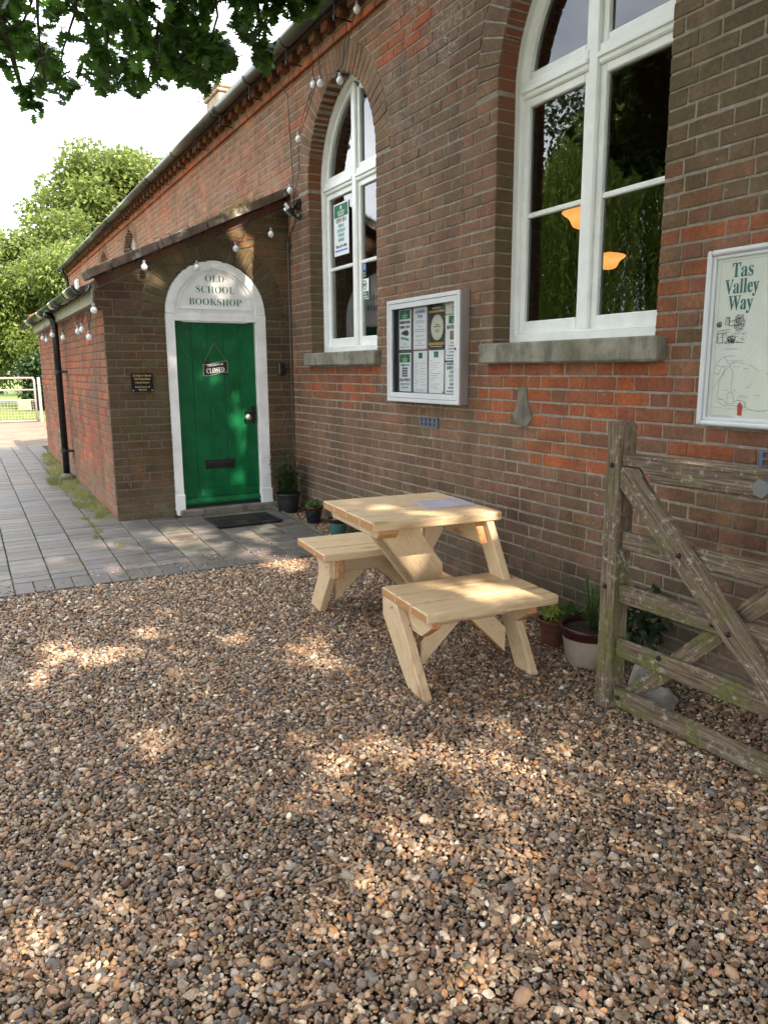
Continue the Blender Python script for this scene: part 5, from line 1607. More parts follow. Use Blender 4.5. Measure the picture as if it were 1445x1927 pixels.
# legs on the open side (v-) stop at the seats; on the wall side (v+) they run up to the tabletop
uz('leg', [(0.385, SZ), (0.385, 0.29), (0.685, 0.0), (0.855, 0.0), (0.55, SZ)], -0.335, -0.290, (0.62, -0.78))
uz('leg', [(-0.405, SZ), (-0.405, 0.27), (-0.60, 0.0), (-0.78, 0.0), (-0.605, 0.25), (-0.605, SZ)], -0.335, -0.290, (-0.45, -0.89), ends=(0, 5))
uz('leg', [(0.225, TZt), (0.355, TZt), (0.80, 0.0), (0.655, 0.0)], 0.285, 0.330, (0.53, -0.85))
uz('leg', [(-0.225, TZt), (-0.355, TZt), (-0.80, 0.0), (-0.655, 0.0)], 0.285, 0.330, (-0.48, -0.88))
# bearers below the seats, chamfered outer ends
for v0, v1 in ((-0.288, -0.243), (0.238, 0.283)):
    uz('seat_bearer', [(0.40, SZ), (0.40, 0.275), (0.725, 0.275), (0.83, 0.345), (0.83, SZ)], v0, v1, (1, 0), ends=(3, 2, 0, 1))
    uz('seat_bearer', [(-0.39, SZ), (-0.39, 0.265), (-0.72, 0.265), (-0.81, 0.335), (-0.81, SZ)], v0, v1, (1, 0), ends=(0, 1, 2, 3, 4))
plank('seat_beam', 0.585, 0.63, -0.242, 0.237, 0.285, SZ, 'v'); plank('seat_beam', -0.585, -0.54, -0.242, 0.237, 0.265, SZ, 'v')
for uu in (0.61, -0.57):
    s_ = 1 if uu > 0 else -1
    vz('knee_brace', [(-0.243, 0.08), (-0.243, 0.215), (-0.175, 0.284 if uu > 0 else 0.264), (-0.03, 0.284 if uu > 0 else 0.264)], uu - 0.022, uu + 0.022, (0.7, 0.7), ends=(1, 3))
    vz('knee_brace', [(0.238, 0.08), (0.238, 0.215), (0.17, 0.284 if uu > 0 else 0.264), (0.03, 0.284 if uu > 0 else 0.264)], uu - 0.022, uu + 0.022, (0.7, -0.7), ends=(1, 3))
# table bearers
uz('table_bearer', [(-0.345, TZt), (-0.335, TZt - 0.03), (-0.31, TZt - 0.046), (0.32, TZt - 0.046), (0.345, TZt - 0.02), (0.345, TZt)], -0.335, -0.225, (1, 0), ends=(4, 3, 0, 1))
uz('table_bearer', [(-0.30, TZt), (-0.35, TZt - 0.115), (0.375, TZt - 0.115), (0.31, TZt)], 0.238, 0.283, (1, 0), ends=(0, 2))
# middle rail between the seats and wide raking boards that carry the open side
plank('middle_rail', -0.539, 0.584, 0.152, 0.197, 0.27, 0.365, 'u')
vz('raking_board', [(-0.245, TZt - 0.047), (-0.045, TZt - 0.0), (0.15, 0.44), (0.15, 0.32), (0.11, 0.262), (0.055, 0.262)], 0.075, 0.12, (0.6, -0.8))
vz('raking_board', [(-0.045, TZt), (-0.245, TZt - 0.047), (0.055, 0.262), (0.11, 0.262), (0.15, 0.32), (0.15, 0.44)], -0.145, -0.10, (0.6, -0.8))
vz('raking_board', [(0.232, 0.60), (0.232, 0.70), (0.13, TZt), (0.09, 0.45), (0.09, 0.37)], -0.06, -0.016, (-0.5, -0.8))
mb = MB()
for u, v, z in ((0.70, -0.338, 0.33), (0.5, -0.338, 0.36), (-0.45, -0.338, 0.33)):
    mb.lathe([(0.007, 0), (0.006, 0.003), (0, 0.004)], tw(u, v + 0.003, z), 8, axis=tuple(-TV))
mb.build('screw', M['grey_rod'], tb_)
# sheet lying on the table (its printed code is left out)
sh = thing('printed_sheet', tw(0.03, 0.20, 0.757), 'laminated printed sheet lying on the pine tabletop', 'paper')
def flat(name, u0, u1, v0, v1, z, mat, par):
    mb = MB(); mb.obox(tw((u0 + u1) / 2, (v0 + v1) / 2, z), [TV, -TU, TZ], ((v1 - v0) / 2, (u1 - u0) / 2, 0.0005)); mb.build(name, mat, par)
flat('sheet', -0.11, 0.135, 0.055, 0.355, 0.7572, M['paper_b'], sh)
for i in range(9):
    u_ = -0.095 + i * 0.026
    flat('printed_line', u_, u_ + 0.006, 0.075, 0.14 + 0.02 * (i % 2), 0.7580, M['ink_grey'], sh)
    flat('printed_line', u_, u_ + 0.006, 0.265, 0.325 + 0.01 * (i % 3), 0.7580, M['ink_grey'], sh)

# ---------------------------------------------------------------- old timber gate
gt_ = thing('field_gate', (-2.24, -0.53, 0.0), 'old lichened timber five bar gate propped open beside the brick wall', 'gate')
X_, Y_, Z_ = Vector((1, 0, 0)), Vector((0, 1, 0)), Vector((0, 0, 1))
def beam(name, a, b, w, t, yaxis=Y_, ch=0.006, warp=0.0025, seg=1):
    a, b = Vector(a), Vector(b); d = (b - a); L = d.length; d.normalize()
    s_ = yaxis.cross(d).normalized()
    mb = MB(); mb.obox((a + b) / 2, [d, yaxis, s_.cross(Vector((0, 0, 0))) if False else d.cross(yaxis)], (L / 2, t / 2, w / 2), ch, warp=warp)
    return mb.build(name, M['oldwood'], gt_)
mb = MB()
mb.prism([(-2.302, -0.02), (-2.222, -0.02), (-2.222, 1.262), (-2.240, 1.283), (-2.275, 1.285), (-2.302, 1.255)], (0, 0, 0), X_, Z_, -Y_, 0.437, 0.535, 0.007, grain=(0, 1))
mb.build('heel_post', M['oldwood'], gt_)
GE = 0.95
rails = [(1.147, 1.100, 1.152, 1.060), (0.820, 0.740, 0.85, 0.77), (0.587, 0.502, 0.612, 0.525), (0.339, 0.259, 0.362, 0.272), (0.114, 0.033, 0.155, 0.058)]
for i, (a, b, c, d) in enumerate(rails):
    k = (GE + 2.22) / (2.22 - 1.55)
    za, zb_ = (a + b) / 2, (c + d) / 2; w = ((a - b) + (c - d)) / 2
    slope = (zb_ - za) / 0.67 if i else 0.0
    slope = max(min(slope, 0.012), -0.012)
    if i == 0:
        mb = MB(); mb.prism([(-2.221, 1.062), (-2.221, 1.148), (GE, 1.165), (GE, 1.085), (-1.50, 1.062), (-2.05, 1.052), (-2.11, 1.098), (-2.219, 1.100)][::-1] if False else [(-2.221, 1.100), (-2.12, 1.098), (-2.06, 1.050), (-1.50, 1.058), (GE, 1.085), (GE, 1.165), (-1.5, 1.153), (-2.221, 1.148)], (0, 0, 0), X_, Z_, -Y_, 0.462, 0.528, 0.006, grain=(1, 0)); mb.build('rail', M['oldwood'], gt_)
    else:
        beam('rail', (-2.221, -0.492, za), (GE, -0.492, za + slope * (GE + 2.22)), w, 0.026)
# braces in front and behind
mb = MB()
d_ = Vector((-1.657 + 2.21, 0.538 - 1.055)).normalized(); pq_ = Vector((-d_.y, d_.x)) * 0.047
P0 = Vector((-2.19, 1.045)); P1 = P0 + d_ * 1.53
poly = [(-2.221, 1.098), (-2.221, 1.03), tuple(P0 - pq_ * 1.0), tuple(P1 - pq_), tuple(P1 + pq_), (-2.105, 1.062), (-2.125, 1.096)]
mb.prism(poly, (0, 0, 0), X_, Z_, -Y_, 0.506, 0.534, 0.005, grain=tuple(d_)); mb.build('brace', M['oldwood'], gt_)
d2 = Vector((-1.52 + 2.12, 0.69 - 0.075)).normalized(); A0 = Vector((-2.17, 0.075)); A1 = A0 + d2 * 1.5
beam('brace', (A0.x, -0.465, A0.y), (A1.x, -0.465, A1.y), 0.075, 0.024)
mb = MB(); mb.prism([(GE - 0.0, 0.0), (GE + 0.09, 0.0), (GE + 0.09, 1.25), (GE, 1.25)], (0, 0, 0), X_, Z_, -Y_, 0.45, 0.535, 0.007, grain=(0, 1)); mb.build('head_post', M['oldwood'], gt_)
for (bx, bz, by) in ((-1.90, 0.785, -0.535), (-1.66, 0.54, -0.535), (-1.985, 0.33, -0.507), (-2.19, 0.075, -0.507), (-1.75, 0.545, -0.507), (-2.265, 1.10, -0.536), (-2.27, 0.57, -0.536)):
    mb = MB(); mb.lathe([(0.011, 0), (0.010, 0.006), (0.005, 0.009), (0, 0.0095)], (bx, by, bz), 8, axis=(0, -1, 0)); mb.build('bolt', M['black_iron'], gt_, smooth=True)
mb = MB(); mb.lathe([(0.034, 0), (0.034, 0.006), (0.0, 0.007)], (-1.585, -0.529, 1.09), 6, axis=(0, -1, 0)); mb.build('hexagonal_plate', simple('dull grey tag', (0.16, 0.165, 0.17), 0.6, 0.2), gt_)

# ---------------------------------------------------------------- pots and plants
def pot(p, r_, h, body, rimmat, label, plant=None, soilc=0.82, name='plant_pot'):
    t_ = thing(name, p, label, 'plant pot')
    mb = MB(); mb.lathe([(0.0, 0.0), (r_ * 0.70, 0.0), (r_ * 0.76, 0.01), (r_ * 0.93, h * 0.72)], p, 28)
    mb.build('pot', body, t_, smooth=True)
    mb = MB(); mb.lathe([(r_ * 0.93, h * 0.72), (r_ * 0.97, h * 0.85), (r_ * 1.04, h * 0.90), (r_ * 1.07, h * 0.96), (r_ * 1.03, h), (r_ * 0.93, h * 0.99), (r_ * 0.90, h * 0.86)], p, 28)
    mb.build('rim', rimmat, t_, smooth=True)
    mb = MB(); mb.lathe([(r_ * 0.90, h * 0.87), (r_ * 0.5, h * 0.885), (0.0, h * 0.88)], p, 24); mb.build('soil', M['soil'], t_)
    return t_
def leafquad(mb, p, d, up, L, W, col, bend=0.2):
    d = d.normalized(); s_ = d.cross(up)
    if s_.length < 1e-4: s_ = d.orthogonal()
    s_.normalize(); n_ = s_.cross(d)
    b = p + d * L * 0.5 + n_ * L * 0.06; tip = p + d * L - n_ * L * bend
    mb.add([p, b + s_ * W / 2, tip, b - s_ * W / 2, b - n_ * 0.0], [(0, 3, 4), (3, 2, 4), (2, 1, 4), (1, 0, 4)], (col,) * 3)
def leaf_ball(mb, c, rad, n, L, W, squash=1.0, outward=0.7, yellow=0.5, grav=0.0):
    c = Vector(c)
    for i in range(n):
        v = Vector((R.gauss(0, 1), R.gauss(0, 1), R.gauss(0, 1))).normalized()
        q = R.random() ** 0.4
        p = c + Vector((v.x * rad, v.y * rad, v.z * rad * squash)) * q
        d = (v * outward + Vector((R.gauss(0, .6), R.gauss(0, .6), R.gauss(0, .6) - grav))).normalized()
        leafquad(mb, p, d, Vector((R.gauss(0, .5), R.gauss(0, .5), 1)), L * R.uniform(.6, 1.3), W * R.uniform(.6, 1.3), min(1, max(0, R.gauss(yellow, .28))))
maroon = simple('maroon glaze', (0.045, 0.012, 0.012), 0.18); navy = simple('dark navy glaze', (0.012, 0.016, 0.028), 0.18)
tealg = simple('teal glaze', (0.06, 0.15, 0.14), 0.22); creamg = simple('cream glaze', (0.40, 0.34, 0.27), 0.3, 0, None, 0.12, 20); terra = simple('dark terracotta', (0.13, 0.045, 0.025), 0.7, 0, None, 0.35, 30)
blackpot = simple('black plastic pot', (0.02, 0.02, 0.02), 0.5)
zb_ = 0.005
g0 = gz(-6.77)
p0 = pot((-6.79, -0.19, g0), 0.12, 0.20, blackpot, blackpot, 'black pot of tall feathery shrub in the corner by the door')
mb = MB()
for k in range(110):
    a = R.uniform(0, 6.28); q = R.uniform(0, 0.19); top = Vector((-6.79 + q * math.cos(a), -0.20 + q * math.sin(a), g0 + R.uniform(0.32, 0.62)))
    base = Vector((-6.79 + .05 * math.cos(a), -0.19 + .05 * math.sin(a), g0 + 0.17))
    for j in range(16):
        p = base.lerp(top, j / 15) ; leafquad(mb, p, Vector((R.gauss(0, 1), R.gauss(0, 1), R.uniform(0, 1.2))), Z_, 0.05, 0.012, R.random())
mb.build('foliage', M['dark_leaf'], p0)
g1 = gz(-6.26); p1 = pot((-6.27, -0.15, g1 + 0.01), 0.085, 0.155, navy, maroon, 'small navy pot with a maroon rim and a low leafy plant')
mb = MB(); leaf_ball(mb, (-6.27, -0.15, g1 + 0.165), 0.07, 45, 0.06, 0.05, 0.35, 0.8, 0.4); mb.build('foliage', M['pot_leaf'], p1)
g2 = gz(-5.78); p2 = pot((-5.79, -0.13, g2 + 0.01), 0.085, 0.15, tealg, maroon, 'small teal pot with a maroon rim half hidden by the table')
mb = MB(); leaf_ball(mb, (-5.79, -0.13, g2 + 0.20), 0.055, 60, 0.05, 0.03, 1.1, 0.6, 0.6); mb.build('foliage', M['pot_leaf_yellow'], p2)
g3 = gz(-5.35); p3 = pot((-5.36, -0.12, g3), 0.085, 0.13, navy, navy, 'dark pot almost hidden behind the table end')
mb = MB(); leaf_ball(mb, (-5.36, -0.12, g3 + 0.15), 0.05, 30, 0.05, 0.02, 1.0, 0.6, 0.5); mb.build('foliage', M['pot_leaf'], p3)
p4 = pot((-2.985, -0.155, 0.0), 0.095, 0.15, terra, terra, 'dark terracotta pot of bright yellow green leaves beside the near seat')
mb = MB(); leaf_ball(mb, (-2.985, -0.155, 0.165), 0.075, 150, 0.035, 0.022, 0.5, 0.8, 0.6); mb.build('foliage', M['pot_leaf_yellow'], p4)
mb = MB(); leaf_ball(mb, (-2.90, -0.12, 0.17), 0.07, 40, 0.055, 0.045, 0.6, 0.6, 0.2); mb.build('side_foliage', M['pot_leaf'], p4)
p5 = pot((-2.68, -0.205, 0.0), 0.145, 0.215, creamg, maroon, 'large cream pot with a maroon rim holding rosemary behind the gate post')
mb = MB()
for k in range(34):
    a = R.uniform(0, 6.28); q = R.uniform(0.02, 0.15); top = Vector((-2.66 + q * math.cos(a), -0.17 + q * .7 * math.sin(a), R.uniform(0.26, 0.47)))
    base = Vector((-2.67, -0.20, 0.18))
    mb.tube([base, top], 0.002, 4, (0.1,) * 3)
    for j in range(26):
        p = base.lerp(top, 0.2 + 0.8 * j / 25); leafquad(mb, p, Vector((R.gauss(0, 1), R.gauss(0, 1), R.uniform(0.2, 1.2))), Z_, 0.03, 0.004, 0.3 + 0.7 * R.random())
mb.build('foliage', M['pot_leaf'], p5)
# dark bush behind the post
bsh = thing('low_shrub', (-2.42, -0.14, 0.0), 'low dark leafy shrub at the wall foot behind the gate post', 'shrub')
mb = MB(); leaf_ball(mb, (-2.42, -0.13, 0.30), 0.12, 260, 0.06, 0.035, 1.3, 0.6, 0.1); mb.build('foliage', M['dark_leaf'], bsh)
mb = MB(); mb.tube([(-2.42, -0.13, -0.02), (-2.42, -0.13, 0.28)], 0.008, 6); mb.build('stem', M['bark'], bsh)
# painted stones
def rock(name, c, r_, sc3, mat, label, seed):
    import bmesh
    bm = bmesh.new(); bmesh.ops.create_icosphere(bm, subdivisions=3, radius=1)
    for v in bm.verts:
        n_ = pnoise(v.co * 1.3 + Vector((seed, 0, 0))) * 0.35 + pnoise(v.co * 4 + Vector((0, seed, 0))) * 0.08
        v.co = v.co * (1 + n_); v.co = Vector((v.co.x * sc3[0], v.co.y * sc3[1], v.co.z * sc3[2])) * r_
    me = bpy.data.meshes.new(name); bm.to_mesh(me); bm.free(); me.materials.append(mat)
    me.polygons.foreach_set('use_smooth', np.ones(len(me.polygons), dtype=bool))
    o = link_mesh(name, me, None, c); return tag(o, label, 'stone')
wr = stone_mat('whitewashed flint', (0.26, 0.25, 0.23), (0.50, 0.49, 0.46), 0.35)
rock('stone', (-2.245, -0.27, 0.085), 0.072, (1.1, .8, 1.15), wr, 'large whitewashed stone behind the lowest gate rails', 3)
rock('stone', (-2.13, -0.30, 0.03), 0.062, (1.2, .9, 1.0), wr, 'smaller whitewashed stone half sunk in gravel beside the large one', 8)

# ---------------------------------------------------------------- pavers
items = []
def slab(x0, x1, y0, y1, col):
    xc = (x0 + x1) / 2; z = gz(xc) + 0.021 + R.uniform(-0.0018, 0.0018)
    s_ = (gz(x1) - gz(x0)) / (x1 - x0) + R.uniform(-0.004, 0.004); s2 = R.uniform(-0.005, 0.005)
    U = Vector((1, 0, s_)).normalized(); V = Vector((0, 1, s2)).normalized(); N_ = U.cross(V)
    return (Vector((xc, (y0 + y1) / 2, z - 0.02)), U, V, N_, (x1 - x0) / 2, (y1 - y0) / 2, col)
def pcol(x, y):
    FIELD[0], FIELD[1], FIELD[2] = x, y, 77.0
    base = pick([(2, (0.125, 0.118, 0.112)), (1.5, (0.145, 0.130, 0.118)), (1, (0.10, 0.097, 0.096)), (0.4, (0.16, 0.13, 0.105))])
    return jit(base, 0.22)
cw = 0.243; slabs = []
yk = [-0.285 - cw * k for k in range(17)]
for k in range(16):
    ya, yb = yk[k + 1] + 0.003, yk[k] - 0.003
    x = -5.275
    ym = (ya + yb) / 2
    for hy in range(2):
        a, b = ya + (yb - ya) * hy / 2 + (0.002 if hy else 0), ya + (yb - ya) * (hy + 1) / 2 - (0 if hy else 0.002)
        if k >= 0: slabs.append(slab(x - 0.235, x, a, b, jit((0.11, 0.098, 0.092), .12)))
    xx = x - 0.240
    end = -7.06 if ym > PY + 0.03 else -14.55
    while xx > end + 0.05:
        L = 0.118
        if not (xx - L < PX + 0.06 and yb > -1.25 and yb > PY + 0.0):
            slabs.append(slab(xx - L + 0.004, xx, ya + R.uniform(0, .002), yb - R.uniform(0, .002), pcol(xx, ym)))
        xx -= L + R.uniform(-0.001, 0.001)
def sl_area(s_):
    x, y, z = proj(s_[0])
    if z < .3 or x < -30 or x > 1475 or y > 1950: return 0
    d = s_[0] - CAM
    if s_[1].x: pass
    return s_[4] * s_[5] * abs(d.normalized().z) / d.length_squared
pv = thing('paved_path', (-7.0, -2.5, 0.1), 'grey blue block paved path with mossy joints leading to the porch', 'path', kind='structure')
slabs.sort(key=lambda s_: -sl_area(s_))
mass = MB()
for i, (c, U, V, N_, hu, hv, col) in enumerate(slabs):
    if i < 300 and sl_area(slabs[i]) > 0:
        mb = MB(); mb.obox(c, [U, V, N_], (hu, hv, 0.02), 0.004, warp=0.0008); o = mb.build('paver', M['paver_piece'], pv); o.color = (*col, 1)
    else: mass.obox(c, [U, V, N_], (hu, hv, 0.02), 0.004, col=col)
mass.build('pavers', M['paver_mass'], pv, kind='stuff')
# timber edging of the gravel bed by the wall
mb = MB(); vs = [(-7.05, -0.268), (-6.4, -0.272), (-5.9, -0.27), (-5.26, -0.275)]
for a, b in zip(vs[:-1], vs[1:]):
    ca = Vector((a[0], a[1], gz(a[0]) + 0.012)); cb_ = Vector((b[0], b[1], gz(b[0]) + 0.012)); d = (cb_ - ca).normalized()
    mb.obox((ca + cb_) / 2, [d, Y_, d.cross(Y_)], ((cb_ - ca).length / 2, 0.009, 0.022), 0.002)
mb.build('bed_edging', simple('grey concrete edging', (0.13, 0.12, 0.10), .9, 0, (60, .5, .01), .3), label='narrow edging strip between the paving and the potted plants', cat='edging')

# grass and weeds
def blades(mb, cx_, cy_, rx, ry, n, h, col=0.4, flat_=1.0):
    for i in range(n):
        a = R.uniform(0, 6.28); q = R.random() ** .6
        x, y = cx_ + rx * q * math.cos(a), cy_ + ry * q * math.sin(a)
        z = gz(x) + 0.012; hh = h * R.uniform(.35, 1.2); w = R.uniform(.001, .0026); b = R.uniform(0, 6.28)
        dx, dy = R.gauss(0, .5) * hh * flat_, R.gauss(0, .5) * hh * flat_
        ox, oy = w * math.cos(b), w * math.sin(b); c = (min(1, max(0, R.gauss(col, .25))),) * 3
        mb.add([(x - ox, y - oy, z), (x + ox, y + oy, z), (x + ox * .7 + dx * .45, y + oy * .7 + dy * .45, z + hh * .65), (x - ox * .7 + dx * .45, y - oy * .7 + dy * .45, z + hh * .65), (x + dx, y + dy, z + hh * .85)], [(0, 1, 2, 3), (3, 2, 4)], c)
mb = MB()
for k in range(210):
    x = R.uniform(-13.0, -7.3); w = 0.05 + 0.30 * max(0, 1 - abs(x + 9.9) / 2.4) * R.random()
    y = -1.775 - R.random() ** 1.5 * (w + 0.06)
    blades(mb, x, y, R.uniform(.05, .25), R.uniform(.03, .10), R.randint(12, 50), R.uniform(.02, .08), R.choice([0.1, 0.35, 0.75, 0.9]), 1.7)
for (x, y, a_, b_, n_, h_, c_) in ((-9.7, -2.02, .22, .08, 420, .13, .1), (-9.2, -1.93, .2, .08, 300, .10, .7), (-8.05, -1.97, .22, .05, 320, .045, .1), (-7.35, -1.86, .07, .04, 120, .08, .2), (-10.6, -1.92, .35, .08, 420, .10, .8), (-8.6, -1.88, .3, .06, 300, .07, .6), (-11.6, -1.9, .3, .07, 240, .08, .4)):
    blades(mb, x, y, a_, b_, n_, h_, c_, 1.5)
mb.build('weeds', M['grass'], kind='stuff', label='dry and green weeds growing along the foot of the red side wall', cat='weeds')
mb = MB()
for k in (6, 7, 8, 9, 10):
    for j in range(46):
        x = -5.3 - R.random() ** 1.2 * 8.5
        if R.random() < (0.75 if k in (7, 8) else 0.35): blades(mb, x, yk[k] + R.uniform(-.004, .004), 0.05, 0.006, 34, 0.014, 0.15, 1.5)
for j in range(16): blades(mb, R.uniform(-6.9, -5.4), yk[R.randint(1, 6)], 0.03, 0.006, 16, 0.012, 0.2, 1.5)
for (x, y) in ((-6.55, -2.02), (-6.75, -1.98), (-7.0, -1.99), (-6.2, -1.9), (-7.3, -2.0)): blades(mb, x, y, 0.09, 0.035, 160, 0.03, 0.3, 1.5)
mb.build('joint_moss', M['grass'], kind='stuff', label='moss and small weeds in the joints of the paved path', cat='moss')

# ---------------------------------------------------------------- gravel pebbles (geometry nodes on a point mesh)
import bmesh
src = bpy.data.collections.new('pebble_shapes')
def pebble_mat():
    t = T('flint pebble'); c = t.attr('pcol', 'INSTANCER'); o = t.obj()
    rnd_ = t.n('ShaderNodeObjectInfo').outputs['Random']
    v = t.n('ShaderNodeVectorMath'); v.operation = 'ADD'; t.l(o, v.inputs[0])
    cmb = t.n('ShaderNodeCombineXYZ'); t.l(t.math('MULTIPLY', rnd_, 40.0), cmb.inputs[0]); t.l(cmb.outputs[0], v.inputs[1])
    n_ = t.noise(v.outputs[0], 1.1, 4, 0.6); n2 = t.noise(v.outputs[0], 6.0, 4, 0.7)
    c = t.mix(1.0, c, t.ramp(n_, [(0.3, (0.70, 0.66, 0.62)), (0.7, (1.25, 1.22, 1.18))]), 'MULTIPLY')
    c = t.mix(t.math('MULTIPLY', t.rng(n2, 0.6, 0.72), 0.5), c, (0.40, 0.34, 0.27))
    t.color(c); t.set(Roughness=t.rng(n_, 0.3, 0.7, 0.38, 0.62)); t.b.inputs['Specular IOR Level'].default_value = 0.45
    t.bump(n2, 0.25, 0.1)
    return t.m
PMAT = pebble_mat()
NV = 14
for k in range(NV):
    bm = bmesh.new(); bmesh.ops.create_icosphere(bm, subdivisions=2, radius=1.0)
    amp = 0.24 if k < 4 else 0.55; fq = 0.8 if k < 4 else 1.3
    for v in bm.verts:
        n_ = pnoise(v.co * fq + Vector((k * 7.3, 1.7, 0))) * amp
        v.co *= 1 + n_
        if k >= 4:   # broken flint: knock flats
            for dn in range(5):
                rr2 = random.Random(k * 10 + dn); nn = Vector((rr2.gauss(0, 1), rr2.gauss(0, 1), rr2.gauss(0, 1))).normalized(); lim = rr2.uniform(.45, .75)
                q = v.co.dot(nn)
                if q > lim: v.co -= nn * (q - lim)
    me = bpy.data.meshes.new('pebble'); bm.to_mesh(me); bm.free(); me.materials.append(PMAT)
    me.polygons.foreach_set('use_smooth', np.full(len(me.polygons), k < 8))
    o = bpy.data.objects.new('pebble_%02d' % k, me); src.objects.link(o)
pal = np.array([(0.42, 0.28, 0.18), (0.33, 0.215, 0.14), (0.50, 0.37, 0.25), (0.28, 0.215, 0.165), (0.57, 0.47, 0.36), (0.27, 0.24, 0.22), (0.14, 0.13, 0.13), (0.68, 0.62, 0.52), (0.46, 0.25, 0.12), (0.37, 0.20, 0.135), (0.74, 0.70, 0.62), (0.36, 0.29, 0.24)])
pw = np.array([2.4, 2.2, 2.0, 1.8, 1.2, 1.1, 0.8, 0.5, 1.0, 0.7, 0.18, 1.6]); pw /= pw.sum()
pts, scl, rot, idx, colr = [], [], [], [], []
def inside_vis(x, y):
    px, py, z = proj((x, y, gz(x)))
    if z < 0.3: return 0
    if -60 < px < 1505 and py < 1990 : return 2
    if -420 < px < 1800 and py < 2400: return 1
    return 0
def fill(x0, x1, y0, y1, s_, cond):
    nx, ny = int((x1 - x0) / s_), int((y1 - y0) / s_)
    gx, gy = np.meshgrid(np.arange(nx), np.arange(ny))
    gx = x0 + (gx.ravel() + NR.uniform(-.5, .5, nx * ny)) * s_; gy = y0 + (gy.ravel() + NR.uniform(-.5, .5, nx * ny)) * s_
    for x, y in zip(gx, gy):
        v = cond(x, y)
        if v == 0 or (v == 1 and NR.rand() > 0.55): continue
        r_ = 0.0063 * math.exp(NR.normal(0, .34)); r_ = min(r_, 0.0165)
        z = gz(x) + 0.002 + r_ * 0.35 + (NR.rand() ** 2) * 0.007 + 0.006 * math.sin(x * 2.1 + y) * math.sin(y * 2.7 - x)
        if x < -5.0: z += 0.0
        pts.append((x, y, z))
        scl.append((r_ * NR.uniform(1.0, 1.75), r_ * NR.uniform(0.8, 1.15), r_ * NR.uniform(0.45, 0.85)))
        rot.append((NR.normal(0, .42), NR.normal(0, .42), NR.uniform(0, 6.283)))
        idx.append(NR.randint(NV)); k_ = NR.choice(len(pal), p=pw); c = np.minimum(pal[k_] * NR.uniform(.30, 1.36), .85)
        colr.append((c[0], c[1], c[2], 1.0))
fill(-5.262, 0.4, -5.2, -0.01, 0.0142, inside_vis)
fill(-5.262, 0.4, -5.2, -0.01, 0.024, inside_vis)
fill(-7.04, -5.262, -0.262, -0.01, 0.0155, lambda x, y: 2)
def grit(x0, x1, y0, y1, n):
    for x, y in zip(NR.uniform(x0, x1, n), NR.uniform(y0, y1, n)):
        if inside_vis(x, y) < 2: continue
        r_ = NR.uniform(.0016, .0038)
        pts.append((x, y, gz(x) + 0.004 + NR.rand() * .008 + 0.006 * math.sin(x * 2.1 + y) * math.sin(y * 2.7 - x))); scl.append((r_ * 1.3, r_, r_ * .8)); rot.append((NR.normal(0, .6), NR.normal(0, .6), NR.uniform(0, 6.28)))
        idx.append(NR.randint(4, NV)); k_ = NR.choice(len(pal), p=pw); c = pal[k_] * NR.uniform(.3, 1.1); colr.append((c[0], c[1], c[2], 1.0))
grit(-3.2, -0.7, -3.0, -0.05, 42000)
# strays on the paving edge
for k in range(150):
    x = -5.3 - abs(NR.normal(0, .22)) ; y = NR.uniform(-3.0, -0.3)
    pts.append((x, y, gz(x) + 0.026)); scl.append((0.007, 0.006, 0.004)); rot.append((0, 0, NR.uniform(0, 6))); idx.append(NR.randint(NV)); c = pal[NR.choice(len(pal), p=pw)]; colr.append((c[0], c[1], c[2], 1))
me = bpy.data.meshes.new('gravel'); me.vertices.add(len(pts)); me.vertices.foreach_set('co', np.array(pts, dtype=np.float32).ravel())
for nm, ty, arr, key in (('scl', 'FLOAT_VECTOR', scl, 'vector'), ('rot', 'FLOAT_VECTOR', rot, 'vector'), ('pcol', 'FLOAT_COLOR', colr, 'color')):
    a = me.attributes.new(nm, ty, 'POINT'); a.data.foreach_set(key, np.array(arr, dtype=np.float32).ravel())
a = me.attributes.new('idx', 'INT', 'POINT'); a.data.foreach_set('value', np.array(idx, dtype=np.int32))
me.materials.append(PMAT)
gr = bpy.data.objects.new('gravel', me); COL.objects.link(gr); tag(gr, 'loose brown and grey flint gravel covering the forecourt', 'gravel', None, 'stuff')
ng = bpy.data.node_groups.new('scatter_pebbles', 'GeometryNodeTree')
ng.interface.new_socket('Geometry', in_out='INPUT', socket_type='NodeSocketGeometry'); ng.interface.new_socket('Geometry', in_out='OUTPUT', socket_type='NodeSocketGeometry')
gi = ng.nodes.new('NodeGroupInput'); go = ng.nodes.new('NodeGroupOutput'); ci = ng.nodes.new('GeometryNodeCollectionInfo')
ci.inputs['Collection'].default_value = src; ci.inputs['Separate Children'].default_value = True; ci.inputs['Reset Children'].default_value = True
ip = ng.nodes.new('GeometryNodeInstanceOnPoints'); ip.inputs['Pick Instance'].default_value = True
def na(name, ty):
    x = ng.nodes.new('GeometryNodeInputNamedAttribute'); x.data_type = ty; x.inputs['Name'].default_value = name; return x.outputs['Attribute']
m2p = ng.nodes.new('GeometryNodeMeshToPoints')
ng.links.new(gi.outputs[0], m2p.inputs['Mesh']); ng.links.new(m2p.outputs[0], ip.inputs['Points'])
ng.links.new(ci.outputs[0], ip.inputs['Instance']); ng.links.new(na('idx', 'INT'), ip.inputs['Instance Index'])
e2r = ng.nodes.new('FunctionNodeEulerToRotation'); ng.links.new(na('rot', 'FLOAT_VECTOR'), e2r.inputs[0]); ng.links.new(e2r.outputs[0], ip.inputs['Rotation'])
ng.links.new(na('scl', 'FLOAT_VECTOR'), ip.inputs['Scale']); ng.links.new(ip.outputs[0], go.inputs[0])
gm = gr.modifiers.new('scatter', 'NODES'); gm.node_group = ng
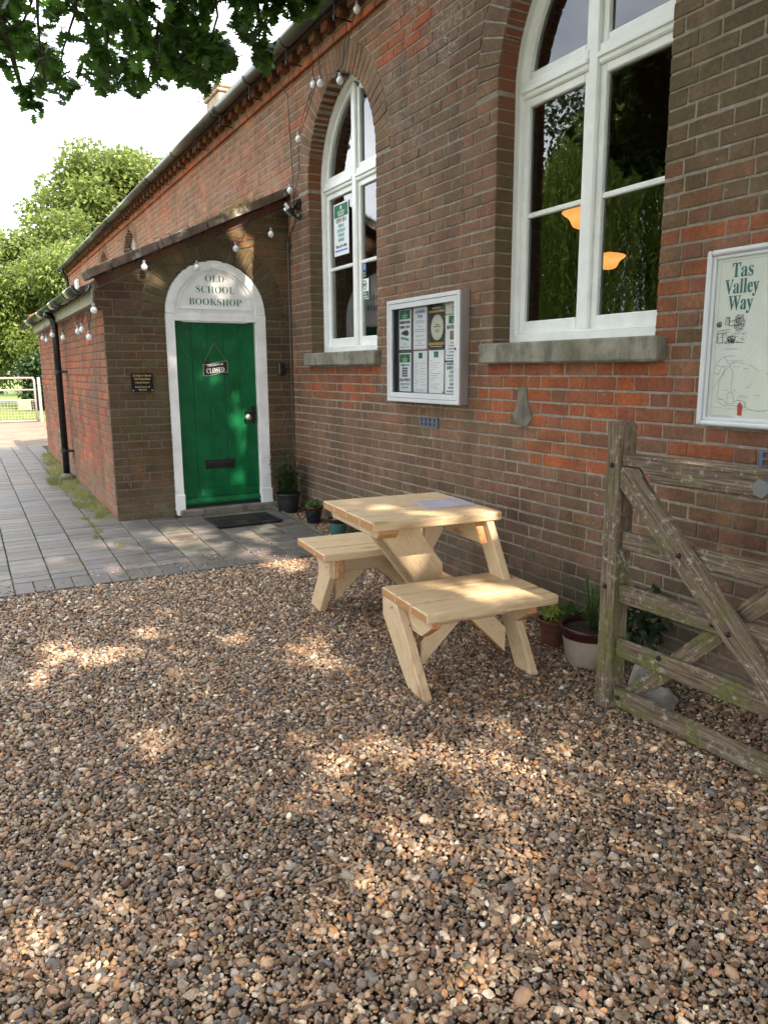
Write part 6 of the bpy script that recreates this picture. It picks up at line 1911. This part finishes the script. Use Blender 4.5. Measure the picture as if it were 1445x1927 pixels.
# a few twigs, leaves on the gravel
for (a, b, r_, lb) in (((-4.95, -2.42, .03), (-4.86, -2.30, .035), .006, 'pale dry twig on the gravel near the paving edge'), ((-1.42, -2.35, 0.022), (-1.40, -2.26, 0.025), .004, 'short brown twig on the gravel near the bottom edge'), ((-1.92, -0.80, 0.02), (-1.90, -0.66, 0.03), .004, 'thin dark twig on the gravel below the gate')):
    mb = MB(); a, b = Vector(a), Vector(b); m_ = a.lerp(b, .5) + Vector((.006, -.008, .008)); mb.tube([a, m_, b], [r_ * .9, r_, r_ * .6], 6); mb.tube([m_, m_ + (b - a) * .35 + Vector((.02, -.01, .01))], [r_ * .6, r_ * .4], 5)
    mb.build('twig', simple('dry twig', (0.40, 0.33, 0.22) if 'pale' in lb else (0.10, 0.07, 0.045), .85), label=lb, cat='twig')

fm = MB()
for k in range(85):
    x = R.uniform(-5.2, -1.0) if k < 60 else R.uniform(-8.5, -5.3); y = R.uniform(-2.95, -0.05) if k < 60 else R.uniform(-2.6, -0.35)
    z = gz(x) + (0.022 if k < 60 else 0.027)
    d = Vector((R.gauss(0, 1), R.gauss(0, 1), R.gauss(0, .15))).normalized(); s_ = d.cross(Z_).normalized(); L = R.uniform(.012, .035); W = L * R.uniform(.2, .45)
    p = Vector((x, y, z)); c_ = Z_ * L * R.uniform(.1, .35)
    fm.add([p, p + d * L * .5 + s_ * W + c_, p + d * L, p + d * L * .5 - s_ * W + c_], [(0, 1, 3), (1, 2, 3)], (R.random(),) * 3)
for k in range(45):
    x = R.uniform(-5.0, -1.0); y = R.uniform(-2.9, -0.1); a = R.uniform(0, 6.28); L = R.uniform(.02, .07)
    p = Vector((x, y, gz(x) + .022)); q = p + Vector((math.cos(a) * L, math.sin(a) * L, R.uniform(-.003, .008)))
    fm.tube([p, p.lerp(q, .5) + Vector((0, 0, .004)), q], R.uniform(.0008, .0018), 4, (R.uniform(.5, 1),) * 3)
fm.build('leaf_litter', leaf_mat('dry litter', (0.16, 0.14, 0.04), (0.30, 0.20, 0.10), .1, .8), kind='stuff', label='scattered dry leaf scraps and bits of twig on the gravel', cat='leaf litter')

# ---------------------------------------------------------------- far gate, trees, hedge
fg = thing('metal_gate', (-21.8, -1.6, 0.2), 'pale galvanised field gate with wire mesh at the end of the path', 'gate')
galv = simple('galvanised steel', (0.40, 0.38, 0.37), 0.5, 0.2)
for z, r_ in ((1.345, .028), (1.04, .022), (0.775, .022), (0.235, .026)):
    mb = MB(); mb.tube([(-21.8, -3.9, z), (-21.8, -1.20, z)], r_, 8); mb.build('rail', galv, fg, smooth=True)
mb = MB(); mb.tube([(-21.8, -1.20, 0.2), (-21.8, -1.20, 1.30), (-21.8, -1.24, 1.345)], 0.028, 8); mb.build('stile', galv, fg, smooth=True)
mb = MB()
for i in range(36):
    y = -3.9 + i * 0.075; mb.tube([(-21.8, y, 0.24), (-21.8, y, 0.77)], 0.0035, 4)
for i in range(8): mb.tube([(-21.8, -3.9, 0.25 + i * 0.07), (-21.8, -1.20, 0.25 + i * 0.07)], 0.0035, 4)
mb.build('wire_mesh', galv, fg)
mb = MB(); mb.box((-21.78, -1.63, 0.52), (-21.765, -1.32, 0.76), 0.002); mb.build('board_notice', simple('weathered plywood notice', (0.45, 0.36, 0.20), .8, 0, None, .15, 6), fg)
mb = MB(); mb.box((-21.90, -1.12, 0.1), (-21.80, -1.05, 1.36), 0.01); mb.build('gate_post', galv, fg)
bx = MB(); bx.box((-21.2, -0.09, 3.45), (-20.9, -0.004, 3.8), 0.02); bx.build('alarm_box', M['white'], label='small white alarm box high at the far end of the hall wall', cat='alarm box')

def crown(mb, clumps, n, L, W, yellow=0.5, grav=0.0, outward=0.6, core=None):
    for (c, rad, sq, wt_) in clumps:
        leaf_ball(mb, c, rad, int(n * wt_), L, W, sq, outward, yellow, grav)
def tree(name, base, top, crowns, n, L, W, leafmat, label, group, yellow=.5, grav=0., trunk_r=.25, limbs=6, outward=0.6, cat='tree'):
    t_ = thing(name, base, label, cat, group)
    mb = MB(); base = Vector(base); top = Vector(top)
    mid = base.lerp(top, .5) + Vector((R.uniform(-.3, .3), R.uniform(-.3, .3), 0))
    mb.tube([base - Z_ * .1, mid, top], [trunk_r, trunk_r * .7, trunk_r * .4], 9)
    for k in range(limbs):
        c = Vector(crowns[k % len(crowns)][0]); s0_ = base.lerp(top, R.uniform(.45, 1))
        mb.tube([s0_, s0_.lerp(c, .5) + Vector((R.uniform(-.3, .3), R.uniform(-.3, .3), .3)), c + Vector((R.uniform(-.5, .5), R.uniform(-.5, .5), R.uniform(0, .8)))], [trunk_r * .4, trunk_r * .22, trunk_r * .06], 6)
    mb.build('trunk', M['bark'], t_, smooth=True)
    mb = MB(); crown(mb, crowns, n, L, W, yellow, grav, outward); mb.build('crown', leafmat, t_)
    return t_
def clumpy(center, rad, k, r0, r1, sq=.8, seed=1):
    rr2 = random.Random(seed); out = []
    for i in range(k):
        v = Vector((rr2.gauss(0, 1), rr2.gauss(0, 1), rr2.gauss(0, .9))).normalized(); q = rr2.random() ** .35
        c = Vector(center) + Vector((v.x * rad[0], v.y * rad[1], v.z * rad[2])) * q
        r_ = rr2.uniform(r0, r1); out.append((c, r_, sq, (r_ / r1) ** 2))
    return out
GT = 'trees beyond the far gate'
tree('broadleaf_tree', (-47, 7.6, 0.2), (-47, 7.4, 9), clumpy((-46, 6.2, 9.3), (4.2, 5.0, 4.2), 75, 0.9, 1.9, .7, 4), 1050, .30, .20, M['lime_leaf'], 'tall bright yellow green broadleaf tree rising beyond the roof line', GT, .55, 0, .4, 14)
tree('broadleaf_tree', (-41, 1.6, 0.2), (-41, 1.6, 6), clumpy((-41, 1.9, 6.2), (2.5, 2.6, 2.6), 40, .7, 1.5, .7, 9), 900, .26, .18, M['lime_leaf'], 'smaller bright tree at the left of the tall one', GT, .45, 0, .25, 10)
tree('laurel_shrub', (-30.5, 0.9, 0.2), (-30.5, 0.9, 3.2), clumpy((-30.5, 1.2, 3.3), (1.9, 2.2, 2.7), 60, .5, 1.0, .8, 12), 800, .20, .09, M['hedge_leaf'], 'mid green glossy evergreen shrub behind the far gate', GT, .5, .2, .15, 8, cat='shrub')
tree('laurel_shrub', (-32.5, -2.0, 0.2), (-32.5, -2.0, 3.2), clumpy((-32.5, -1.8, 3.9), (1.8, 1.8, 2.6), 52, .5, 1.0, .8, 15), 800, .20, .09, M['hedge_leaf'], 'tall evergreen shrub at the picture edge behind the gate', GT, .45, .2, .15, 8, cat='shrub')
tree('laurel_shrub', (-28.5, 0.15, 0.2), (-28.5, 0.15, 1.4), clumpy((-28.5, 0.7, 1.35), (.9, 1.9, 1.05), 44, .35, .7, .8, 17), 700, .17, .10, M['dark_leaf'], 'dark low evergreen shrub just behind the gate end', GT, .4, 0, .1, 6, cat='shrub')
mb = MB()
for (cy_, cx_, r_) in ((-6.5, -48, 3.6), (-3.4, -52, 3.0), (-11, -45, 4.5), (-17, -44, 5), (14, -60, 6), (20, -52, 6)):
    for (c, rr3, sq, w) in clumpy((cx_, cy_, r_ * .75), (r_, r_, r_ * .8), 22, .8, 1.7, .7, int(cy_ * 3 + 99)):
        leaf_ball(mb, c, rr3, int(190 * w), .34, .22, sq, .6, .5)
mb.build('distant_wood', M['hedge_leaf'], kind='stuff', label='distant belt of green trees across the churchyard lawn', cat='woodland')
mb = MB(); 
for k in range(9000):
    x = R.uniform(-31, -22.1); y = R.uniform(-5, 1.0); h = R.uniform(.02, .06)
    mb.add([(x, y - .01, .2), (x, y + .01, .2), (x + R.gauss(0, .02), y + R.gauss(0, .02), .2 + h)], [(0, 1, 2)], (R.uniform(0, .35),) * 3)
mb.build('lawn_grass', M['grass'], kind='stuff', label='short lawn grass beyond the far gate', cat='grass')

# trees across the lane (they show in the window glass and shade the forecourt)
GL = 'trees across the lane'
def willow(base, center, rad, n_str, label):
    t_ = thing('willow_tree', base, label, 'tree', GL)
    mb = MB(); mb.tube([Vector(base), Vector((center[0], center[1], center[2]))], [.4, .2], 9); mb.build('trunk', M['bark'], t_)
    mb = MB()
    for i in range(n_str):
        a = R.uniform(0, 6.28); q = R.random() ** .5
        x, y = center[0] + rad[0] * q * math.cos(a), center[1] + rad[1] * q * math.sin(a)
        z1 = center[2] + rad[2] * math.sqrt(max(0, 1 - q * q)) * R.uniform(.7, 1); z0 = max(.6, z1 - R.uniform(2.5, 6.5))
        z = z1
        while z > z0:
            p = Vector((x + R.gauss(0, .05), y + R.gauss(0, .05), z)); leafquad(mb, p, Vector((R.gauss(0, .5), R.gauss(0, .5), -1)), X_, .17, .045, min(1, max(0, R.gauss(.4, .35))))
            z -= .075
    mb.build('crown', M['willow_leaf'], t_)
willow((-14.5, -13.5, 0), (-14.5, -13.0, 5.0), (3.8, 3.0, 4.2), 1000, 'weeping willow across the lane mirrored in the large window')
tree('broadleaf_tree', (-21.5, -15, 0), (-21.5, -15, 7), clumpy((-21.5, -15, 6.8), (3.0, 3.4, 4.4), 40, .9, 1.7, .8, 21), 330, .26, .16, M['dark_leaf'], 'dark tree next to the willow across the lane', GL, .5, 0, .4, 8)
tree('broadleaf_tree', (-7.5, -14, 0), (-7.5, -14, 7), clumpy((-8.0, -14, 8.5), (3.2, 3.0, 5.0), 44, .9, 1.7, .8, 25), 330, .26, .16, M['dark_leaf'], 'tall dark tree nearer the forecourt across the lane', GL, .4, 0, .4, 8)
tree('broadleaf_tree', (-30, -18, 0), (-30, -18, 4), clumpy((-30, -18, 3.6), (4.5, 3.4, 2.6), 36, .8, 1.5, .8, 29), 260, .26, .16, M['hedge_leaf'], 'low spreading tree far along the lane', GL, .5, 0, .3, 6)

tree('broadleaf_tree', (1.5, -14, 0), (1.5, -14, 6), clumpy((1.0, -14, 6.5), (4.0, 2.6, 5.0), 44, 1.0, 1.9, .8, 31), 260, .30, .20, M['dark_leaf'], 'unseen broad dark tree added across the lane to block low sky light', GL, .5, 0, .4, 8)  # unseen, added to keep low sky light off the wall foot
tree('broadleaf_tree', (9.5, -13, 0), (9.5, -13, 6), clumpy((9.5, -13, 6.0), (4.0, 2.6, 5.0), 44, 1.0, 1.9, .8, 33), 260, .30, .20, M['dark_leaf'], 'unseen dark tree added behind the camera to block low sky light', GL, .5, 0, .4, 8)  # also unseen and added to cut the low sky light
# ---------------------------------------------------------------- big oak: canopy overhead and the branch that hangs into view
oak = thing('oak_tree', (5.5, -8.5, 0.0), 'large oak whose leafy branches hang over the forecourt and porch', 'tree')
OAKLEAF = []
def oak_outline():
    out = []; lob = 4
    n_ = 9
    for i in range(n_ + 1):
        t = i / n_
        w = 0.10 + 0.26 * math.sin(math.pi * min(1, t * 0.92 + .04)) ** .8 * (0.75 + .5 * t)
        w *= 1.12 if i % 2 else 0.42
        if i == 0: w = .02
        if i == n_: w = .07
        out.append((t, w))
    return out
OUT = oak_outline()
def oakleaf(mb, p, d, up, L, col, simple_=False):
    d = d.normalized(); s_ = d.cross(up)
    if s_.length < 1e-4: s_ = d.orthogonal()
    s_.normalize(); n_ = s_.cross(d)
    cup = R.uniform(-.12, .2)
    if simple_:
        ts = [(0, .04), (.3, .30), (.5, .17), (.75, .36), (1, .05)]
    else: ts = OUT
    vs = []
    for t, w in ts:
        c = p + d * (L * t) - n_ * (L * .18 * t * t)
        vs += [c + s_ * (w * L) + n_ * (cup * w * L), c, c - s_ * (w * L) + n_ * (cup * w * L)]
    fs = []
    for i in range(len(ts) - 1):
        a = i * 3; b = a + 3
        fs += [(a, a + 1, b + 1, b), (a + 1, a + 2, b + 2, b + 1)]
    mb.add(vs, fs, (col,) * 3)

# sunny patches seen in the photograph: leaves are cut out of the canopy along their sun rays
SPOTS = [((-3.87, -2.63, .02), .12), ((-4.21, -2.74, .02), .07), ((-4.19, -2.10, .02), .13), ((-3.98, -1.67, .02), .10), ((-3.45, -1.44, .02), .17), ((-3.73, -1.11, .02), .07), ((-4.35, -2.5, .02), .10),
         ((-2.72, -1.85, .02), .10), ((-2.50, -1.66, .02), .12), ((-2.33, -1.48, .02), .10), ((-2.12, -1.26, .02), .14), ((-2.25, -1.94, .02), .10), ((-3.30, -2.82, .02), .10), ((-3.1, -2.9, .02), .08), ((-1.98, -1.36, .02), .08), ((-2.95, -2.35, .02), .05),
         ((-6.5, -1.55, .1), .17), ((-6.46, -1.2, .1), .16), ((-6.06, -1.86, .1), .10), ((-5.74, -1.16, .1), .12), ((-6.15, -1.5, .1), .11), ((-5.45, -0.95, .1), .19), ((-5.16, -0.80, .08), .19), ((-6.0, -2.3, .1), .09), ((-6.0, -.8, .1), .08), ((-6.3, -.6, .1), .08), ((-5.9, -1.35, .1), .1),
         ((-7.07, -.44, 2.76), .13), ((-7.07, -.46, 2.92), .12), ((-7.07, -.42, 2.6), .10), ((-7.07, -1.37, 2.26), .06), ((-7.07, -1.24, 1.64), .05), ((-7.07, -.80, 1.50), .07), ((-7.07, -.68, 1.24), .07), ((-7.07, -.53, .93), .08), ((-7.07, -.58, .69), .08), ((-7.07, -.64, 2.18), .06), ((-7.07, -.50, 2.38), .05), ((-7.07, -.54, .43), .07), ((-6.9, -.62, .19), .06),
         ((-3.2, -.62, .755), .10), ((-3.28, -.85, .755), .06), ((-2.85, -.85, .43), .16), ((-2.95, -.58, .43), .11), ((-3.35, -.72, .5), .07), ((-2.64, -.52, .2), .06), ((-2.75, -1.15, .12), .07), ((-3.17, -.50, .60), .06), ((-3.55, -.95, .755), .10),
         ((-14.8, -1.9, .2), .4), ((-6.4, -2.15, .1), .07), ((-6.6, -1.75, .1), .07), ((-6.2, -1.05, .1), .09), ((-5.6, -1.6, .1), .08), ((-5.5, -2.1, .1), .06), ((-6.7, -1.35, .13), .08), ((-4.7, -1.5, 0), .05), ((-4.6, -1.95, 0), .05), ((-3.6, -2.2, 0), .05), ((-3.3, -1.9, 0), .05), ((-4.05, -2.35, 0), .06), ((-4.9, -2.3, 0), .06), ((-1.7, -1.9, 0), .05), ((-2.4, -2.3, 0), .05), ((-1.0, -2.6, .0), .15), ((-.6, -2.1, 0), .15)]
SP = np.array([s_[0] for s_ in SPOTS]); SR = np.array([s_[1] for s_ in SPOTS]) * 0.9 + 0.072
SV = np.array(SUN)
def in_gap(p):
    d = np.array(p) - SP; t = d @ SV
    q = d - t[:, None] * SV; dist = np.sqrt((q ** 2).sum(1))
    return bool(((dist < SR) & (t > 1.0)).any())
# canopy
mb = MB(); mbk = MB()
CC = Vector((4.6, -3.4, 7.8)); CR = Vector((9.6, 5.8, 3.0))
mbk.tube([(5.5, -8.5, -.1), (5.4, -8.3, 2.0), (5.0, -7.6, 4.2)], [.48, .38, .32], 12)
limbs_ = [[(5.0, -7.6, 4.0), (3.5, -6.2, 5.6), (1.0, -4.6, 6.6), (-1.6, -3.4, 6.9)], [(5.0, -7.6, 4.2), (5.8, -5.0, 6.3), (6.8, -2.2, 7.6)], [(5.0, -7.6, 4.1), (7.6, -6.4, 6.2), (10.5, -4.5, 7.8)], [(4.6, -7.2, 4.4), (3.0, -4.0, 7.0), (2.2, -1.6, 8.4)], [(5.0, -7.6, 4.0), (2.0, -8.0, 4.9), (-1.5, -6.2, 5.1), (-3.6, -4.4, 4.7), (-4.6, -3.1, 4.3)]]
for lb in limbs_: mbk.tube(lb, [.20, .13, .085, .05, .035][:len(lb)], 8)
for k in range(6800):
    v = Vector((R.gauss(0, 1), R.gauss(0, 1), R.gauss(0, 1))).normalized(); q = R.random() ** .33
    c = CC + Vector((v.x * CR.x, v.y * CR.y, v.z * CR.z)) * q
    if c.x < -4.2: continue
    for j in range(6):
        p = c + Vector((R.gauss(0, .13), R.gauss(0, .13), R.gauss(0, .10)))
        if in_gap(p): continue
        gx_ = p.x - SUN.x * p.z / SUN.z
        if gx_ > -2.3 + 0.35 * math.sin(p.y * 3.0):  # crown thinned here so filtered sun reaches the near gravel
            for q_ in range(3):
                if R.random() < 0.68: oakleaf(mb, p + Vector((R.gauss(0, .12), R.gauss(0, .12), R.gauss(0, .12))), Vector((R.gauss(0, 1), R.gauss(0, 1), R.gauss(0, .5))), Vector((R.gauss(0, .35), R.gauss(0, .35), 1)), R.uniform(.09, .13), R.random(), True)
            continue
        oakleaf(mb, p, Vector((R.gauss(0, 1), R.gauss(0, 1), R.gauss(0, .5))), Vector((R.gauss(0, .35), R.gauss(0, .35), 1)), R.uniform(.20, .29), R.random(), True)
for k in range(1900):  # extra crown out of view, added to block overhead sky above the gravel
    v = Vector((R.gauss(0, 1), R.gauss(0, 1), R.gauss(0, 1))).normalized(); q = R.random() ** .4
    c = Vector((-1.9 + v.x * 3.4 * q, -3.4 + v.y * 3.0 * q, 6.5 + v.z * 1.2 * q))
    if c.x < -4.9 or c.y > -0.6: continue
    for j in range(6):
        p = c + Vector((R.gauss(0, .13), R.gauss(0, .13), R.gauss(0, .10)))
        if in_gap(p): continue
        oakleaf(mb, p, Vector((R.gauss(0, 1), R.gauss(0, 1), R.gauss(0, .5))), Vector((R.gauss(0, .35), R.gauss(0, .35), 1)), R.uniform(.14, .22), R.random(), True)
mb.build('canopy_foliage', M['canopy_leaf'], oak, kind='stuff')
mbk.build('trunk', M['bark'], oak, smooth=True)
# hanging branch in view
hb = MB(); hl = MB()
def polyw(pts_, d0, d1):
    n_ = len(pts_); return [at(p[0], p[1], d0 + (d1 - d0) * i / (n_ - 1)) for i, p in enumerate(pts_)]
start = Vector((-4.6, -3.1, 4.3))
main = [start] + polyw([(-30, -120), (0, -10), (8, 60), (25, 110), (36, 150), (44, 170), (60, 186), (66, 207)], 4.9, 4.7)
hb.tube(main, [.034, .03, .022, .017, .014, .011, .008, .005, .0025], 8)
br2 = [start] + polyw([(60, -150), (150, -60), (250, -30), (380, -40), (500, -60), (600, -40)], 4.9, 5.2)
hb.tube(br2, [.03, .026, .022, .02, .016, .012, .007], 8)
subs = [[(10, 60), (45, 40), (62, 0)], [(70, -30), (72, 40), (78, 110), (60, 150), (50, 172)], [(78, 110), (85, 150), (60, 168)], [(185, -40), (190, 20), (205, 40), (230, 10)], [(240, -40), (262, 15), (300, 40)], [(320, -40), (330, 50), (325, 110)], [(400, -40), (410, 30), (395, 80)], [(300, 40), (290, 100), (280, 150)], [(480, -40), (490, 40), (485, 100)], [(560, -40), (575, -5)], [(150, -60), (140, 30), (120, 90), (110, 150)], [(205, 40), (200, 100), (210, 150)], [(330, 50), (365, 110), (390, 140)], [(355, 90), (325, 140), (318, 155)]]
for sb_ in subs:
    hb.tube(polyw(sb_, 4.8, 4.9), [.010, .007, .005, .004, .003][:len(sb_)], 6)
prof = [(-60, 90), (0, 108), (20, 110), (50, 150), (75, 190), (90, 165), (105, 188), (125, 203), (145, 170), (165, 160), (180, 178), (215, 178), (240, 165), (260, 195), (275, 180), (285, 148), (305, 180), (330, 175), (355, 168), (385, 195), (398, 168), (420, 140), (445, 130), (470, 95), (500, 150), (515, 130), (525, 60), (560, 45), (590, 35), (610, 5), (640, -40)]
holes = [(128, 38, 20, 14), (105, 62, 16, 9), (66, 25, 9, 16), (70, 52, 12, 8), (88, 75, 12, 10), (140, 95, 16, 12), (130, 118, 9, 14), (30, 115, 16, 12), (60, 130, 12, 9), (230, 80, 12, 8), (270, 122, 14, 9), (415, 20, 14, 26), (440, 60, 12, 22), (455, 95, 12, 22), (535, 60, 22, 28), (510, 10, 9, 9), (325, 158, 7, 10), (225, 12, 8, 8), (293, 5, 8, 8), (40, 155, 12, 14), (345, 178, 8, 6), (160, 150, 8, 10)]
def pmax(x):
    for (a, b), (c, d) in zip(prof[:-1], prof[1:]):
        if a <= x < c: return b + (d - b) * (x - a) / (c - a)
    return -100
for (px, py) in [(60, 186), (50, 176), (64, 196), (42, 165), (66, 204), (8, 120), (20, 125)] * 2:
    c = at(px, py, 4.72)
    for j in range(6): oakleaf(hl, c + Vector((R.gauss(0, .02), R.gauss(0, .02), R.gauss(0, .02))), Vector((R.gauss(0, 1), R.gauss(0, 1), R.gauss(-.2, .6))), Vector((R.gauss(0, .5), R.gauss(0, .5), 1)), R.uniform(.045, .075), R.random() * .6)
cnt = 0
while cnt < 830:
    px = R.uniform(-60, 625); py = R.uniform(-130, 200)
    if py > pmax(px) - 10 or any(((px - h_[0]) / h_[2]) ** 2 + ((py - h_[1]) / h_[3]) ** 2 < 1.7 for h_ in holes): continue
    dens = 1.0 if px > 190 else 0.62
    if R.random() > dens: continue
    cnt += 1
    dpt = R.uniform(4.5, 5.6)
    if px > 470: dpt = R.uniform(4.6, 5.0)
    c = at(px, py, dpt)
    nl = R.randint(5, 8); ax_ = Vector((R.gauss(0, 1), R.gauss(0, 1), R.gauss(-.3, .4))).normalized()
    hb.tube([c - ax_ * .09, c], [.003, .0018], 4)
    for j in range(nl):
        d = (ax_ * .7 + Vector((R.gauss(0, .8), R.gauss(0, .8), R.gauss(-.25, .45)))).normalized()
        p = c - ax_ * R.uniform(0, .07)
        L = R.uniform(.055, .092)
        tip = p + d * L
        q = proj(tip)
        if q[1] > pmax(q[0]) + 3 or any(((q[0] - h_[0]) / h_[2]) ** 2 + ((q[1] - h_[1]) / h_[3]) ** 2 < 0.8 for h_ in holes): continue
        oakleaf(hl, p, d, Vector((R.gauss(0, .5), R.gauss(0, .5), 1)), L, min(1, max(0, R.gauss(.22, .33))))
hb.build('hanging_branch', M['bark'], oak, smooth=True)
hl.build('leaves', M['oak_leaf'], oak, kind='stuff')

# chimney on the hall roof
ch = thing('chimney_stack', (-18.9, 3.5, 7.3), 'pale brick chimney stack standing on the hall roof ridge', 'chimney')
mb = MB(); mb.box((-19.5, 3.05, 6.6), (-18.5, 3.95, 7.95), 0.02); mb.build('stack', M['chimney_stone'], ch)
mb = MB(); mb.box((-19.55, 3.0, 7.95), (-18.45, 4.0, 8.03), 0.02); mb.box((-19.58, 2.97, 8.03), (-18.42, 4.03, 8.14), 0.03); mb.build('cap', M['chimney_stone'], ch)

flush_text()
